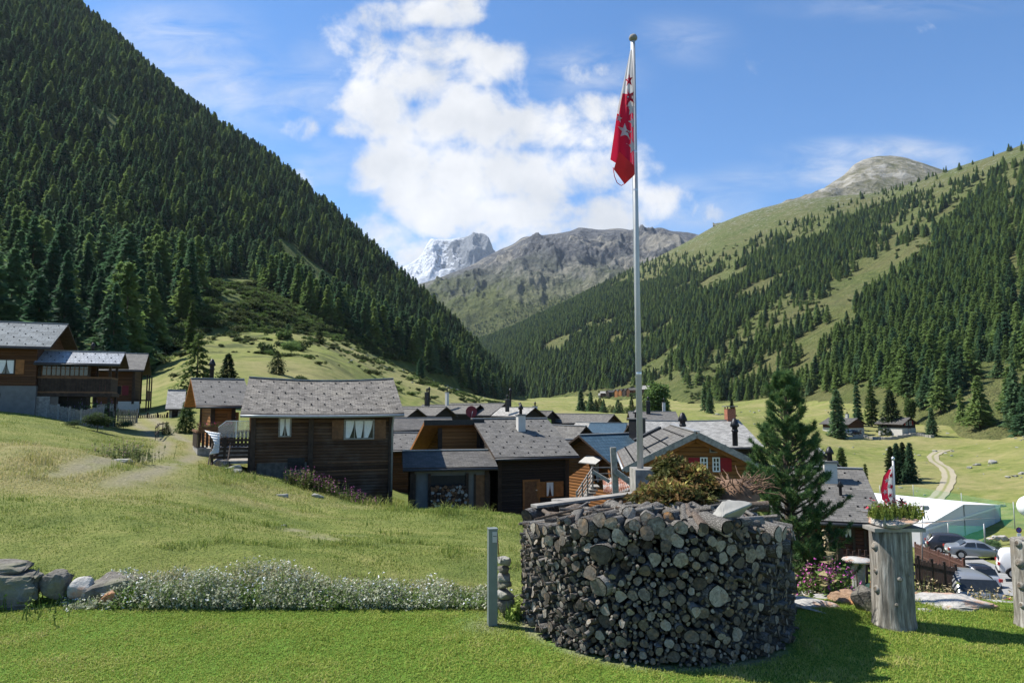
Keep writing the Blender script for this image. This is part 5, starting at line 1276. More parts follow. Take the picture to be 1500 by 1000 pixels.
for q in range(34):
    th = gl.uniform(R(-120), R(110)); rr = PR * math.sqrt(gl.uniform(.1, .7)); x = PX + rr*math.sin(th); y = PY - rr*math.cos(th); r = gl.uniform(.012, .028); L = gl.uniform(.25, .55)
    ang = gl.uniform(0, 6.28); d = np.array([math.sin(ang), -math.cos(ang), gl.normal(0, .16)])
    place_log(int(gl.integers(0, 14)), np.array([x, y, zheap(x, y) + gl.uniform(.04, .08)]) + d * L * .4, d, r, L, gl.random() * 6, 'thin stick lying loose across the top of the wood pile', group='loose sticks on the pile top', back=True, name='stick')
# boards, bleached block, brushwood, root heap
def plank(name, label, a, b_, w_, th_, mat, cat='board'):
    bb = MB(); bb.beam(a, b_, w_, th_, mat); return tag(bb.build(name), label, cat)
plank('weathered_board', 'long grey weathered board along the left back rim of the wood pile', at(782, 741, 8.6), at(930, 722, 9.3), .16, .03, M_WOODGR)
plank('weathered_board', 'shorter pale board lying above the long one at the back rim of the pile', at(812, 733, 8.9), at(872, 729, 9.2), .14, .03, M_WOODGR)
M_BLEACH = mat_plain('bleached_wood', (.29, .28, .25), .9, 0, .2, 6, bump=.4)
def rock_mesh(name, label, cat, c, size, seed, mat, flat=0.0, rz=0.0, sub=2, rough=.06, tilt=0.0, group=None, n=16, disp_s=2.2):
    g_ = np.random.default_rng(seed); bm = bmesh.new()
    for k in range(n):
        v = g_.normal(0, 1, 3); v /= np.linalg.norm(v); v = np.sign(v) * np.abs(v) ** (.6); bm.verts.new(v)
    bmesh.ops.convex_hull(bm, input=bm.verts[:]); 
    for v in [v for v in bm.verts if not v.link_faces]: bm.verts.remove(v)
    bmesh.ops.bevel(bm, geom=bm.edges[:], offset=.10, segments=1, affect='EDGES', profile=.5)
    bmesh.ops.triangulate(bm, faces=bm.faces[:]); bmesh.ops.subdivide_edges(bm, edges=bm.edges[:], cuts=sub, use_grid_fill=True)
    M = Matrix.Rotation(rz, 4, 'Z') @ Matrix.Rotation(tilt, 4, 'Y') @ Matrix.Diagonal((size[0]/2, size[1]/2, size[2]/2, 1))
    co = np.array([v.co for v in bm.verts]); 
    dn = (fbm(co[:, 0]*disp_s + seed, co[:, 1]*disp_s + co[:, 2]*1.7, seed, 4) + .6 * fbm(co[:, 2]*5 + seed, co[:, 0]*1.2 + co[:, 1], seed + 5, 3)) * rough * 2
    for v, d_ in zip(bm.verts, dn): v.co = M @ (v.co * (1 + d_))
    me = bpy.data.meshes.new(name); bm.to_mesh(me); bm.free(); me.materials.append(mat)
    for p_ in me.polygons: p_.use_smooth = rough < .05
    o = put(bpy.data.objects.new(name, me)); o.location = c; return tag(o, label, cat, group)
def mat_rock(name, c0, c1, lich=(.34, .36, .22), lf=.5, orange=0.0):
    m, t, b = mat_new(name, .95, 0, .15); tc = t.new('ShaderNodeTexCoord'); o = tc.outputs['Object']
    n = t.noise(6, 7, o, .7); n2 = t.noise(2.1, 4, o, .6); n3 = t.noise(22, 3, o, .7)
    c = t.ramp(t.math('ADD', t.math('MULTIPLY', n, .7), t.math('MULTIPLY', n3, .3)), [(.32, c0), (.68, c1)])
    c = t.mix(t.mrange(n2, .5, .62, 0, lf), c, lich)
    if orange: c = t.mix(t.mrange(t.noise(3.3, 5, o, .65), .52, .62, 0, orange), c, (.42, .17, .06))
    t.link(c, b.inputs['Base Color']); t.link(t.bump(t.math('ADD', n, t.math('MULTIPLY', n3, .4)), .9, .03), b.inputs['Normal']); return m
M_ROCK = mat_rock('lichen_rock', (.06, .055, .046), (.22, .205, .178), (.20, .20, .12)); M_ROCKL = mat_rock('pale_slab', (.22, .212, .195), (.52, .505, .47), (.26, .26, .19), .3, .55); M_ROCKO = mat_rock('rusty_rock', (.13, .08, .05), (.40, .27, .18), (.42, .17, .06), .7)
M_BOULD = mat_rock('field_boulder', (.16, .155, .14), (.36, .35, .32), lf=.3)
p = heap_hit(1072, 756, .10); rock_mesh('bleached_block', 'big pale bleached wood block on the right of the wood pile top', 'wood block', (p[0], p[1], p[2] + .05), (.50, .24, .24), 12, M_BLEACH, rz=.15, rough=.10, n=9)
def leaf_heap(name, label, cat, blobs, n, size, mats, seed, up=.3, aniso=1.0):
    g_ = np.random.default_rng(seed); T = []; MI = []
    for (c, r, w_) in blobs:
        m_ = int(n * w_); v = g_.normal(0, 1, (m_, 3)); v /= np.linalg.norm(v, axis=1, keepdims=True); q = g_.uniform(.55, 1.05, (m_, 1)) * (1 + .18 * np.sin(v[:, :1] * 7 + seed) * np.cos(v[:, 2:] * 6))
        P_ = np.array(c) + v * q * np.array(r); D_ = v + g_.normal(0, .6, (m_, 3)) + np.array([0, 0, up]); T.append(spray_tris(P_, D_, size * g_.uniform(.5, 1.4, m_), g_, droop=.3))
        h = fbm(P_[:, 0] * 3.1, P_[:, 2] * 4 + P_[:, 1] * 2, seed, 3) * 1.1 + g_.normal(0, .16, m_); MI.append(np.clip(np.floor((h + .5) * len(mats)), 0, len(mats) - 1))
    T = np.concatenate(T); o = mesh_np(name, T.reshape(-1, 3), np.arange(len(T) * 3), 3, mats, np.concatenate(MI)); return tag(o, label, cat)
BRM = [leafm((.10, .105, .030)), leafm((.15, .10, .035)), leafm((.20, .115, .04)), leafm((.17, .17, .04)), leafm((.50, .44, .13)), leafm((.27, .16, .055))]
leaf_heap('brushwood', 'heap of cut evergreen brushwood, browning and yellow-green, on the wood pile', 'brushwood',
   [(tuple(at(985, 728, 8.3)), (.46, .38, .20), .40), (tuple(at(1000, 700, 8.7)), (.38, .32, .19), .3), (tuple(at(985, 684, 8.8)), (.25, .2, .17), .14), (tuple(at(1033, 716, 8.5)), (.20, .25, .14), .16), (tuple(at(957, 740, 8.0)), (.16, .2, .10), .1), (tuple(at(1022, 690, 8.8)), (.12, .15, .10), .08)], 12000, .046, BRM, 15)
M_ROOT = mat_plain('root_fibres', (.16, .10, .065), .95, 0, .4, 8)
b = MB(); g_ = random.Random(5); rc = at(1078, 716, 8.9)
b.lathe([(.30, -.12), (.27, .0), (.18, .10), (0, .13)], M_ROOT, 12, c=tuple(rc))
for k in range(150):
    a0 = g_.uniform(0, 6.28); rr = g_.uniform(.1, .33); s0 = rc + Vector((math.cos(a0) * rr * 1.1, math.sin(a0) * rr, g_.uniform(-.05, .12)))
    d = Vector((math.cos(a0) + g_.gauss(0, .5), math.sin(a0) + g_.gauss(0, .5), g_.uniform(-.2, .9))).normalized(); l = g_.uniform(.08, .26)
    b.tube([s0, s0 + d * l * .5 + Vector((0, 0, .01)), s0 + d * l + Vector((g_.gauss(0, .03), 0, g_.gauss(0, .03)))], [.010, .007, .003], M_ROOT, 4, False)
tag(b.build('root_heap'), 'brown tangle of roots and twigs right of the brushwood on the pile', 'roots')
# ================================================================== flagpole and flags
pl = MB(); q = at(951, 700, 10.35); pl.box(q.x - .25, q.x + .25, q.y - .25, q.y + .25, -.6, H0 + ae(951, 688)[1] * 10.1, M_WOODGR); tag(pl.build('flagpole_plinth'), 'square grey weathered timber plinth holding the tall flagpole', 'plinth')
fpz = at(927, 60, 10.35); fx0 = at(938, 690, 10.35)
fpo = thing('flagpole', 'tall silver flagpole rising behind the wood pile', 'flagpole', (fx0.x, 10.35, fx0.z - .05))
Hp = fpz.z - fx0.z + .05
mP = mat_plain('brushed_aluminium', (.46, .46, .455), .5, .25, .06, 3)
b = MB(); b.tube([(0, 0, 0), (0, 0, Hp * .5), (0, 0, Hp)], [.048, .040, .030], mP, 16); b.build('shaft', fpo)
for hh in (.22, .64, .73):
    b = MB(); b.lathe([(.049 - .02 * hh, 0), (.051 - .02 * hh, .01), (.051 - .02 * hh, .03), (.049 - .02 * hh, .04)], M_STEEL, 16, c=(0, 0, Hp * hh)); b.build('joint_ring', fpo)
b = MB(); b.lathe([(.0, .10), (.05, .09), (.068, .05), (.066, .025), (.035, .0), (.0, 0)], M_WOODGR, 16, c=(0, 0, Hp)); b.build('cap', fpo)
b = MB(); b.tube([(-.045, -.03, Hp - .03), (-.055, -.04, Hp - 1.0), (-.05, -.035, .3)], .004, M_WHITE, 5); b.build('halyard', fpo)
def cloth_mat(name, col, tr=.35):
    m, t, b = mat_new(name, .85, 0, .15); tc = t.new('ShaderNodeTexCoord'); n = t.noise(5, 3, tc.outputs['Object'])
    t.link(t.ramp(n, [(.3, tuple(x * .9 for x in col)), (.7, col)]), b.inputs['Base Color']); x = t.new('ShaderNodeBsdfTranslucent'); x.inputs['Color'].default_value = (*col, 1)
    mx = t.new('ShaderNodeMixShader'); mx.inputs[0].default_value = tr; t.link(b.outputs[0], mx.inputs[1]); t.link(x.outputs[0], mx.inputs[2]); t.link(mx.outputs[0], t.n['Material Output'].inputs['Surface']); return m
M_FR = cloth_mat('red_flag_cloth', (.54, .02, .055)); M_FW = cloth_mat('white_flag_cloth', (.66, .64, .64)); M_FR2 = cloth_mat('bright_red_cloth', (.72, .05, .05))
def flag(name, label, inner, outer, Y, split, stars, nfold, amp, belly, extra=None, nu=18, nv=40):
    """inner/outer: pixel polylines from top to bottom; split(u, v) True = white field"""
    t_ = thing(name, label, 'flag', tuple(at(inner[0][0], inner[0][1], Y)))
    iy = np.linspace(0, 1, len(inner)); I_ = np.array(inner, float); O_ = np.array(outer, float); oy = np.linspace(0, 1, len(outer))
    def S(u, v, off=0.0):
        a = np.array([np.interp(v, iy, I_[:, 0]), np.interp(v, iy, I_[:, 1])]); c = np.array([np.interp(v, oy, O_[:, 0]), np.interp(v, oy, O_[:, 1])]); p = a + (c - a) * u
        dy = amp * math.sin(u * nfold * math.pi * 2 + v * 2.0) * min(1, v * 2.5 + .15) + belly * math.sin(u * math.pi) * v
        return at(p[0], p[1], Y + dy - off) - t_.location
    b = MB()
    for i in range(nv):
        for j in range(nu):
            u0, u1, v0, v1 = j / nu, (j + 1) / nu, i / nv, (i + 1) / nv; mt = M_FW if split((u0 + u1) / 2, (v0 + v1) / 2) else M_FR
            b.face([S(u0, v1), S(u1, v1), S(u1, v0), S(u0, v0)], mt, smooth=True)
    c = b.build('cloth', t_)
    for (u, v, r, ru, mt, rot) in stars:
        for off in (.006, -.006):
            b = MB(); N = 10
            def sp(k, q):
                a = rot + math.pi * k / 5; rr = (1 if k % 2 == 0 else .40) * q
                uu = u + math.sin(a) * ru * rr; vv = v - math.cos(a) * r * rr; return S(min(1, max(0, uu)), min(1, max(0, vv)), off)
            for k in range(10):
                k2 = (k + 1) % 10
                b.face([sp(k, 0), sp(k, .5), sp(k2, .5)], mt); b.face([sp(k, .5), sp(k, 1), sp(k2, 1), sp(k2, .5)], mt)
            b.build('star', c)
    if extra: extra(t_, S)
    return t_
def bigx(t_, S):
    b = MB()
    P_ = [(907, 222), (929, 243), (929, 257), (915, 270), (899, 248)]
    pts = [at(x, y, 10.18) - t_.location for x, y in P_]; c = sum(pts, Vector()) / 5
    for k in range(5): b.face([c + Vector((0, -.02, 0)), pts[k], pts[(k + 1) % 5]], M_FR2, smooth=True); b.face([c + Vector((0, -.01, 0)), pts[(k + 1) % 5], pts[k]], M_FR2, smooth=True)
    b.build('folded_corner', t_)
    b = MB(); b.tube([tuple(at(x, y, 10.2) - t_.location) for x, y in ((898, 245), (900, 258), (904, 268), (910, 272), (917, 268))], .006, M_FR, 5); b.build('cord', t_)
flag('star_flag', 'large limp red and white flag with stars hanging from the tall pole', [(926, 72), (928, 120), (930, 170), (930, 215), (930, 256)], [(923, 75), (913, 122), (905, 158), (899, 200), (894, 234)], 10.28,
     lambda u, v: (v < .46 and not (v > .36 and u > .5)) or (u > .90 and v < .55), [(.45, .235, .055, .42, M_FR, .1), (.35, .37, .07, .45, M_FR, .4), (.20, .46, .06, .32, M_FW, .2), (.50, .665, .068, .40, M_FW, .1), (.10, .76, .072, .30, M_FW, .3), (.86, .58, .04, .18, M_FW, 0), (.12, .56, .05, .25, M_FW, .5), (.55, .42, .05, .25, M_FR, .1)], 1.3, .05, .03, bigx)
# ================================================================== stumps, post, cairn, stones
def mat_stump():
    m, t, b = mat_new('weathered_trunk', .9, 0, .15); tc = t.new('ShaderNodeTexCoord'); mp = t.new('ShaderNodeMapping'); mp.inputs['Scale'].default_value = (9, 9, .9); t.link(tc.outputs['Object'], mp.inputs[0])
    n = t.noise(2.4, 6, mp.outputs[0], .65, .3); n2 = t.noise(2.5, 4, tc.outputs['Object'], .6); n3 = t.noise(9, 4, mp.outputs[0], .6)
    c = t.ramp(t.math('ADD', t.math('MULTIPLY', n, .75), t.math('MULTIPLY', n3, .25)), [(.33, (.05, .045, .038)), (.5, (.19, .175, .15)), (.66, (.43, .41, .365))])
    c = t.mix(t.mrange(n2, .55, .72, 0, .45), c, (.26, .20, .13)); t.link(c, b.inputs['Base Color']); t.link(t.bump(n, .8, .02), b.inputs['Normal']); return m
M_STUMP = mat_stump()
def stump(name, label, px0, px1, pyT, pyB, Y, seed, knots):
    a = at((px0 + px1) / 2, pyB, Y); r = (px1 - px0) / 2000 * Y * .88; h = (pyB - pyT) / 1000 * Y; t_ = thing(name, label, 'tree stump', (a.x, Y, -.02)); h = H0 + ae(px0, pyT)[1] * (Y - r * .8) + .02
    n, m_ = 56, 34; V = []
    for i in range(m_):
        z = h * i / (m_ - 1)
        for j in range(n):
            an_ = 2*math.pi*j/n; g1 = float(fbm(np.array([math.cos(an_) * 2.2 + seed]), np.array([math.sin(an_) * 2.2 + z * .25]), seed, 3)[0]); g2 = float(fbm(np.array([an_ * 4.5]), np.array([z * .5 + seed]), seed + 3, 3)[0]) * math.sin(an_ / 2) 
            rr = r * (1 + .06 * g1 + .035 * g2 + .10 * max(0, 1 - z / .18) ** 2); V.append((rr * math.cos(an_), rr * math.sin(an_), z))
    V.append((0, 0, h + .01)); F = [[i*n + j, i*n + (j+1) % n, (i+1)*n + (j+1) % n, (i+1)*n + j] for i in range(m_ - 1) for j in range(n)]; T = [[(m_-1)*n + j, (m_-1)*n + (j+1) % n, len(V) - 1] for j in range(n)]
    mesh_np('trunk', V, np.concatenate([np.array(F).ravel(), np.array(T).ravel()]), np.concatenate([np.full(len(F), 4), np.full(len(T), 3)]), [M_STUMP], smooth=np.concatenate([np.ones(len(F)), np.zeros(len(T))]).astype(bool), parent=t_)
    for (kx, ky, kr) in knots:
        p = at(kx, ky, Y - r * .9); dx = p.x - a.x; dx = max(-r * .97, min(r * .97, dx)); dy = -math.sqrt(max(0, r*r - dx*dx)); z = p.z + .02; k = kr * .00075 * Y
        d = Vector((dx, dy, .25 * r)).normalized(); c = Vector((dx, dy, z)); b = MB(); b.tube([c - d * .06, c + d * k * .15, c + d * k * .5, c + d * k * .75], [k * 1.5, k * 1.25, k * .9, k * .62], M_STUMP, 12, True, M_END); b.build('knot', t_)
    return t_, a, r, h
ST, sa_, sr_, sh_ = stump('tree_stump', 'tall grey weathered tree stump carrying the flower trough', 1279, 1341, 778, 905, 8.15, 3, [(1279, 803, 6), (1283, 840, 4), (1292, 867, 6), (1317, 847, 4), (1332, 842, 3), (1328, 808, 2), (1313, 885, 3)])
ST2, sb_, sr2_, sh2_ = stump('tree_stump', 'grey knotty stump with a torn orange patch cut by the right picture edge', 1490, 1552, 795, 906, 8.1, 9, [(1486, 799, 6), (1499, 828, 7), (1494, 862, 6), (1486, 891, 5)])
part('bare_wood_patch', ST2, lambda b: [b.face([(-.13 + .02, -sr2_ * 1.02, .30 + .36), (-.05, -sr2_ * 1.05, .30), (.01, -sr2_ * 1.07, .34), (.0, -sr2_ * 1.06, .66)], M_WOODOR)])
# trough, shelf, flowers and the little flag
tz = sh_ - .02
b = MB(); b.box(sa_.x - .31, sa_.x + .27, 8.15 - .25, 8.15 + .02, tz + .005, tz + .045, M_WOODGR); tag(b.build('shelf_board'), 'pale board lying on top of the tall stump under the trough', 'board')
rock_mesh('stone_trough', 'rough pale stone trough planted with flowers on the stump', 'planter', (sa_.x, 8.06, tz + .105), (.54, .46, .15), 31, M_ROCKL, rough=.05, n=26)
flowers('trough_flowers', 'green bushy flowers with dark and red heads in the stone trough', 'flowers', [(sa_.x - .19, 8.0, tz + .14), (sa_.x - .12, 8.1, tz + .14), (sa_.x, 8.05, tz + .14), (sa_.x + .17, 8.0, tz + .14), (sa_.x + .2, 8.15, tz + .14)], [(.03, .012, .02), (.45, .02, .06), (.05, .02, .03)], 80, .21, .055, 21, leaf=(.24, .29, .06), spread=.12, fl=.04)
fl2 = thing('small_flagpole', 'thin grey flagpole standing in the flower trough', 'flagpole', (at(1311, 755, 8.1).x, 8.1, tz + .12))
b = MB(); b.tube([(0, 0, 0), (.01, 0, .68)], [.014, .012], mP, 10); b.build('shaft', fl2); b = MB(); b.lathe([(0, .05), (.018, .035), (.02, .01), (0, 0)], M_STEEL, 10, c=(.01, 0, .67)); b.build('cap', fl2)
flag('star_flag', 'small red and white star flag on the thin pole above the flower trough', [(1310, 680), (1310, 710), (1310, 736)], [(1307, 681), (1294, 697), (1290, 716), (1292, 731), (1302, 740)], 8.09, lambda u, v: u < .52 or v > .88 or v < .1, 
     [(.30, .25, .07, .22, M_FR, 0), (.2, .52, .08, .22, M_FR, .4), (.33, .74, .07, .22, M_FR, .2), (.62, .35, .07, .2, M_FW, .1), (.7, .6, .08, .2, M_FW, .3), (.78, .82, .06, .16, M_FW, 0), (.42, .48, .07, .16, M_FW, .6)], .8, .02, .03, None, 12, 20)
gl_ = thing('globe_lamp', 'white globe lamp over the stump at the right picture edge', 'lamp', (at(1508, 742, 8.1).x, 8.1, sh2_ - .03))
b = MB(); b.lathe([(.07, 0), (.07, .03), (.022, .05), (.022, .23), (.05, .25), (.05, .27)], M_WHITE, 14); b.build('stem', gl_); b = MB(); b.lathe([(.125 * math.sin(math.pi * k / 14), .265 + .125 - .125 * math.cos(math.pi * k / 14)) for k in range(15)], mat_plain('opal_globe', (.82, .82, .80), .3, 0, .02), 24); b.build('globe', gl_)
# lamp post and cairn
mpost = mat_plain('green_grey_paint', (.17, .20, .19), .45, .2, .08)
q = at(721, 903, 8.15); lp = thing('lamp_post', 'slim green-grey square lamp post beside the stone cairn', 'lamp post', (q.x, q.y, -.02), R(12))
b = MB(); b.box(-.052, .052, -.052, .052, 0, 1.1, mpost); b.box(-.056, .056, -.056, .056, 1.1, 1.115, mpost); b.build('post', lp); b = MB(); b.box(-.01, .042, -.062, -.052, .96, 1.08, M_STUC); b.build('light_window', lp); b = MB(); b.box(-.005, .037, -.066, -.062, 1.03, 1.035, M_GLASS); b.build('louvre', lp)
zz = 0.0
for k, (px, pyc, wpx, hpx) in enumerate([(741, 885, 34, 20), (740, 870, 30, 17), (738, 855, 24, 13), (738, 845, 22, 12), (736, 834, 20, 11), (738, 822, 24, 14)]):
    p = at(px, pyc, 8.5); rock_mesh('cairn_stone', ['grey broad bottom stone of the cairn beside the lamp post', 'second stone from the bottom of the cairn', 'third stone from the bottom of the cairn', 'fourth stone from the bottom of the cairn', 'fifth stone from the bottom of the cairn, just under the top one', 'pale pointed top stone of the cairn beside the lamp post'][k], 'stone', p, (wpx * .0085, wpx * .0072, hpx * .0092), 50 + k, M_BOULD if k % 2 else M_ROCK, rough=.025, rz=k, group='stones of the cairn')
b = MB(); b.tube([at(731, 818, 8.45), at(728.5, 780, 8.45)], .006, mat_plain('rust', (.20, .085, .04), .9), 6); tag(b.build('iron_rod'), 'thin rusty iron rod rising from the cairn top', 'rod')
# stones along the terrace edge
def stone(lab, x0, x1, y0, y1, Y, seed, m, tilt=0.0, dp=.9, rz=0.0, **k):
    p = at((x0 + x1) / 2, (y0 + y1) / 2, Y); w_, h_ = (x1 - x0) / 1000 * Y, (y1 - y0) / 1000 * Y
    return rock_mesh('edge_stone', lab, 'rock', (p.x, p.y, p.z), (w_ * 1.08, max(.2, w_ * dp), h_ * 1.1), seed, m, rz=rz, tilt=tilt, group='rocks edging the lawn', **k)
stone('big layered dark boulder at the left picture edge', -60, 56, 834, 896, 8.95, 61, M_ROCK, n=22, dp=.6, rough=.09); stone('flat pale capstone on the big boulder at the left edge', -60, 44, 822, 840, 9.05, 62, M_ROCK, dp=.6, rough=.09)
stone('grey wedge rock right of the big left boulder', 62, 100, 838, 882, 9.0, 63, M_ROCK); stone('thin flat stone lying on the grey wedge rock', 70, 98, 835, 845, 9.2, 64, M_ROCK)
stone('smooth blue-grey slanted rock left of the silver plants', 104, 136, 846, 880, 9.0, 65, M_ROCKL, rough=.02); stone('long yellow-lichened rock half under the silver plants', 130, 214, 842, 878, 9.25, 66, M_ROCK); stone('small dark rock under the lichened rock', 150, 176, 862, 880, 8.9, 67, M_ROCKO)
stone('wide flat pale slab between the pile and the fireweed', 1146, 1222, 876, 906, 9.0, 71, M_ROCKL, dp=.8, n=26, rough=.08); stone('second flat slab left of the rusty brown rock', 1190, 1240, 872, 896, 9.3, 72, M_ROCKL); stone('rusty brown layered rock left of the tall stump', 1218, 1262, 866, 896, 9.1, 73, M_ROCKO); stone('leaning mossy boulder touching the tall stump', 1252, 1290, 860, 906, 8.7, 74, M_ROCK, tilt=-.6)
stone('large flat pale slab with orange lichen right of the tall stump', 1336, 1452, 876, 908, 9.0, 75, M_ROCKL, dp=.7, n=26, rough=.09); stone('orange-stained thin slab behind the large pale one', 1336, 1392, 870, 886, 9.5, 76, M_ROCKO); stone('pale slab at the foot of the right stump', 1446, 1500, 880, 902, 9.1, 77, M_ROCKL, dp=.8); stone('small flat slab in front of the large pale one', 1340, 1372, 893, 908, 8.7, 78, M_ROCKL)
stone('slab at the back between the two flat pale slabs', 1160, 1210, 866, 880, 9.8, 79, M_ROCKL)
for (lab, px, Y, s_, sd, hh) in [('speckled rock lying in the grass below the deck steps', 343, 31, .85, 81, .45), ('brown stone beside the speckled rock below the deck', 350, 30, .5, 82, .25), ('flat grey slab at the foot of the grassy mound by the track', 184, 26.5, .9, 83, .2), ('grey stone in the bank in front of the barn', 468, 28.5, .6, 84, .25), ('flat stone in the bank left of the grey stone', 418, 27, .5, 85, .18), ('small white stone lying in the mown meadow', 421, 17.5, .13, 86, .09)]:
    p = gpt(px, Y); rock_mesh('meadow_rock', lab, 'rock', (p.x, p.y, p.z + hh * .15), (s_, s_ * .7, hh), sd, M_BOULD, rough=.05)
p = gpt(327, 31.5); b = MB(); b.tube([(p.x, p.y - .25, p.z + .2), (p.x + .1, p.y + .3, p.z + .2)], .2, M_BARK, 14, True, M_END); tag(b.build('cut_log'), 'short round log lying below the deck steps', 'log')
# ================================================================== herbs and grass
def blades(name, label, X, Y, h, w, mats, mi, seed, lean=.35, cat='grass', z=None, kind='stuff'):
    g_ = np.random.default_rng(seed); n = len(X); Z = gz(X, Y) if z is None else z; P_ = np.stack([X, Y, Z - .01], 1)
    a_ = g_.random(n) * 6.28; d = np.stack([np.cos(a_), np.sin(a_), 0 * a_], 1); s_ = np.stack([-d[:, 1], d[:, 0], 0 * a_], 1) * w[:, None] * .5; l = g_.normal(0, lean, n)[:, None] * h[:, None]
    mid = P_ + d * l * .35 + np.array([0, 0, .6]) * h[:, None]; tip = P_ + d * l + np.array([0, 0, 1]) * (h * (1 - .25 * np.abs(l[:, 0]) / h))[:, None]
    V = np.stack([P_ - s_, P_ + s_, mid + s_ * .7, mid - s_ * .7, tip], 1).reshape(-1, 3); k = np.arange(n)[:, None] * 5
    F4 = (k + np.array([[0, 1, 2, 3]])).ravel(); F3 = (k + np.array([[3, 2, 4]])).ravel()
    o = mesh_np(name, V, np.concatenate([F4, F3]), np.concatenate([np.full(n, 4), np.full(n, 3)]), mats, np.concatenate([mi, mi])); return tag(o, label, cat, kind=kind)
g_ = np.random.default_rng(12)
LG = [leafm((.19, .245, .036)), leafm((.25, .30, .052)), leafm((.32, .335, .080)), leafm((.37, .33, .13))]
n = 240000; yy = np.sqrt(g_.uniform(5.0 ** 2, 9.15 ** 2, n)); xx = g_.uniform(-.84, .84, n) * yy
cl = fbm(xx / .35, yy / .35, 31, 3); k = (np.hypot(xx - PX, yy - PY) > PR + .05 + .08 * g_.random(n)) & (cl > -.75 + .5 * g_.random(n) * 0); xx, yy, cl = xx[k], yy[k], cl[k]
c5 = fbm(xx / 1.6, yy / 1.1, 37, 3); mi = np.clip(np.floor(1.3 + cl * 1.5 + c5 * 1.3 + g_.normal(0, .75, len(xx))), 0, 3)
blades('lawn_grass', 'short mown green lawn grass in the foreground', xx, yy, g_.uniform(.022, .048, len(xx)) * (1 + .5 * cl), g_.uniform(.005, .010, len(xx)), LG, mi, 1, .95)
MG = [leafm((.13, .18, .034)), leafm((.20, .235, .05)), leafm((.28, .27, .085)), leafm((.42, .36, .17))]
def dryat(x, y):
    fi = np.clip(np.interp(np.log(y), np.log(GY), np.arange(nY)).astype(int), 0, nY - 1); fj = np.clip(np.interp(x / y, GA, np.arange(nA)).astype(int), 0, nA - 1); return dry[fi, fj], dirt[fi, fj]
n = 300000; yy = 9.2 * (46 / 9.2) ** (g_.random(n) ** 1.05); xx = g_.uniform(-.86, .40, n) * yy
c1 = fbm(xx / .6, yy / .6, 33, 3); c2 = fbm(xx / 2.6, yy / 2.6, 34, 3); dr, di = dryat(xx, yy); pxm, pym = proj(xx, yy, gz(xx, yy))
bank = np.exp(-((pym - np.interp(pxm, [300, 380, 480, 600, 700, 760, 900], [690, 712, 722, 738, 755, 768, 790])) / 14) ** 2) * (pxm > 290)
bank += np.exp(-((pym - np.interp(pxm, [0, 120, 200], [690, 690, 672])) / 22) ** 2) * (pxm < 215) * .7
k = (g_.random(n) < .55 + .6 * c1 + .5 * bank) & (di < .28); xx, yy, c1, c2, dr, bank = [q[k] for q in (xx, yy, c1, c2, dr, bank)]
hh = g_.uniform(.018, .048, len(xx)) * (1 + 1.2 * np.clip(c2, 0, 1)) * (1 + 2.4 * sstep(fbm(xx / 1.1, yy / 1.1, 39, 3), .30, .55)) * (1 + 1.9 * bank) * np.interp(yy, [9, 40], [.8, 1.5]); mi = np.clip(np.floor(.9 + dr * 2.1 + c1 * .8 + g_.normal(0, .6, len(xx))), 0, 3)
blades('meadow_tufts', 'rough tufts of green and straw-coloured grass over the meadow', xx, yy, hh, g_.uniform(.008, .016, len(xx)) * np.interp(yy, [9, 40], [.9, 2.0]), MG, mi, 2, .9)
# slope down to the right, beyond the terrace
n = 60000; yy = 9.6 * (60 / 9.6) ** g_.random(n); xx = g_.uniform(.30, .84, n) * yy; c1 = fbm(xx / .8, yy / .8, 36, 3); k = g_.random(n) < .55 + .6 * c1; xx, yy, c1 = xx[k], yy[k], c1[k]
blades('slope_grass', 'rough green grass on the slope between the terrace stones and the road', xx, yy, g_.uniform(.05, .12, len(xx)), g_.uniform(.01, .02, len(xx)) * np.interp(yy, [9, 50], [1, 2.2]), MG, np.clip(np.floor(1 + c1 + g_.normal(0, .5, len(xx))), 0, 3), 4, .5)
# belt of silver-leaved plants along the terrace edge
SG = [leafm((.36, .38, .25)), leafm((.52, .53, .38)), leafm((.14, .21, .05)), leafm((.46, .41, .23)), petal((.80, .80, .78))]
n = 34000; u = g_.random(n); px = 112 + 628 * u ** .92; yy = 8.72 + g_.random(n) ** .8 * .95; xx = (px - 750) / 1004 * yy
den = fbm(px / 38, yy * 2.2, 41, 3); hmax = (.42 + .82 * vnoise(px / 62, yy * 1.3, 44)) * np.interp(px, [112, 170, 250, 330, 450, 560, 680, 740], [.06, .16, .34, .46, .40, .34, .26, .18]) * np.interp(yy, [8.7, 9.0, 9.5, 9.7], [.45, .9, 1.0, .7]) * (1 + .6 * den)
T = []; MI = []
tipz = hmax * g_.uniform(.35, 1.05, n); base = np.stack([xx, yy, gz(xx, yy)], 1); tp = base + np.stack([g_.normal(0, .05, n), g_.normal(0, .05, n) - .03, tipz], 1)
kind = np.where(g_.random(n) < .36 + .45 * (den < -.08), 2, np.where(g_.random(n) < .72, 0, 1)); kind = np.where((g_.random(n) < .3) & (yy > 9.1), 3, kind)
for q_ in range(4):
    f_ = g_.uniform(.25, 1.0, (n, 1)); P_ = base + (tp - base) * f_ + g_.normal(0, .012, (n, 3)); D_ = g_.normal(0, 1, (n, 3)); D_[:, 2] = np.abs(D_[:, 2]) * .8 + .25; T.append(spray_tris(P_, D_, np.where(kind == 3, .018, .021) * g_.uniform(.6, 1.5, n), g_, droop=.1)); MI.append(kind)
w_ = np.full((n, 1), .0022) * np.array([[1, 0, 0]]); T.append(np.stack([base - w_, base + w_, tp], 1)); MI.append(np.where(kind == 3, 3, np.where(kind == 2, 2, 0)))
nf = 900; i = g_.integers(0, n, nf); P_ = tp[i] + np.array([0, 0, .015])
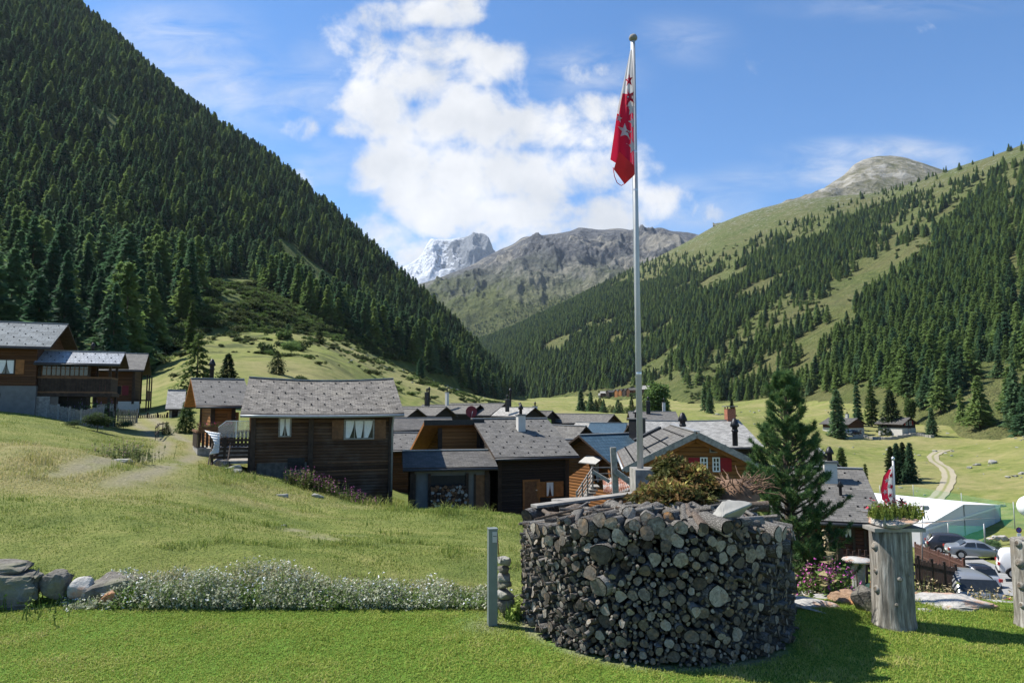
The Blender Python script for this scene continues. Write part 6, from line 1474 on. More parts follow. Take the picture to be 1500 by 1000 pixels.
for q_ in range(3): T.append(spray_tris(P_ + g_.normal(0, .008, (nf, 3)), g_.normal(0, 1, (nf, 3)), np.full(nf, .018), g_)); MI.append(np.full(nf, 4))
T = np.concatenate(T); o = mesh_np('silver_plants', T.reshape(-1, 3), np.arange(len(T) * 3), 3, SG, np.concatenate(MI)); tag(o, 'belt of silver-leaved plants with small white flowers along the lawn edge', 'plants', kind='stuff')
n = 1500; px = g_.uniform(220, 735, n); yy = g_.uniform(9.2, 9.9, n); xx = (px - 750) / 1004 * yy
blades('straw_stems', 'thin straw-coloured grass stems standing behind the silver plants', xx, yy, g_.uniform(.25, .62, n) * np.interp(px, [220, 330, 500, 735], [.7, 1, .85, .7]), np.full(n, .004), [MG[3], MG[2]], g_.integers(0, 2, n), 5, .25)
def herb(name, label, cat, px, Y, n, h, rad, cols, seed, leaf=(.075, .125, .025), fl=.35, spread=.4):
    p = gpt(px, Y); return flowers(name, label, cat, [tuple(p)], cols, n, h, rad, seed, leaf, spread=spread, fl=fl)
PINK = [(.50, .10, .34), (.36, .07, .27)]; VIO = [(.27, .16, .55), (.40, .25, .62)]
herb('fireweed', 'pink flowering fireweed clump between the pale slabs and the tall stump', 'wildflower', 1203, 9.75, 150, .62, .20, PINK, 1, fl=.55, spread=.45)
o = None
for k, (px, Y, n, h) in enumerate([(431, 31.2, 26, .8), (452, 30.6, 34, 1.0), (463, 30.4, 26, .95), (478, 30.2, 30, .8), (491, 30.0, 22, .8), (510, 29.5, 22, .6), (528, 29.2, 20, .6), (545, 29.0, 16, .5)]):
    herb('fireweed', ['leftmost small fireweed in front of the barn', 'tall fireweed in front of the barn, left of its tallest neighbour', 'tallest pink fireweed in front of the barn', 'broad fireweed right of the tallest one before the barn', 'fireweed in the middle of the row before the barn', 'low fireweed right of the middle of the barn row', 'second last fireweed of the row before the barn', 'rightmost sparse fireweed of the row before the barn'][k], 'wildflower', px, Y, n * 2, h, .22, PINK, 30 + k, leaf=(.10, .12, .03))
herb('fireweed', 'dull pink fireweed patch beside the dirt track on the left', 'wildflower', 186, 28, 110, .9, .65, [(.32, .12, .22)], 45, leaf=(.10, .13, .04)); herb('fireweed', 'second dull pink fireweed patch just right of the track patch', 'wildflower', 198, 27.5, 70, .8, .5, [(.32, .12, .22)], 46, leaf=(.10, .13, .04))
herb('leafy_weed', 'bright green broad-leaved weed among the silver plants on the left', 'plant', 203, 8.85, 40, .22, .07, [(.16, .26, .03)], 47, leaf=(.16, .27, .03)); herb('leafy_weed', 'single yellow-green weed shoot in the silver plant belt', 'plant', 250, 8.95, 22, .26, .04, [(.2, .3, .03)], 48, leaf=(.20, .30, .03)); herb('leafy_weed', 'green weeds under the boulder at the left edge', 'plant', 45, 8.65, 60, .2, .35, [(.16, .22, .03)], 49, leaf=(.10, .16, .03)); herb('leafy_weed', 'little green weed between the cairn and the wood pile', 'plant', 755, 8.35, 40, .24, .07, [(.16, .22, .03)], 50, leaf=(.10, .17, .03))
herb('leafy_weed', 'low green leafy plants between the pine and the fireweed', 'plant', 1172, 9.9, 150, .3, .25, [(.12, .2, .03)], 51, leaf=(.07, .13, .025)); herb('dry_grass', 'dry straw-coloured grass clump behind the large pale slab', 'plant', 1425, 9.6, 70, .27, .30, [(.35, .28, .16)], 52, leaf=(.24, .22, .11)); herb('dry_grass', 'tall dry grass beside the tall stump on its right', 'plant', 1350, 9.5, 30, .42, .10, [(.35, .28, .16)], 53, leaf=(.17, .19, .07)); herb('dry_grass', 'sparse tall seed stalks beside the fireweed clump', 'plant', 1195, 9.6, 12, .95, .14, [(.35, .28, .16)], 54, leaf=(.27, .23, .12))
# ================================================================== trees, bushes, boulders
def tree(name, label, px, pyT, pyB, Y, wpx, style, seed, group=None, mat=None, cat='tree', z=None):
    a = at(px, pyB, Y); g0 = float(gz(a.x, Y)) if z is None else z; h = H0 + ae(px, pyT)[1] * Y - g0; r = wpx / 2000 * Y / h
    t_ = thing(name, label, cat, (a.x, Y, g0 - .05), rnd.random() * 6, group); t_.scale = (h, h, h); gg = np.random.default_rng(seed)
    if style == 'cone': T = crown_tris(gg, 900, R0=r, base=.06, power=.75, layers=0, per=4, size=.045)
    elif style == 'loose': T = crown_tris(gg, 620, R0=r, base=.10, power=.55, layers=12, per=5, size=.040)
    elif style == 'egg': T = crown_tris(gg, 900, R0=r * 1.1, base=.03, power=.48, layers=0, per=4, size=.05)
    else:
        T = []
        for k in range(26):
            v = gg.normal(0, 1, 3); v /= np.linalg.norm(v); c = np.array([0, 0, .56]) + v * np.array([r * .62, r * .62, .27]) * gg.uniform(.5, 1); m_ = 130
            w_ = gg.normal(0, 1, (m_, 3)); w_ /= np.linalg.norm(w_, axis=1, keepdims=True); T.append(spray_tris(c + w_ * gg.uniform(.5, 1.1, (m_, 1)) * np.array([r * .42, r * .42, .15]), w_ + gg.normal(0, .6, (m_, 3)), .05 * gg.uniform(.6, 1.3, m_), gg))
        T = np.concatenate(T)
    tris_mesh('crown', T, mat or M_CON, parent=t_); V, F = trunk_tube(.88, .016 if style != 'round' else .022, 8); mesh_np('trunk', V, F, 4, M_TRUNK, smooth=True, parent=t_); return t_
M_CDK = leaf_mat('dark_needles', (.022, .045, .016), (.035, .062, .020), (.052, .080, .026)); M_CLT = leaf_mat('light_needles', (.055, .095, .024), (.08, .13, .034), (.11, .16, .045)); M_CYL = leaf_mat('pale_leaves', (.10, .14, .035), (.13, .17, .045), (.17, .20, .06))
TL = [('pine_tree', 'tall light green pine rising between the white-roofed shed and the cottage', 285, 486, 640, 68, 62, 'loose', M_CLT), ('pine_tree', 'shorter dark pine just behind the cottage roof', 331, 517, 620, 75, 38, 'egg', M_CDK), ('young_pine', 'small pine in front of the tall one beside the cottage terrace', 272, 585, 652, 52, 34, 'egg', M_CLT), ('young_pine', 'little pine beside the gate posts of the track', 243, 618, 652, 50, 18, 'egg', M_CLT),
 ('fir_tree', 'dark compact fir standing behind the barn roof on the meadow', 405, 513, 556, 112, 29, 'egg', M_CDK), ('larch_tree', 'round pale green tree behind the dark compact fir', 426, 496, 534, 150, 38, 'round', M_LARCH), ('fir_tree', 'small green fir above the round pale tree on the meadow', 422, 474, 496, 190, 13, 'egg', M_CON), ('fir_tree', 'small dark fir at the upper meadow edge below the forest', 467, 480, 508, 200, 19, 'egg', M_CDK), ('larch_tree', 'slender isolated larch on the shaded upper left meadow', 281, 440, 472, 150, 18, 'loose', M_CLT), ('fir_tree', 'single round-topped fir at the lower meadow edge of the left forest', 616, 524, 548, 300, 16, 'egg', M_CON),
 ('broad_tree', 'large rounded green tree just right of the flagpole behind the village', 963, 552, 610, 150, 46, 'round', M_LARCH), ('round_bush', 'round green bush among the back-row gables of the village', 801, 602, 622, 88, 19, 'round', M_LARCH),
 ('fir_tree', 'thin fir left of a pair on the right meadow', 1032, 559, 592, 300, 14, 'loose', M_CON), ('fir_tree', 'lower fir right of the thin one on the meadow', 1040, 568, 596, 280, 12, 'egg', M_CON), ('young_fir', 'tiny lone fir on the meadow right of the pair', 1072, 584, 599, 270, 10, 'egg', M_CDK),
 ('pine_tree', 'broad pine left of the far cream house', 1227, 570, 628, 205, 27, 'egg', M_CON), ('pine_tree', 'slim pine just behind the far cream house on its left', 1256, 558, 606, 240, 16, 'loose', M_CON), ('young_fir', 'small fir between the slim pine and its neighbour', 1257, 596, 616, 225, 10, 'egg', M_CON), ('pine_tree', 'pale green pine behind the far cream house', 1277, 556, 612, 235, 21, 'loose', M_CLT), ('fir_tree', 'big dark fir between the two far houses', 1306, 571, 630, 213, 32, 'egg', M_CDK), ('larch_tree', 'light larch behind the big dark fir', 1334, 578, 612, 240, 20, 'round', M_CLT), ('fir_tree', 'dark fir just right of the far house with red shutters', 1365, 597, 628, 205, 16, 'egg', M_CON),
 ('bush_tree', 'leftmost dark tree of the clump below the far houses', 1305, 653, 690, 122, 18, 'egg', M_CDK), ('bush_tree', 'second tree of the dark clump below the far houses', 1314, 648, 686, 124, 16, 'egg', M_CON), ('bush_tree', 'third tree of the dark clump below the far houses', 1323, 647, 686, 126, 15, 'egg', M_CDK), ('bush_tree', 'broadest rightmost tree of the dark clump below the far houses', 1333, 648, 684, 122, 20, 'egg', M_CON), ('young_pine', 'bright young pine behind the right-hand slate roof', 1233, 655, 690, 100, 21, 'egg', M_CLT), ('young_pine', 'pale thin young larch left of the dark clump', 1268, 678, 702, 105, 12, 'loose', M_CYL)]
for k, (nm, lb, px, pT, pB, Y, w_, stl, mt) in enumerate(TL): tree(nm, lb, px, pT, pB, Y, w_, stl, 300 + k, mat=mt)
rw = random.Random(4)
for k in range(17):
    px = 852 + k * 6.6 + rw.uniform(-2, 2); 
    if abs(px - 938) < 4: px += 8
    tree('meadow_fir', 'small dark fir in the row behind the village roofs left of the flagpole' if px < 938 else 'small dark fir in the row behind the village roofs right of the flagpole', px, rw.uniform(570, 590) + (6 if px > 880 else -2), 606, 300 + rw.uniform(-25, 25), rw.uniform(13, 19), rw.choice(['egg', 'cone', 'loose']), 400 + k, group='firs behind the village left of the pole' if px < 938 else 'firs behind the village right of the pole', mat=rw.choice([M_CON, M_CDK, M_CLT]))
# the arolla pine beside the wood pile
def arolla():
    Y = 12.2; a = at(1160, 860, Y); zb = float(gz(a.x, Y)); h = H0 + ae(1160, 549)[1] * Y - zb
    t_ = thing('pine_tree', 'large bushy long-needled pine standing right behind the wood pile', 'tree', (a.x, Y, zb)); gg = np.random.default_rng(99); g2 = random.Random(9)
    b = MB(); pts = [(math.sin(k * .7) * .035 * k / 10, math.cos(k * 1.1) * .03, h * k / 10) for k in range(11)]; b.tube(pts, [.105 * (1 - k / 10.3) + .008 for k in range(11)], M_TRUNK, 10); b.build('trunk', t_)
    lb = MB(); TP = []; TD = []
    def limb(p0, d, L, r, depth):
        d = d.normalized(); n = max(4, int(L / .12)); p = p0.copy(); pts = [p.copy()]
        for k in range(n):
            d = (d + Vector((g2.gauss(0, .06), g2.gauss(0, .06), .055 + g2.gauss(0, .04)))).normalized(); p = p + d * (L / n); pts.append(p.copy()); f = (k + 1) / n
            if f > (.28 if depth == 0 else .1): TP.append(tuple(p)); TD.append(tuple(d))
            if depth == 0 and f > .25 and k % 2 == 0 or depth == 0 and f > .6:
                s_ = Vector((-d.y, d.x, 0)) * g2.choice([-1, 1]); limb(p, d * .7 + s_ * g2.uniform(.5, 1.1) + Vector((0, 0, g2.uniform(.0, .5))), L * g2.uniform(.22, .42) * (1.15 - f * .5), r * .5, 1)
        lb.tube(pts, [r * (1 - k / (len(pts) + .5)) + .003 for k in range(len(pts))], M_TRUNK, 5, False); TP.append(tuple(p)); TD.append(tuple(d)); TP.append(tuple(p + d * .04)); TD.append(tuple(d))
    z = .12
    while z < h * .985:
        f = z / h; nb = 6 if f < .8 else 4; R_ = np.interp(f, [0, .12, .3, .5, .68, .82, .93, 1], [.86, 1.0, .88, .72, .54, .38, .23, .08]) ; a0 = g2.uniform(0, 6.28)
        for k in range(nb):
            an_ = a0 + 2*math.pi*k/nb + g2.uniform(-.4, .4); L = R_ * g2.uniform(.62, 1.16); d = Vector((math.cos(an_), math.sin(an_), g2.uniform(.05, .35) + .5 * f)); limb(Vector((0, 0, z)), d, L, .022 * (1 - f) + .008, 0)
        z += g2.uniform(.075, .13)
    lb.build('limbs', t_)
    TP = np.array(TP); TD = np.array(TD); m_ = len(TP); NN = 22; print('pine tufts', m_)
    P_ = np.repeat(TP, NN, 0) + gg.normal(0, .012, (m_ * NN, 3)); D_ = np.repeat(TD, NN, 0) * .75 + gg.normal(0, .62, (m_ * NN, 3)) + np.array([0, 0, .18]); D_ /= np.linalg.norm(D_, axis=1, keepdims=True); ln = gg.uniform(.06, .105, (m_ * NN, 1))
    S_ = np.cross(D_, gg.normal(0, 1, (m_ * NN, 3))); S_ /= np.linalg.norm(S_, axis=1, keepdims=True); T = np.stack([P_ - S_ * .0052, P_ + S_ * .0052, P_ + D_ * ln], 1)
    mi = np.repeat(gg.integers(0, 3, m_), NN); mesh_np('crown', T.reshape(-1, 3), np.arange(len(T) * 3), 3, [leafm((.045, .098, .036)), leafm((.072, .135, .044)), leafm((.115, .18, .056))], mi, parent=t_)
arolla()
# scrub on the shaded knoll and along the forest edges
def bush_src(seed, mat):
    gg = np.random.default_rng(seed); T = []
    for k in range(9):
        c = gg.normal(0, 1, 3) * np.array([.32, .32, .14]) + np.array([0, 0, .32]); m_ = 70; w_ = gg.normal(0, 1, (m_, 3)); w_ /= np.linalg.norm(w_, axis=1, keepdims=True); T.append(spray_tris(c + w_ * np.array([.3, .3, .26]) * gg.uniform(.4, 1.1, (m_, 1)), w_ + gg.normal(0, .6, (m_, 3)) + np.array([0, 0, .3]), .12 * gg.uniform(.6, 1.4, m_), gg))
    return tris_mesh('shrub', np.concatenate(T), mat)
BS = [bush_src(1, M_CDK), bush_src(2, leafm((.075, .10, .03))), bush_src(3, M_CLT)]
for o, (px, Y, s_), lb in zip(BS, [(385, 150, 3.2), (440, 165, 2.4), (412, 190, 3.4)], ['dark round shrub at the foot of the scrubby knoll', 'olive shrub beside the dark one on the meadow edge', 'light green shrub highest on the open knoll']):
    p = gpt(px, Y); o.location = p; o.scale = (s_,) * 3; tag(o, lb, 'shrub')
gs = np.random.default_rng(17); sx_, sy_, sz_, tt = LF.sample(22000, 0, 1.5, gs); px, py = proj(sx_, sy_, sz_); k = inpoly(px, py, [(175, 560), (262, 478), (300, 400), (345, 375), (420, 435), (470, 465), (560, 508), (600, 530), (540, 525), (440, 500), (330, 540)]) & (gs.random(len(px)) < .95); A1 = np.stack([sx_, sy_, sz_], 1)[k]
xx = gs.uniform(-.62, .0, 5000); yy = gs.uniform(75, 330, 5000); xx = xx * yy; zz_ = gz(xx, yy); px, py = proj(xx, yy, zz_); edge = np.interp(px, [230, 350, 470, 640, 760], [520, 470, 490, 560, 592]); k = (gs.random(5000) < np.exp(-np.clip(py - edge, 0, 999) / 16) * .8 + .018) & (fbm(xx / 16, yy / 16, 5, 3) > -.1) & (py < 592); A2 = np.stack([xx, yy, zz_], 1)[k]
sx_, sy_, sz_, tt = RF.sample(60000, .2, 2.9, gs); px, py = proj(sx_, sy_, sz_); mid = np.interp(px, [870, 1034, 1119, 1232, 1341, 1400, 1438], [610, 552, 470, 432, 366, 300, 268]); k = ((np.abs(py - mid) < 34) & (gs.random(len(px)) < .22) & (px > 860)) | ((gs.random(len(px)) < .035) & (tt < 2.6)); A3 = np.stack([sx_, sy_, sz_], 1)[k]
AA = np.concatenate([A1, A2, A3]); na_ = len(AA); sc = np.concatenate([gs.uniform(1.2, 3.4, len(A1)), gs.uniform(.5, 1.9, len(A2)), gs.uniform(1.8, 5.0, len(A3))]); z0 = np.zeros(na_)
gn_scatter('hillside_scrub', AA, np.stack([z0, z0, gs.random(na_) * 6.28], 1), np.stack([sc * 1.2, sc * 1.2, sc * gs.uniform(.6, 1.1, na_)], 1), gs.integers(0, 3, na_), BS, 'low scrub scattered over the knoll and the mountain meadows', 'scrub'); print('scrub', na_)
# boulders on the meadows
ro = [rock_mesh('boulder', None, None, (0, 0, -50), (1, .8, .55), 500 + k, M_BOULD, rough=.06, sub=1) for k in range(4)]
FIX = [(1453, 656, 140, 2.0, 'large split boulder on the right meadow above the tent'), (1431, 658, 140, 1.2, 'smaller dark-sided boulder left of the large split one'), (1468, 718, 95, 1.2, 'pointed boulder on the grass right above the tent'), (1243, 596, 240, 3.2, 'big pale rock among the pines left of the far houses'), (1394, 640, 160, .9, 'white flat stone right of the dirt track bend'), (1425, 652, 140, .8, 'grey stone left of the boulder pair'), (1399, 710, 100, .5, 'small white stone in the grass behind the tent'), (1428, 710, 100, .7, 'pale flat stone in the grass above the tent roof'), (1392, 713, 100, .4, 'little grey stone behind the tent ridge'), (1475, 676, 120, 1.0, 'left pale stone of the broken stone row on the far right'), (1485, 675, 120, 1.1, 'middle pale stone of the broken stone row on the far right'), (1495, 673, 121, 1.2, 'right pale stone of the broken stone row on the far right')]
used_r = set()
def boul(k, p, s_, lab, grp=None):
    o = ro[k] if k not in used_r else put(ro[k].copy()); used_r.add(k); o.location = (p[0], p[1], p[2] + s_ * .1); o.scale = (s_,) * 3; o.rotation_euler = (0, 0, rw.uniform(0, 6)); tag(o, lab, 'rock', grp)
for k, (px, py, Y, s_, lb) in enumerate(FIX): p = at(px, py, Y); boul(k % 4, (p.x, Y, float(gz(p.x, Y))), s_, lb)
gb = np.random.default_rng(23); cnt = 0
while cnt < 170:
    px = gb.uniform(1000, 1500) if cnt % 3 else gb.uniform(480, 780); Y = gb.uniform(105, 330) if px > 1000 else gb.uniform(150, 420); p = gpt(px, Y); 
    if px < 800 and abs(proj(p.x, Y, p.z)[1] - np.interp(px, [470, 640, 780], [505, 565, 597])) > 13: continue
    if fbm(np.array([p.x / 22]), np.array([Y / 22]), 8, 3)[0] < -.05: continue
    boul(int(gb.integers(0, 4)), p, gb.uniform(.35, 1.0) * (1 + .8 * (gb.random() < .15)) * Y / 190, 'pale weathered stone scattered on the right valley meadow' if px > 1000 else 'grey stone in the rubble line along the left forest edge', 'stones strewn on the right meadow' if px > 1000 else 'rubble stones along the left forest edge'); cnt += 1
# ================================================================== roads and tracks
def strip(name, label, pts, w, mat, up=.06, n=60):
    P_ = np.array([gpt(px, Y) for px, Y in pts])[:, :2]; s_ = np.concatenate([[0], np.cumsum(np.hypot(*np.diff(P_, axis=0).T))]); q = np.linspace(0, s_[-1], n); C_ = pchip(s_, P_, q); d = np.gradient(C_, axis=0); d /= np.linalg.norm(d, axis=1, keepdims=True); nr = np.stack([-d[:, 1], d[:, 0]], 1)
    m_ = 7; V = []; 
    for j in range(m_): o_ = (j / (m_ - 1) - .5) * w * (1 + .06 * np.sin(q * .9 + j)); xy = C_ + nr * o_[:, None]; V.append(np.stack([xy[:, 0], xy[:, 1], gz(xy[:, 0], xy[:, 1]) + up], 1))
    V = np.stack(V, 1).reshape(-1, 3); ii = (np.arange(n - 1)[:, None] * m_ + np.arange(m_ - 1)).ravel(); uvv = lambda k: np.stack([(k % m_) / (m_ - 1), q[k // m_]], 1)
    F = np.stack([ii, ii + m_, ii + m_ + 1, ii + 1], 1); o = mesh_np(name, V, F, 4, mat, smooth=True, uv=uvv(F.ravel())); return tag(o, label, 'road', kind='structure')
M_ASPH = mat_plain('worn_asphalt', (.235, .235, .23), .9, 0, .18, 1.5); M_DIRT = None
m, t, b = mat_new('gravel_track', .95, 0, .1); tc = t.new('ShaderNodeTexCoord'); sp = t.new('ShaderNodeSeparateXYZ'); t.link(tc.outputs['UV'], sp.inputs[0]); nn = t.noise(1.5, 5, t.new('ShaderNodeNewGeometry').outputs['Position'], .65)
mdl = t.mrange(t.math('ABSOLUTE', t.math('SUBTRACT', sp.outputs[0], .5)), .04, .16); c = t.mix(t.math('ADD', mdl, t.math('MULTIPLY', t.math('SUBTRACT', nn, .5), 1.5), clamp=True), (.20, .20, .08), (.32, .285, .205)); t.link(c, b.inputs['Base Color'])
strip('road', 'narrow grey asphalt road passing the parked cars', [(1335, 80), (1352, 69), (1375, 60), (1402, 53), (1440, 46.5), (1478, 42), (1530, 37)], 3.6, M_ASPH)
strip('dirt_track', 'pale gravel track winding up the right meadow', [(1345, 97), (1362, 104), (1378, 116), (1384, 126), (1376, 138), (1365, 146), (1362, 152), (1372, 160), (1390, 168)], 2.2, m, .10, 90)
# ================================================================== vehicles
def paint(name, col, metal=.4): return mat_plain(name, col, .28, metal, .03, 2, spec=.5)
M_TYRE = mat_plain('tyre', (.018, .018, .018), .9); M_RIM = mat_plain('wheel_rim', (.42, .43, .44), .35, .8, .1); M_TAIL = mat_plain('tail_lamp', (.45, .015, .015), .25, 0, .1, spec=.6); M_HEAD = mat_plain('head_lamp', (.75, .76, .78), .15, 0, .05, spec=.6); M_PLATE = mat_plain('number_plate', (.72, .72, .70), .5, 0, .03)
def car(name, label, p, heading, L, W, Ht, prof, pm, rm=None, wr=.32, axle=(.19, .79), cat='car', win=None, group=None):
    """prof = list of (x fraction from the rear, shoulder z, roof z) ; the cabin stands where roof z > shoulder z"""
    if 26 < p[1] < 100: p = (p[0], p[1], float(gz(p[0], p[1])) + .07)
    t_ = thing(name, label, cat, p, heading, group); rm = rm or pm; xs = [q[0] * L - L / 2 for q in prof]; b = MB(); n = len(prof); rings = []
    for (f, zs, zr), x in zip(prof, xs):
        e = min(1, min(f, 1 - f) * 7 + .72); hw = W / 2 * (.90 + .10 * min(1, min(f, 1 - f) * 8)); cab = zr > zs + .03; tw = hw * (.74 if cab else .80)
        zl = .20 + (.10 if f < .03 or f > .97 else 0); rings.append([(x, s_ * a_, z_) for s_, seq in ((-1, [(hw * .90, zl), (hw, zl + .14), (hw * 1.0, (zl + zs) / 2 + .06), (hw * .96, zs), (tw, zr - .04 if cab else zr - .015), (tw * .5, zr)]), (1, [(tw * .5, zr), (tw, zr - .04 if cab else zr - .015), (hw * .96, zs), (hw, (zl + zs) / 2 + .06), (hw, zl + .14), (hw * .90, zl)])) for a_, z_ in seq])
    for i in range(n - 1):
        A_, B_ = rings[i], rings[i + 1]
        for k in range(11): m_ = rm if k in (4, 5, 6) and prof[i][2] > prof[i][1] + .03 and prof[i + 1][2] > prof[i + 1][1] + .03 else pm; b.face([A_[k], B_[k], B_[k + 1], A_[k + 1]], m_, smooth=True)
        b.face([A_[11], B_[11], B_[0], A_[0]], M_BLACK)
    b.face(rings[0], pm); b.face(rings[-1][::-1], pm)
    bo = b.build('body', t_); w_ = bo.data; bm = bmesh.new(); bm.from_mesh(w_); bmesh.ops.remove_doubles(bm, verts=bm.verts, dist=1e-4); bmesh.ops.recalc_face_normals(bm, faces=bm.faces[:]); bm.to_mesh(w_); bm.free()
    md = bo.modifiers.new('round', 'SUBSURF'); md.levels = 1; md.render_levels = 2
    def prz(f, key): return float(np.interp(f, [q[0] for q in prof], [q[key] for q in prof]))
    def side(f, s_, v, off):
        zs, zr = prz(f, 1), prz(f, 2); hw = W / 2 * (.90 + .10 * min(1, min(f, 1 - f) * 8)); return (f * L - L/2, s_ * (hw * .96 + (hw * .74 - hw * .96) * v + off), zs + (zr - .04 - zs) * v)
    for (f0, f1, g0, g1) in (win or []):
        for s_ in (-1, 1):
            b = MB(); q = [side(f0, s_, .10, .012), side(f1, s_, .10, .012), side(g1, s_, .86, .012), side(g0, s_, .86, .012)]; b.face(q if s_ < 0 else q[::-1], M_GLASS); b.build('side_window', t_)
    cab = [q for q in prof if q[2] > q[1] + .03]; fr, ff = cab[0], cab[-1]; i0 = prof.index(fr); i1 = prof.index(ff)
    def endwin(i, j, nm, sgn):
        x0, z0, x1, z1 = prof[i][0] * L - L/2, max(prof[i][1], prof[i][2]), prof[j][0] * L - L/2, prof[j][2]; d = Vector((x1 - x0, 0, z1 - z0)); nrm = Vector((-d.z, 0, d.x)).normalized() * (.02 if sgn > 0 else -.02); nrm = nrm if nrm.z > 0 else -nrm
        A_ = Vector((x0, 0, z0)) + d * .12 + nrm; B_ = Vector((x0, 0, z0)) + d * .88 + nrm; b = MB(); wa, wb = W * .40, W * .345; q = [A_ + Vector((0, -wa, 0)), A_ + Vector((0, wa, 0)), B_ + Vector((0, wb, 0)), B_ + Vector((0, -wb, 0))]; b.face(q[::-1] if sgn > 0 else q, M_GLASS); b.build(nm, t_)
    endwin(i0 - 1 if i0 > 0 else 0, i0 if i0 > 0 else 1, 'rear_window', 1); endwin(min(i1 + 1, n - 1), i1, 'windscreen', -1)
    for f in axle:
        for s_ in (-1, 1):
            x = f * L - L/2; b = MB(); y0, y1 = s_ * (W/2 - .18), s_ * (W/2 + .012); b.tube([(x, y0, wr), (x, y0 + (y1 - y0) * .85, wr), (x, y1, wr)], [wr, wr, wr * .93], M_TYRE, 20); wo = b.build('wheel', t_)
            b = MB(); b.tube([(x, y1 - s_ * .01, wr), (x, y1 + s_ * .012, wr)], [wr * .66, wr * .60], M_RIM, 18)
            b.build('rim', wo)
            b = MB(); pts = [(x + math.cos(q) * wr * 1.14, s_ * (W/2 + .004), wr + math.sin(q) * wr * 1.14) for q in np.linspace(-.15, math.pi + .15, 12)]; b.tube(pts, .035, M_BLACK, 6); b.build('wheel_arch', t_)
    zs = prof[1][1]
    for s_ in (-1, 1):
        b = MB(); b.box(-L/2 - .015, -L/2 + .10, s_ * W * .44 - .10, s_ * W * .44 + .10, zs - .22, zs - .04, M_TAIL); b.build('tail_light', t_); b = MB(); b.box(L/2 - .16, L/2 + .01, s_ * W * .36 - .14, s_ * W * .36 + .14, prof[-2][1] - .16, prof[-2][1] - .03, M_HEAD); b.build('headlight', t_)
        b = MB(); fm = ff[0] - .01; mp_ = side(fm, s_, .12, .10); b.lathe([(0, -.06), (.08, -.05), (.10, .0), (.07, .05), (0, .06)], pm, 10, c=mp_); b.build('mirror', t_)
    b = MB(); b.box(-L/2 - .02, -L/2 + .02, -.26, .26, zs - .34, zs - .23, M_PLATE); b.build('number_plate', t_)
    b = MB(); b.box(-L/2 - .03, -L/2 + .1, -W * .46, W * .46, .28, .42, M_BLACK if pm is not None else pm); b.build('bumper', t_)
    return t_
HATCH = [(0, .62, .62), (.015, .86, .86), (.03, .92, .93), (.12, .94, 1.40), (.20, .94, 1.46), (.40, .93, 1.48), (.56, .92, 1.42), (.72, .90, .94), (.85, .85, .86), (.96, .74, .75), (1, .55, .56)]
SEDAN = [(0, .60, .60), (.015, .84, .85), (.06, .93, .95), (.17, .94, .97), (.30, .93, 1.36), (.42, .92, 1.41), (.56, .91, 1.36), (.71, .88, .92), (.86, .82, .83), (.97, .70, .71), (1, .52, .53)]
SUV = [(0, .70, .70), (.015, .98, .98), (.03, 1.04, 1.05), (.10, 1.06, 1.56), (.2, 1.06, 1.64), (.42, 1.05, 1.66), (.58, 1.03, 1.60), (.72, 1.0, 1.05), (.87, .94, .95), (.97, .82, .83), (1, .6, .61)]
SMART = [(0, .62, .62), (.02, .90, .90), (.05, .98, .99), (.13, 1.0, 1.42), (.26, 1.0, 1.53), (.45, .99, 1.54), (.62, .97, 1.46), (.80, .92, .97), (.90, .84, .85), (.97, .74, .75), (1, .55, .56)]
VAN = [(0, .70, .70), (.015, 1.0, 1.0), (.03, 1.05, 1.30), (.05, 1.05, 1.74), (.2, 1.05, 1.80), (.5, 1.05, 1.82), (.66, 1.05, 1.76), (.78, 1.02, 1.06), (.9, .92, .93), (.97, .80, .81), (1, .6, .61)]
def cpos(px, Y, z=None): p = gpt(px, Y); return (p.x, p.y, p.z + .05 if z is None else z)
W4 = [(.17, .37, .22, .37), (.39, .64, .39, .56)]
def zat(px, py, Y): return H0 + ae(px, py)[1] * Y
car('parked_car', 'silver hatchback with dark rear window parked just beyond the pale slabs', (at(1416, 880, 27).x, 27.5, zat(1414, 897, 27)), R(80), 4.2, 1.78, 1.48, HATCH, paint('silver_paint', (.27, .28, .29)), win=W4)
car('parked_car', 'tiny white two-seater with black roof beside the road', (at(1438, 850, 43).x, 43.5, zat(1440, 860, 43)), R(84), 2.7, 1.58, 1.54, SMART, paint('white_paint_car', (.55, .56, .57), 0), rm=paint('black_roof', (.03, .03, .035), .2), win=[(.30, .72, .30, .60)], wr=.29, axle=(.17, .85))
car('parked_car', 'silver saloon parked on the grass below the tent', (at(1433, 805, 56).x, 56, zat(1424, 808, 56)), R(-20), 4.5, 1.78, 1.41, SEDAN, paint('silver_blue_paint', (.25, .27, .29)), win=[(.24, .42, .30, .42), (.44, .66, .44, .56)])
car('parked_car', 'dark grey estate car behind the silver saloon', (at(1402, 800, 61).x, 61, zat(1400, 803, 61)), R(-25), 4.7, 1.84, 1.66, SUV, paint('dark_grey_paint', (.045, .048, .06), .4), win=W4)
car('white_van', 'white van half hidden behind the right stump', (at(1516, 836, 45).x, 45, zat(1490, 838, 45)), R(-30), 4.0, 1.75, 1.8, VAN, paint('van_white', (.6, .6, .6), 0), win=[(.58, .74, .58, .65)], cat='van')
car('parked_car', 'dark green old car glimpsed through the picket fence beside the tall stump', (at(1322, 872, 19.5).x, 19.5, -4.1), R(-95), 3.2, 1.6, 1.48, HATCH, paint('dark_green_paint', (.02, .055, .04), .2), win=W4)
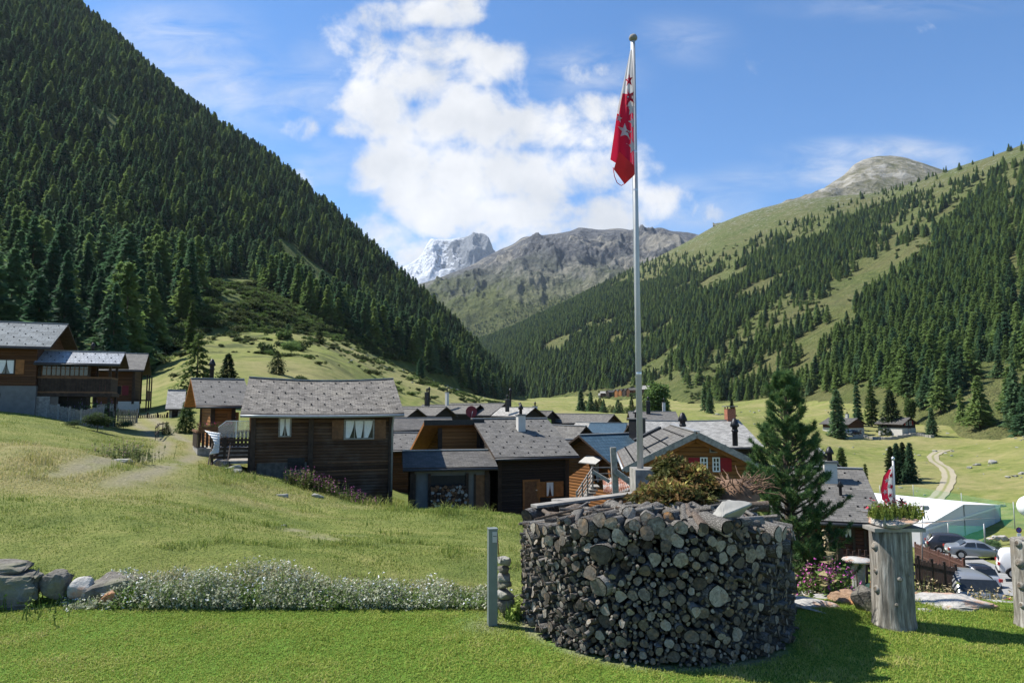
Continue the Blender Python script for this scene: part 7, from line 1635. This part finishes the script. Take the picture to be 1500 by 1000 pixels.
car('parked_car', 'far silver car parked left of the black one by the cream house', (at(1240, 635, 205).x, 205, zat(1240, 636.5, 205)), R(200), 4.3, 1.8, 1.48, HATCH, paint('silver_far', (.45, .46, .48)), win=W4); car('parked_car', 'far black car parked beside the cream house', (at(1251, 636, 206).x, 206, zat(1251, 637, 206)), R(20), 4.6, 1.85, 1.66, SUV, paint('black_far', (.02, .02, .024)), win=W4)
# ================================================================== tent, nets, signs, fences
tn = hy('marquee', 'big white event tent with a long roof beside the road', 1347, 1466, 758, 739, 76, 24, .05, .05, 40, zat(1400, 787, 76), cat='tent', wall=M_WHITE, roof=M_WHITE, gut=None, ridge_cap=None, th=.06)
mt_, tt_, tb_ = mat_new('tent_canvas', .8, 0, .2); tb_.inputs['Base Color'].default_value = (.80, .80, .80, 1); xs_ = tt_.new('ShaderNodeBsdfTranslucent'); xs_.inputs['Color'].default_value = (.8, .8, .78, 1); mx_ = tt_.new('ShaderNodeMixShader'); mx_.inputs[0].default_value = .3; tt_.link(tb_.outputs[0], mx_.inputs[1]); tt_.link(xs_.outputs[0], mx_.inputs[2]); tt_.link(mx_.outputs[0], tt_.n['Material Output'].inputs['Surface'])
for o in (tn.wall, tn.roof): 
    for k in range(len(o.data.materials)): o.data.materials[k] = mt_
for u in (-tn.w/2 + .02, 0, tn.w/2 - .02): part('tent_pole', tn.o, lambda b: b.box(u - .05, u + .05, -.10, -.02, -.5, tn.h + (tn.rise if u == 0 else 0), M_RIDGE))
part('valance', tn.o, lambda b: b.box(-tn.w/2, tn.w/2, -.09, -.05, tn.h - .25, tn.h, M_WHITE))
m, t, b_ = mat_new('green_net', .9, 0, .1); b_.inputs['Base Color'].default_value = (.05, .30, .17, 1); b_.inputs['Alpha'].default_value = .2; M_NET = m
def net(label, pts, h):
    t_ = thing('net_fence', label, 'fence', (0, 0, 0)); P_ = [Vector(at(px, py, Y)) for px, py, Y in pts]; b = MB()
    for a_, c_ in zip(P_[:-1], P_[1:]): b.face([a_, c_, c_ + Vector((0, 0, h)), a_ + Vector((0, 0, h))], M_NET)
    b.build('netting', t_)
    for p in P_: b = MB(); b.tube([p - Vector((0, 0, .4)), p + Vector((0, 0, h + .25))], .05, M_GUTG, 6); b.build('fence_post', t_)
    b = MB()
    for a_, c_ in zip(P_[:-1], P_[1:]): b.tube([a_ + Vector((0, 0, h)), c_ + Vector((0, 0, h))], .02, M_NET, 4)
    b.build('top_rope', t_)
net('tall green net fence behind the tent on the right', [(1290, 742, 106), (1339, 742, 104), (1410, 757, 95), (1487, 778, 78), (1540, 785, 74)], 3.0); net('low green net fence in front of the tent', [(1390, 793, 66), (1443, 797, 60), (1443.5, 797, 60)], 1.5)
st_ = thing('hiking_sign', 'yellow hiking signpost with a pale arrow board left of the tent', 'sign', tuple(at(1351, 800, 44)))
def sg(b): o0 = st_.location; b.tube([at(1351, 850, 44) - o0, at(1351, 742, 44) - o0], .035, M_GUTG, 8)
part('post', st_, sg); YEL = mat_plain('sign_yellow', (.80, .50, .03), .6, 0, .04)
for (x0, x1, y0, y1, mt) in ((1346, 1353.5, 746.5, 749.5, YEL), (1347, 1354, 750, 756, YEL), (1346.5, 1351, 757, 760, YEL)):
    o0 = st_.location; p, q = at(x0, y1, 43.9) - o0, at(x1, y0, 43.9) - o0; part('sign_plate', st_, lambda b: b.box(p.x, q.x, p.y - .02, p.y, p.z, q.z, mt))
o0 = st_.location; part('arrow_plate', st_, lambda b: (lambda A_: (b.face(A_, M_STUC), b.face([v + Vector((0, .03, 0)) for v in reversed(A_)], M_STUC)))([at(x, y, 43.85) - o0 for x, y in ((1352, 747), (1360, 747), (1362, 744), (1360, 740.5), (1352, 740.5))]))
ns = thing('parking_sign', 'round blue and red no-stopping sign on a post near the right edge', 'sign', tuple(at(1493, 800, 42))); o0 = ns.location
part('post', ns, lambda b: b.tube([at(1493, 850, 42) - o0, at(1493, 772, 42) - o0], .03, M_GUTG, 8))
BLU = mat_plain('sign_blue', (.03, .10, .45), .5, 0, .05); c_ = at(1492.6, 776, 41.9) - o0
def disc(b, r0, r1, mt, off):
    for k in range(24): a0, a1 = k * math.pi / 12, (k + 1) * math.pi / 12; P_ = lambda r, a: c_ + Vector((r * math.cos(a), off, r * math.sin(a))); b.face([P_(r0, a0), P_(r1, a0), P_(r1, a1), P_(r0, a1)] if r0 else [c_ + Vector((0, off, 0)), P_(r1, a0), P_(r1, a1)], mt)
def nsd(b): disc(b, 0, .17, BLU, 0); disc(b, .13, .17, M_RED, -.006); d = .10; b.beam(c_ + Vector((-d, -.008, d)), c_ + Vector((d, -.008, -d)), .004, .035, M_RED); disc(b, 0, .17, M_GUTG, .02)
part('disc', ns, nsd); part('plate', ns, lambda b: b.box(c_.x - .12, c_.x + .12, c_.y, c_.y + .02, c_.z - .36, c_.z - .19, M_WHITE))
def picket(name, label, pts, n, h, w_, mat, rails=(.3, .8), gap=None, th=.03, follow=True, posts=0):
    t_ = thing(name, label, 'fence', (0, 0, 0)); P_ = [Vector(p) for p in pts]; b = MB(); L = [(P_[k + 1] - P_[k]).length for k in range(len(P_) - 1)]; tot = sum(L)
    def S(s_):
        for k, l in enumerate(L):
            if s_ <= l or k == len(L) - 1: return P_[k].lerp(P_[k + 1], min(1, s_ / l)), (P_[k + 1] - P_[k]).normalized()
            s_ -= l
    for k in range(n):
        p, d = S(tot * (k + .5) / n); d2 = Vector((d.x, d.y, 0)).normalized() * w_ / 2; o_ = Vector((-d2.y, d2.x, 0)).normalized() * th / 2; hh = h * (1 + .03 * math.sin(k * 2.3)); c = [p - d2 - o_, p + d2 - o_, p + d2 + o_, p - d2 + o_]; up = Vector((0, 0, hh)); dn = Vector((0, 0, min(0, float(gz(p.x, p.y)) - .05 - p.z)))
        for q in range(4): b.face([c[q] + dn, c[(q + 1) % 4] + dn, c[(q + 1) % 4] + up, c[q] + up], mat)
        b.face([v + up for v in c], mat)
    b.build('pickets', t_); b = MB()
    for r_ in rails:
        for k in range(len(P_) - 1): b.beam(P_[k] + Vector((0, .04, h * r_)), P_[k + 1] + Vector((0, .04, h * r_)), .04, .08, mat)
    b.build('rail', t_)
    for k in range(posts + 1 if posts else 0): p, d = S(tot * k / posts); b = MB(); b.box(p.x - .05, p.x + .05, p.y - .02, p.y + .08, min(p.z, float(gz(p.x, p.y))) - .4, p.z + h * 1.12, mat); b.build('fence_post', t_)
    return t_
M_FDK = mat_plain('brown_fence_paint', (.050, .030, .024), .8, 0, .25)
picket('picket_fence', 'dark brown open picket fence behind the tall stump', [at(1231, 852, 22), at(1290, 854, 22), at(1345, 864, 23), at(1417, 872, 28)], 56, 1.0, .075, M_FDK, posts=6)
picket('board_fence', 'close-boarded red-brown fence slanting along the road', [at(1342, 817, 52), at(1414, 855, 33)], 60, 1.05, .21, mat_plain('red_brown_fence', (.10, .05, .04), .8, 0, .25), posts=5)
picket('garden_fence', 'grey picket fence of the flower garden beside the left chalet', [at(68, 611, 47), at(118, 622, 45.5)], 26, .95, .07, M_WOODGR, posts=3); picket('plank_fence', 'close grey plank fence right of the garden pickets', [at(118, 622, 45.5), at(152, 614, 48)], 12, .95, .16, M_WOODGR)
picket('garden_fence', 'pale fence running behind the garden under the veranda', [at(70, 600, 56), at(122, 606, 56)], 24, .9, .08, M_WOODGR); picket('garden_gate', 'grey sagging gate between the garden and the second chalet', [at(172, 617, 58), at(200, 618, 58)], 11, 1.0, .09, M_WOODGR, posts=1); picket('field_fence', 'dark low fence at the end of the left track', [at(201, 632, 62), at(244, 632, 60)], 16, 1.5, .10, M_WOODDK, posts=3)
picket('post_rail_fence', 'short dark post-and-rail fence beside the track bend', [at(226, 652, 44), at(232, 644, 48), at(246, 640, 52)], 5, 1.2, .18, M_WOODDK, rails=(.55, .9))
b = MB(); p = at(161, 617, 52); b.box(p.x - .33, p.x + .33, p.y - .2, p.y + .2, p.z - .4, p.z + .72, M_CONC); b.box(p.x - .36, p.x + .36, p.y - .23, p.y + .23, p.z + .72, p.z + .77, M_CONC); tag(b.build('utility_box'), 'grey utility cabinet right of the plank fence', 'cabinet')
herb('garden_flowers', 'tall violet delphiniums in the fenced garden', 'flowers', 138, 49, 120, 1.9, .75, VIO, 61, leaf=(.06, .11, .03), fl=.4); herb('garden_flowers', 'yellow and red flowers at the right end of the fenced garden', 'flowers', 154, 50, 60, 1.6, .35, [(.6, .4, .04), (.5, .05, .04)], 62, leaf=(.06, .11, .03)); herb('garden_flowers', 'leafy green bed just inside the garden pickets', 'flowers', 105, 50, 90, 1.0, 1.0, [(.2, .25, .03)], 63, leaf=(.09, .16, .03))
tree('garden_bush', 'dark green bush spilling below the plank fence', 142, 600, 640, 44, 44, 'round', 71, mat=M_CDK, cat='bush'); tree('garden_bush', 'rounded bush right of the utility cabinet', 180, 612, 636, 50, 36, 'round', 72, mat=M_CON, cat='bush'); tree('garden_bush', 'small bush below the garden pickets', 108, 612, 636, 43, 34, 'round', 73, mat=M_CDK, cat='bush'); tree('leafy_tree', 'light leafy tree behind the ridge of the left chalet', 98, 492, 600, 62, 26, 'round', 74, mat=M_CYL); tree('roadside_bush', 'low green shrub by the white rocks beside the silver saloon', 1453, 785, 802, 62, 30, 'round', 75, mat=M_CON, cat='bush')
for k, (px, py, s_) in enumerate([(1449, 789, .7), (1458, 788, .9), (1468, 788, 1.0), (1476, 790, .6)]): p = at(px, py, 67); rock_mesh('white_rock', ['leftmost of the white roadside rocks', 'second of the white roadside rocks', 'largest of the white roadside rocks', 'rightmost small white roadside rock'][k], 'rock', tuple(p), (s_, s_ * .7, s_ * .6), 600 + k, M_ROCKL, group='white rocks by the tent')
# stone table and chair in the right garden
tb = thing('stone_table', 'stone slab table in the garden behind the pine', 'table', tuple(gpt(1246, 20))); o0 = tb.location
part('table_top', tb, lambda b: b.lathe([(0, .87), (.40, .87), (.42, .90), (.40, .93), (0, .93)], M_ROCKL, 14)); part('pedestal', tb, lambda b: b.lathe([(.2, -.3), (.17, .3), (.2, .87)], M_BOULD, 12))
ch = thing('wooden_chair', 'light wooden garden chair seen left of the tall stump', 'chair', tuple(gpt(1274, 19.5)), R(-30))
part('seat', ch, lambda b: b.box(-.2, .2, -.2, .2, .40, .44, M_WOODOR)); part('backrest', ch, lambda b: b.beam((.2, 0, .44), (.28, 0, .95), .36, .03, M_WOODOR))
for sx, sy in ((-1, -1), (1, -1), (-1, 1), (1, 1)): part('leg', ch, lambda b: b.beam((sx * .17, sy * .17, .42), (sx * .24, sy * .2, -.05), .04, .04, M_WOODOR))
EXPO = 0.85; CLOUD_LO = 4.1; CLOUD_HI = 5.7; HAZE = 2.6e-5
# ================================================================== SKY, SUN, CAMERA
w = bpy.data.worlds.new('World'); SC.world = w; w.use_nodes = True
t = NT(w.node_tree); bg = t.n['Background']
sky = t.new('ShaderNodeTexSky', sky_type='NISHITA'); sky.sun_disc = False; sky.sun_elevation = R(52)
sky.sun_rotation = math.atan2(SUN.x, SUN.y); sky.altitude = 1900; sky.air_density = 1.0; sky.dust_density = .25; sky.ozone_density = 3.0
hs = t.new('ShaderNodeHueSaturation'); hs.inputs['Saturation'].default_value = 1.24; hs.inputs['Value'].default_value = 1.10
t.link(sky.outputs[0], hs.inputs['Color'])
tc = t.new('ShaderNodeTexCoord'); sp = t.new('ShaderNodeSeparateXYZ'); t.link(tc.outputs['Generated'], sp.inputs[0])
yy = t.math('MAXIMUM', sp.outputs[1], .08)
A_ = t.math('DIVIDE', sp.outputs[0], yy); E_ = t.math('DIVIDE', sp.outputs[2], yy)
cb = t.new('ShaderNodeCombineXYZ'); t.link(A_, cb.inputs[0]); t.link(E_, cb.inputs[1]); pv = cb.outputs[0]
BL = [(560,25,75,34,.9),(690,5,85,30,.85),(610,110,120,75,1),(705,90,65,52,1),(555,150,75,62,1),(680,175,140,66,1),(810,185,110,45,1),(868,165,50,34,.9),
 (590,255,90,62,1),(690,255,125,70,1),(805,255,95,50,1),(740,318,170,52,1),(650,305,100,54,1),(880,318,110,36,.9),(965,312,70,32,.8),(1015,312,50,26,.7),
 (555,345,70,40,.85),(625,378,60,34,1),(440,190,44,26,.72),(515,185,50,24,.8),(455,262,44,22,.6),(690,380,60,24,.95),(860,105,70,26,.55),(470,360,60,24,.6),(930,235,70,40,.55),(960,290,80,30,.75),(520,60,60,40,.7),(740,205,60,30,.8),(640,20,120,26,.9)]
f = None
for (bx, by, rx, ry, wt) in BL:
    a0, e0 = ae(bx, by)
    q = t.vmath('MULTIPLY', t.vmath('SUBTRACT', pv, (a0, e0, 0)), (1000 / rx, 1000 / ry, 0))
    v = t.mrange(t.vmath('LENGTH', q), .15, 1.75, wt, 0, True)
    f = v if f is None else t.math('MAXIMUM', f, v)
nz = t.noise(9, 8, pv, .6, .3); nz2 = t.noise(32, 5, pv, .6)
d = t.math('ADD', f, t.math('ADD', t.math('MULTIPLY', t.math('SUBTRACT', nz, .5), 2.3), t.math('MULTIPLY', t.math('SUBTRACT', nz2, .5), .5)))
al = t.mrange(d, .30, .98, 0, 1, True)
# thin wisps
WS = [(1285,222,130,20,.75),(1215,248,70,30,.6),(1395,238,40,16,.5),(250,80,120,80,.62),(335,130,80,80,.5),(430,150,90,60,.4),(470,230,60,50,.3),(860,105,80,40,.5),(1000,60,70,40,.25),(1300,10,160,20,.22),(1010,300,90,40,.6),(1100,260,80,20,.3),(480,90,60,40,.3)]
mpw = t.new('ShaderNodeMapping'); mpw.inputs['Scale'].default_value = (5, 14, 1); mpw.inputs['Rotation'].default_value = (0, 0, R(-12)); t.link(pv, mpw.inputs[0])
nw = t.noise(1.4, 7, mpw.outputs[0], .62, .6)
wf = None
for (bx, by, rx, ry, wt) in WS:
    a0, e0 = ae(bx, by)
    q = t.vmath('MULTIPLY', t.vmath('SUBTRACT', pv, (a0, e0, 0)), (1000 / rx, 1000 / ry, 0))
    v = t.mrange(t.vmath('LENGTH', q), .0, 1.6, wt, 0, True)
    wf = v if wf is None else t.math('MAXIMUM', wf, v)
wisp = t.math('MULTIPLY', wf, t.mrange(nw, .36, .68, 0, 1.15))
al = t.math('MAXIMUM', al, t.math('MINIMUM', wisp, .85), clamp=True)
nc = t.noise(7, 5, t.vmath('ADD', pv, (.03, -.05, 3)), .55)
cc = t.mix(t.mrange(nc, .38, .66, 0, 1), (CLOUD_LO, CLOUD_LO * 1.035, CLOUD_LO * 1.09), (CLOUD_HI, CLOUD_HI, CLOUD_HI * 1.01))
t.link(t.mix(al, hs.outputs[0], cc), bg.inputs['Color']); bg.inputs['Strength'].default_value = .1
sd = bpy.data.lights.new('sun', 'SUN'); sd.energy = 5.0; sd.angle = R(.5); sd.color = (1, .955, .88)
so = put(bpy.data.objects.new('sun', sd)); so.rotation_euler = SUN.to_track_quat('Z', 'Y').to_euler(); so.location = (-30, 10, 60)
cd = bpy.data.cameras.new('camera'); cd.sensor_width = 36; cd.lens = 24.0; cd.clip_start = .1; cd.clip_end = 40000
co = put(bpy.data.objects.new('camera', cd)); co.location = (0, 0, H0); co.rotation_euler = (R(90) + PITCH, 0, 0); SC.camera = co
SC.view_settings.view_transform = 'Standard'; SC.view_settings.look = 'None'; SC.view_settings.exposure = EXPO; SC.view_settings.gamma = 1
SC.cycles.max_bounces = 5; SC.cycles.diffuse_bounces = 3; SC.cycles.transparent_max_bounces = 8; SC.cycles.volume_bounces = 0
SC.cycles.use_denoising = True

# ================================================================== AIR
bm = bmesh.new(); bmesh.ops.create_cube(bm, size=1.0)
me = bpy.data.meshes.new('haze'); bm.to_mesh(me); bm.free()
hz = put(bpy.data.objects.new('haze', me)); hz.scale = (13000, 12000, 2500); hz.location = (0, 4000, 1250 - 40)
tag(hz, kind='stuff'); m = bpy.data.materials.new('haze_air'); m.use_nodes = True; t = NT(m.node_tree); t.n.remove(t.n['Principled BSDF'])
pvn = t.new('ShaderNodeVolumePrincipled'); pvn.inputs['Color'].default_value = (.74, .85, 1, 1); pvn.inputs['Density'].default_value = HAZE; pvn.inputs['Anisotropy'].default_value = .2
t.link(pvn.outputs[0], t.n['Material Output'].inputs['Volume']); me.materials.append(m)
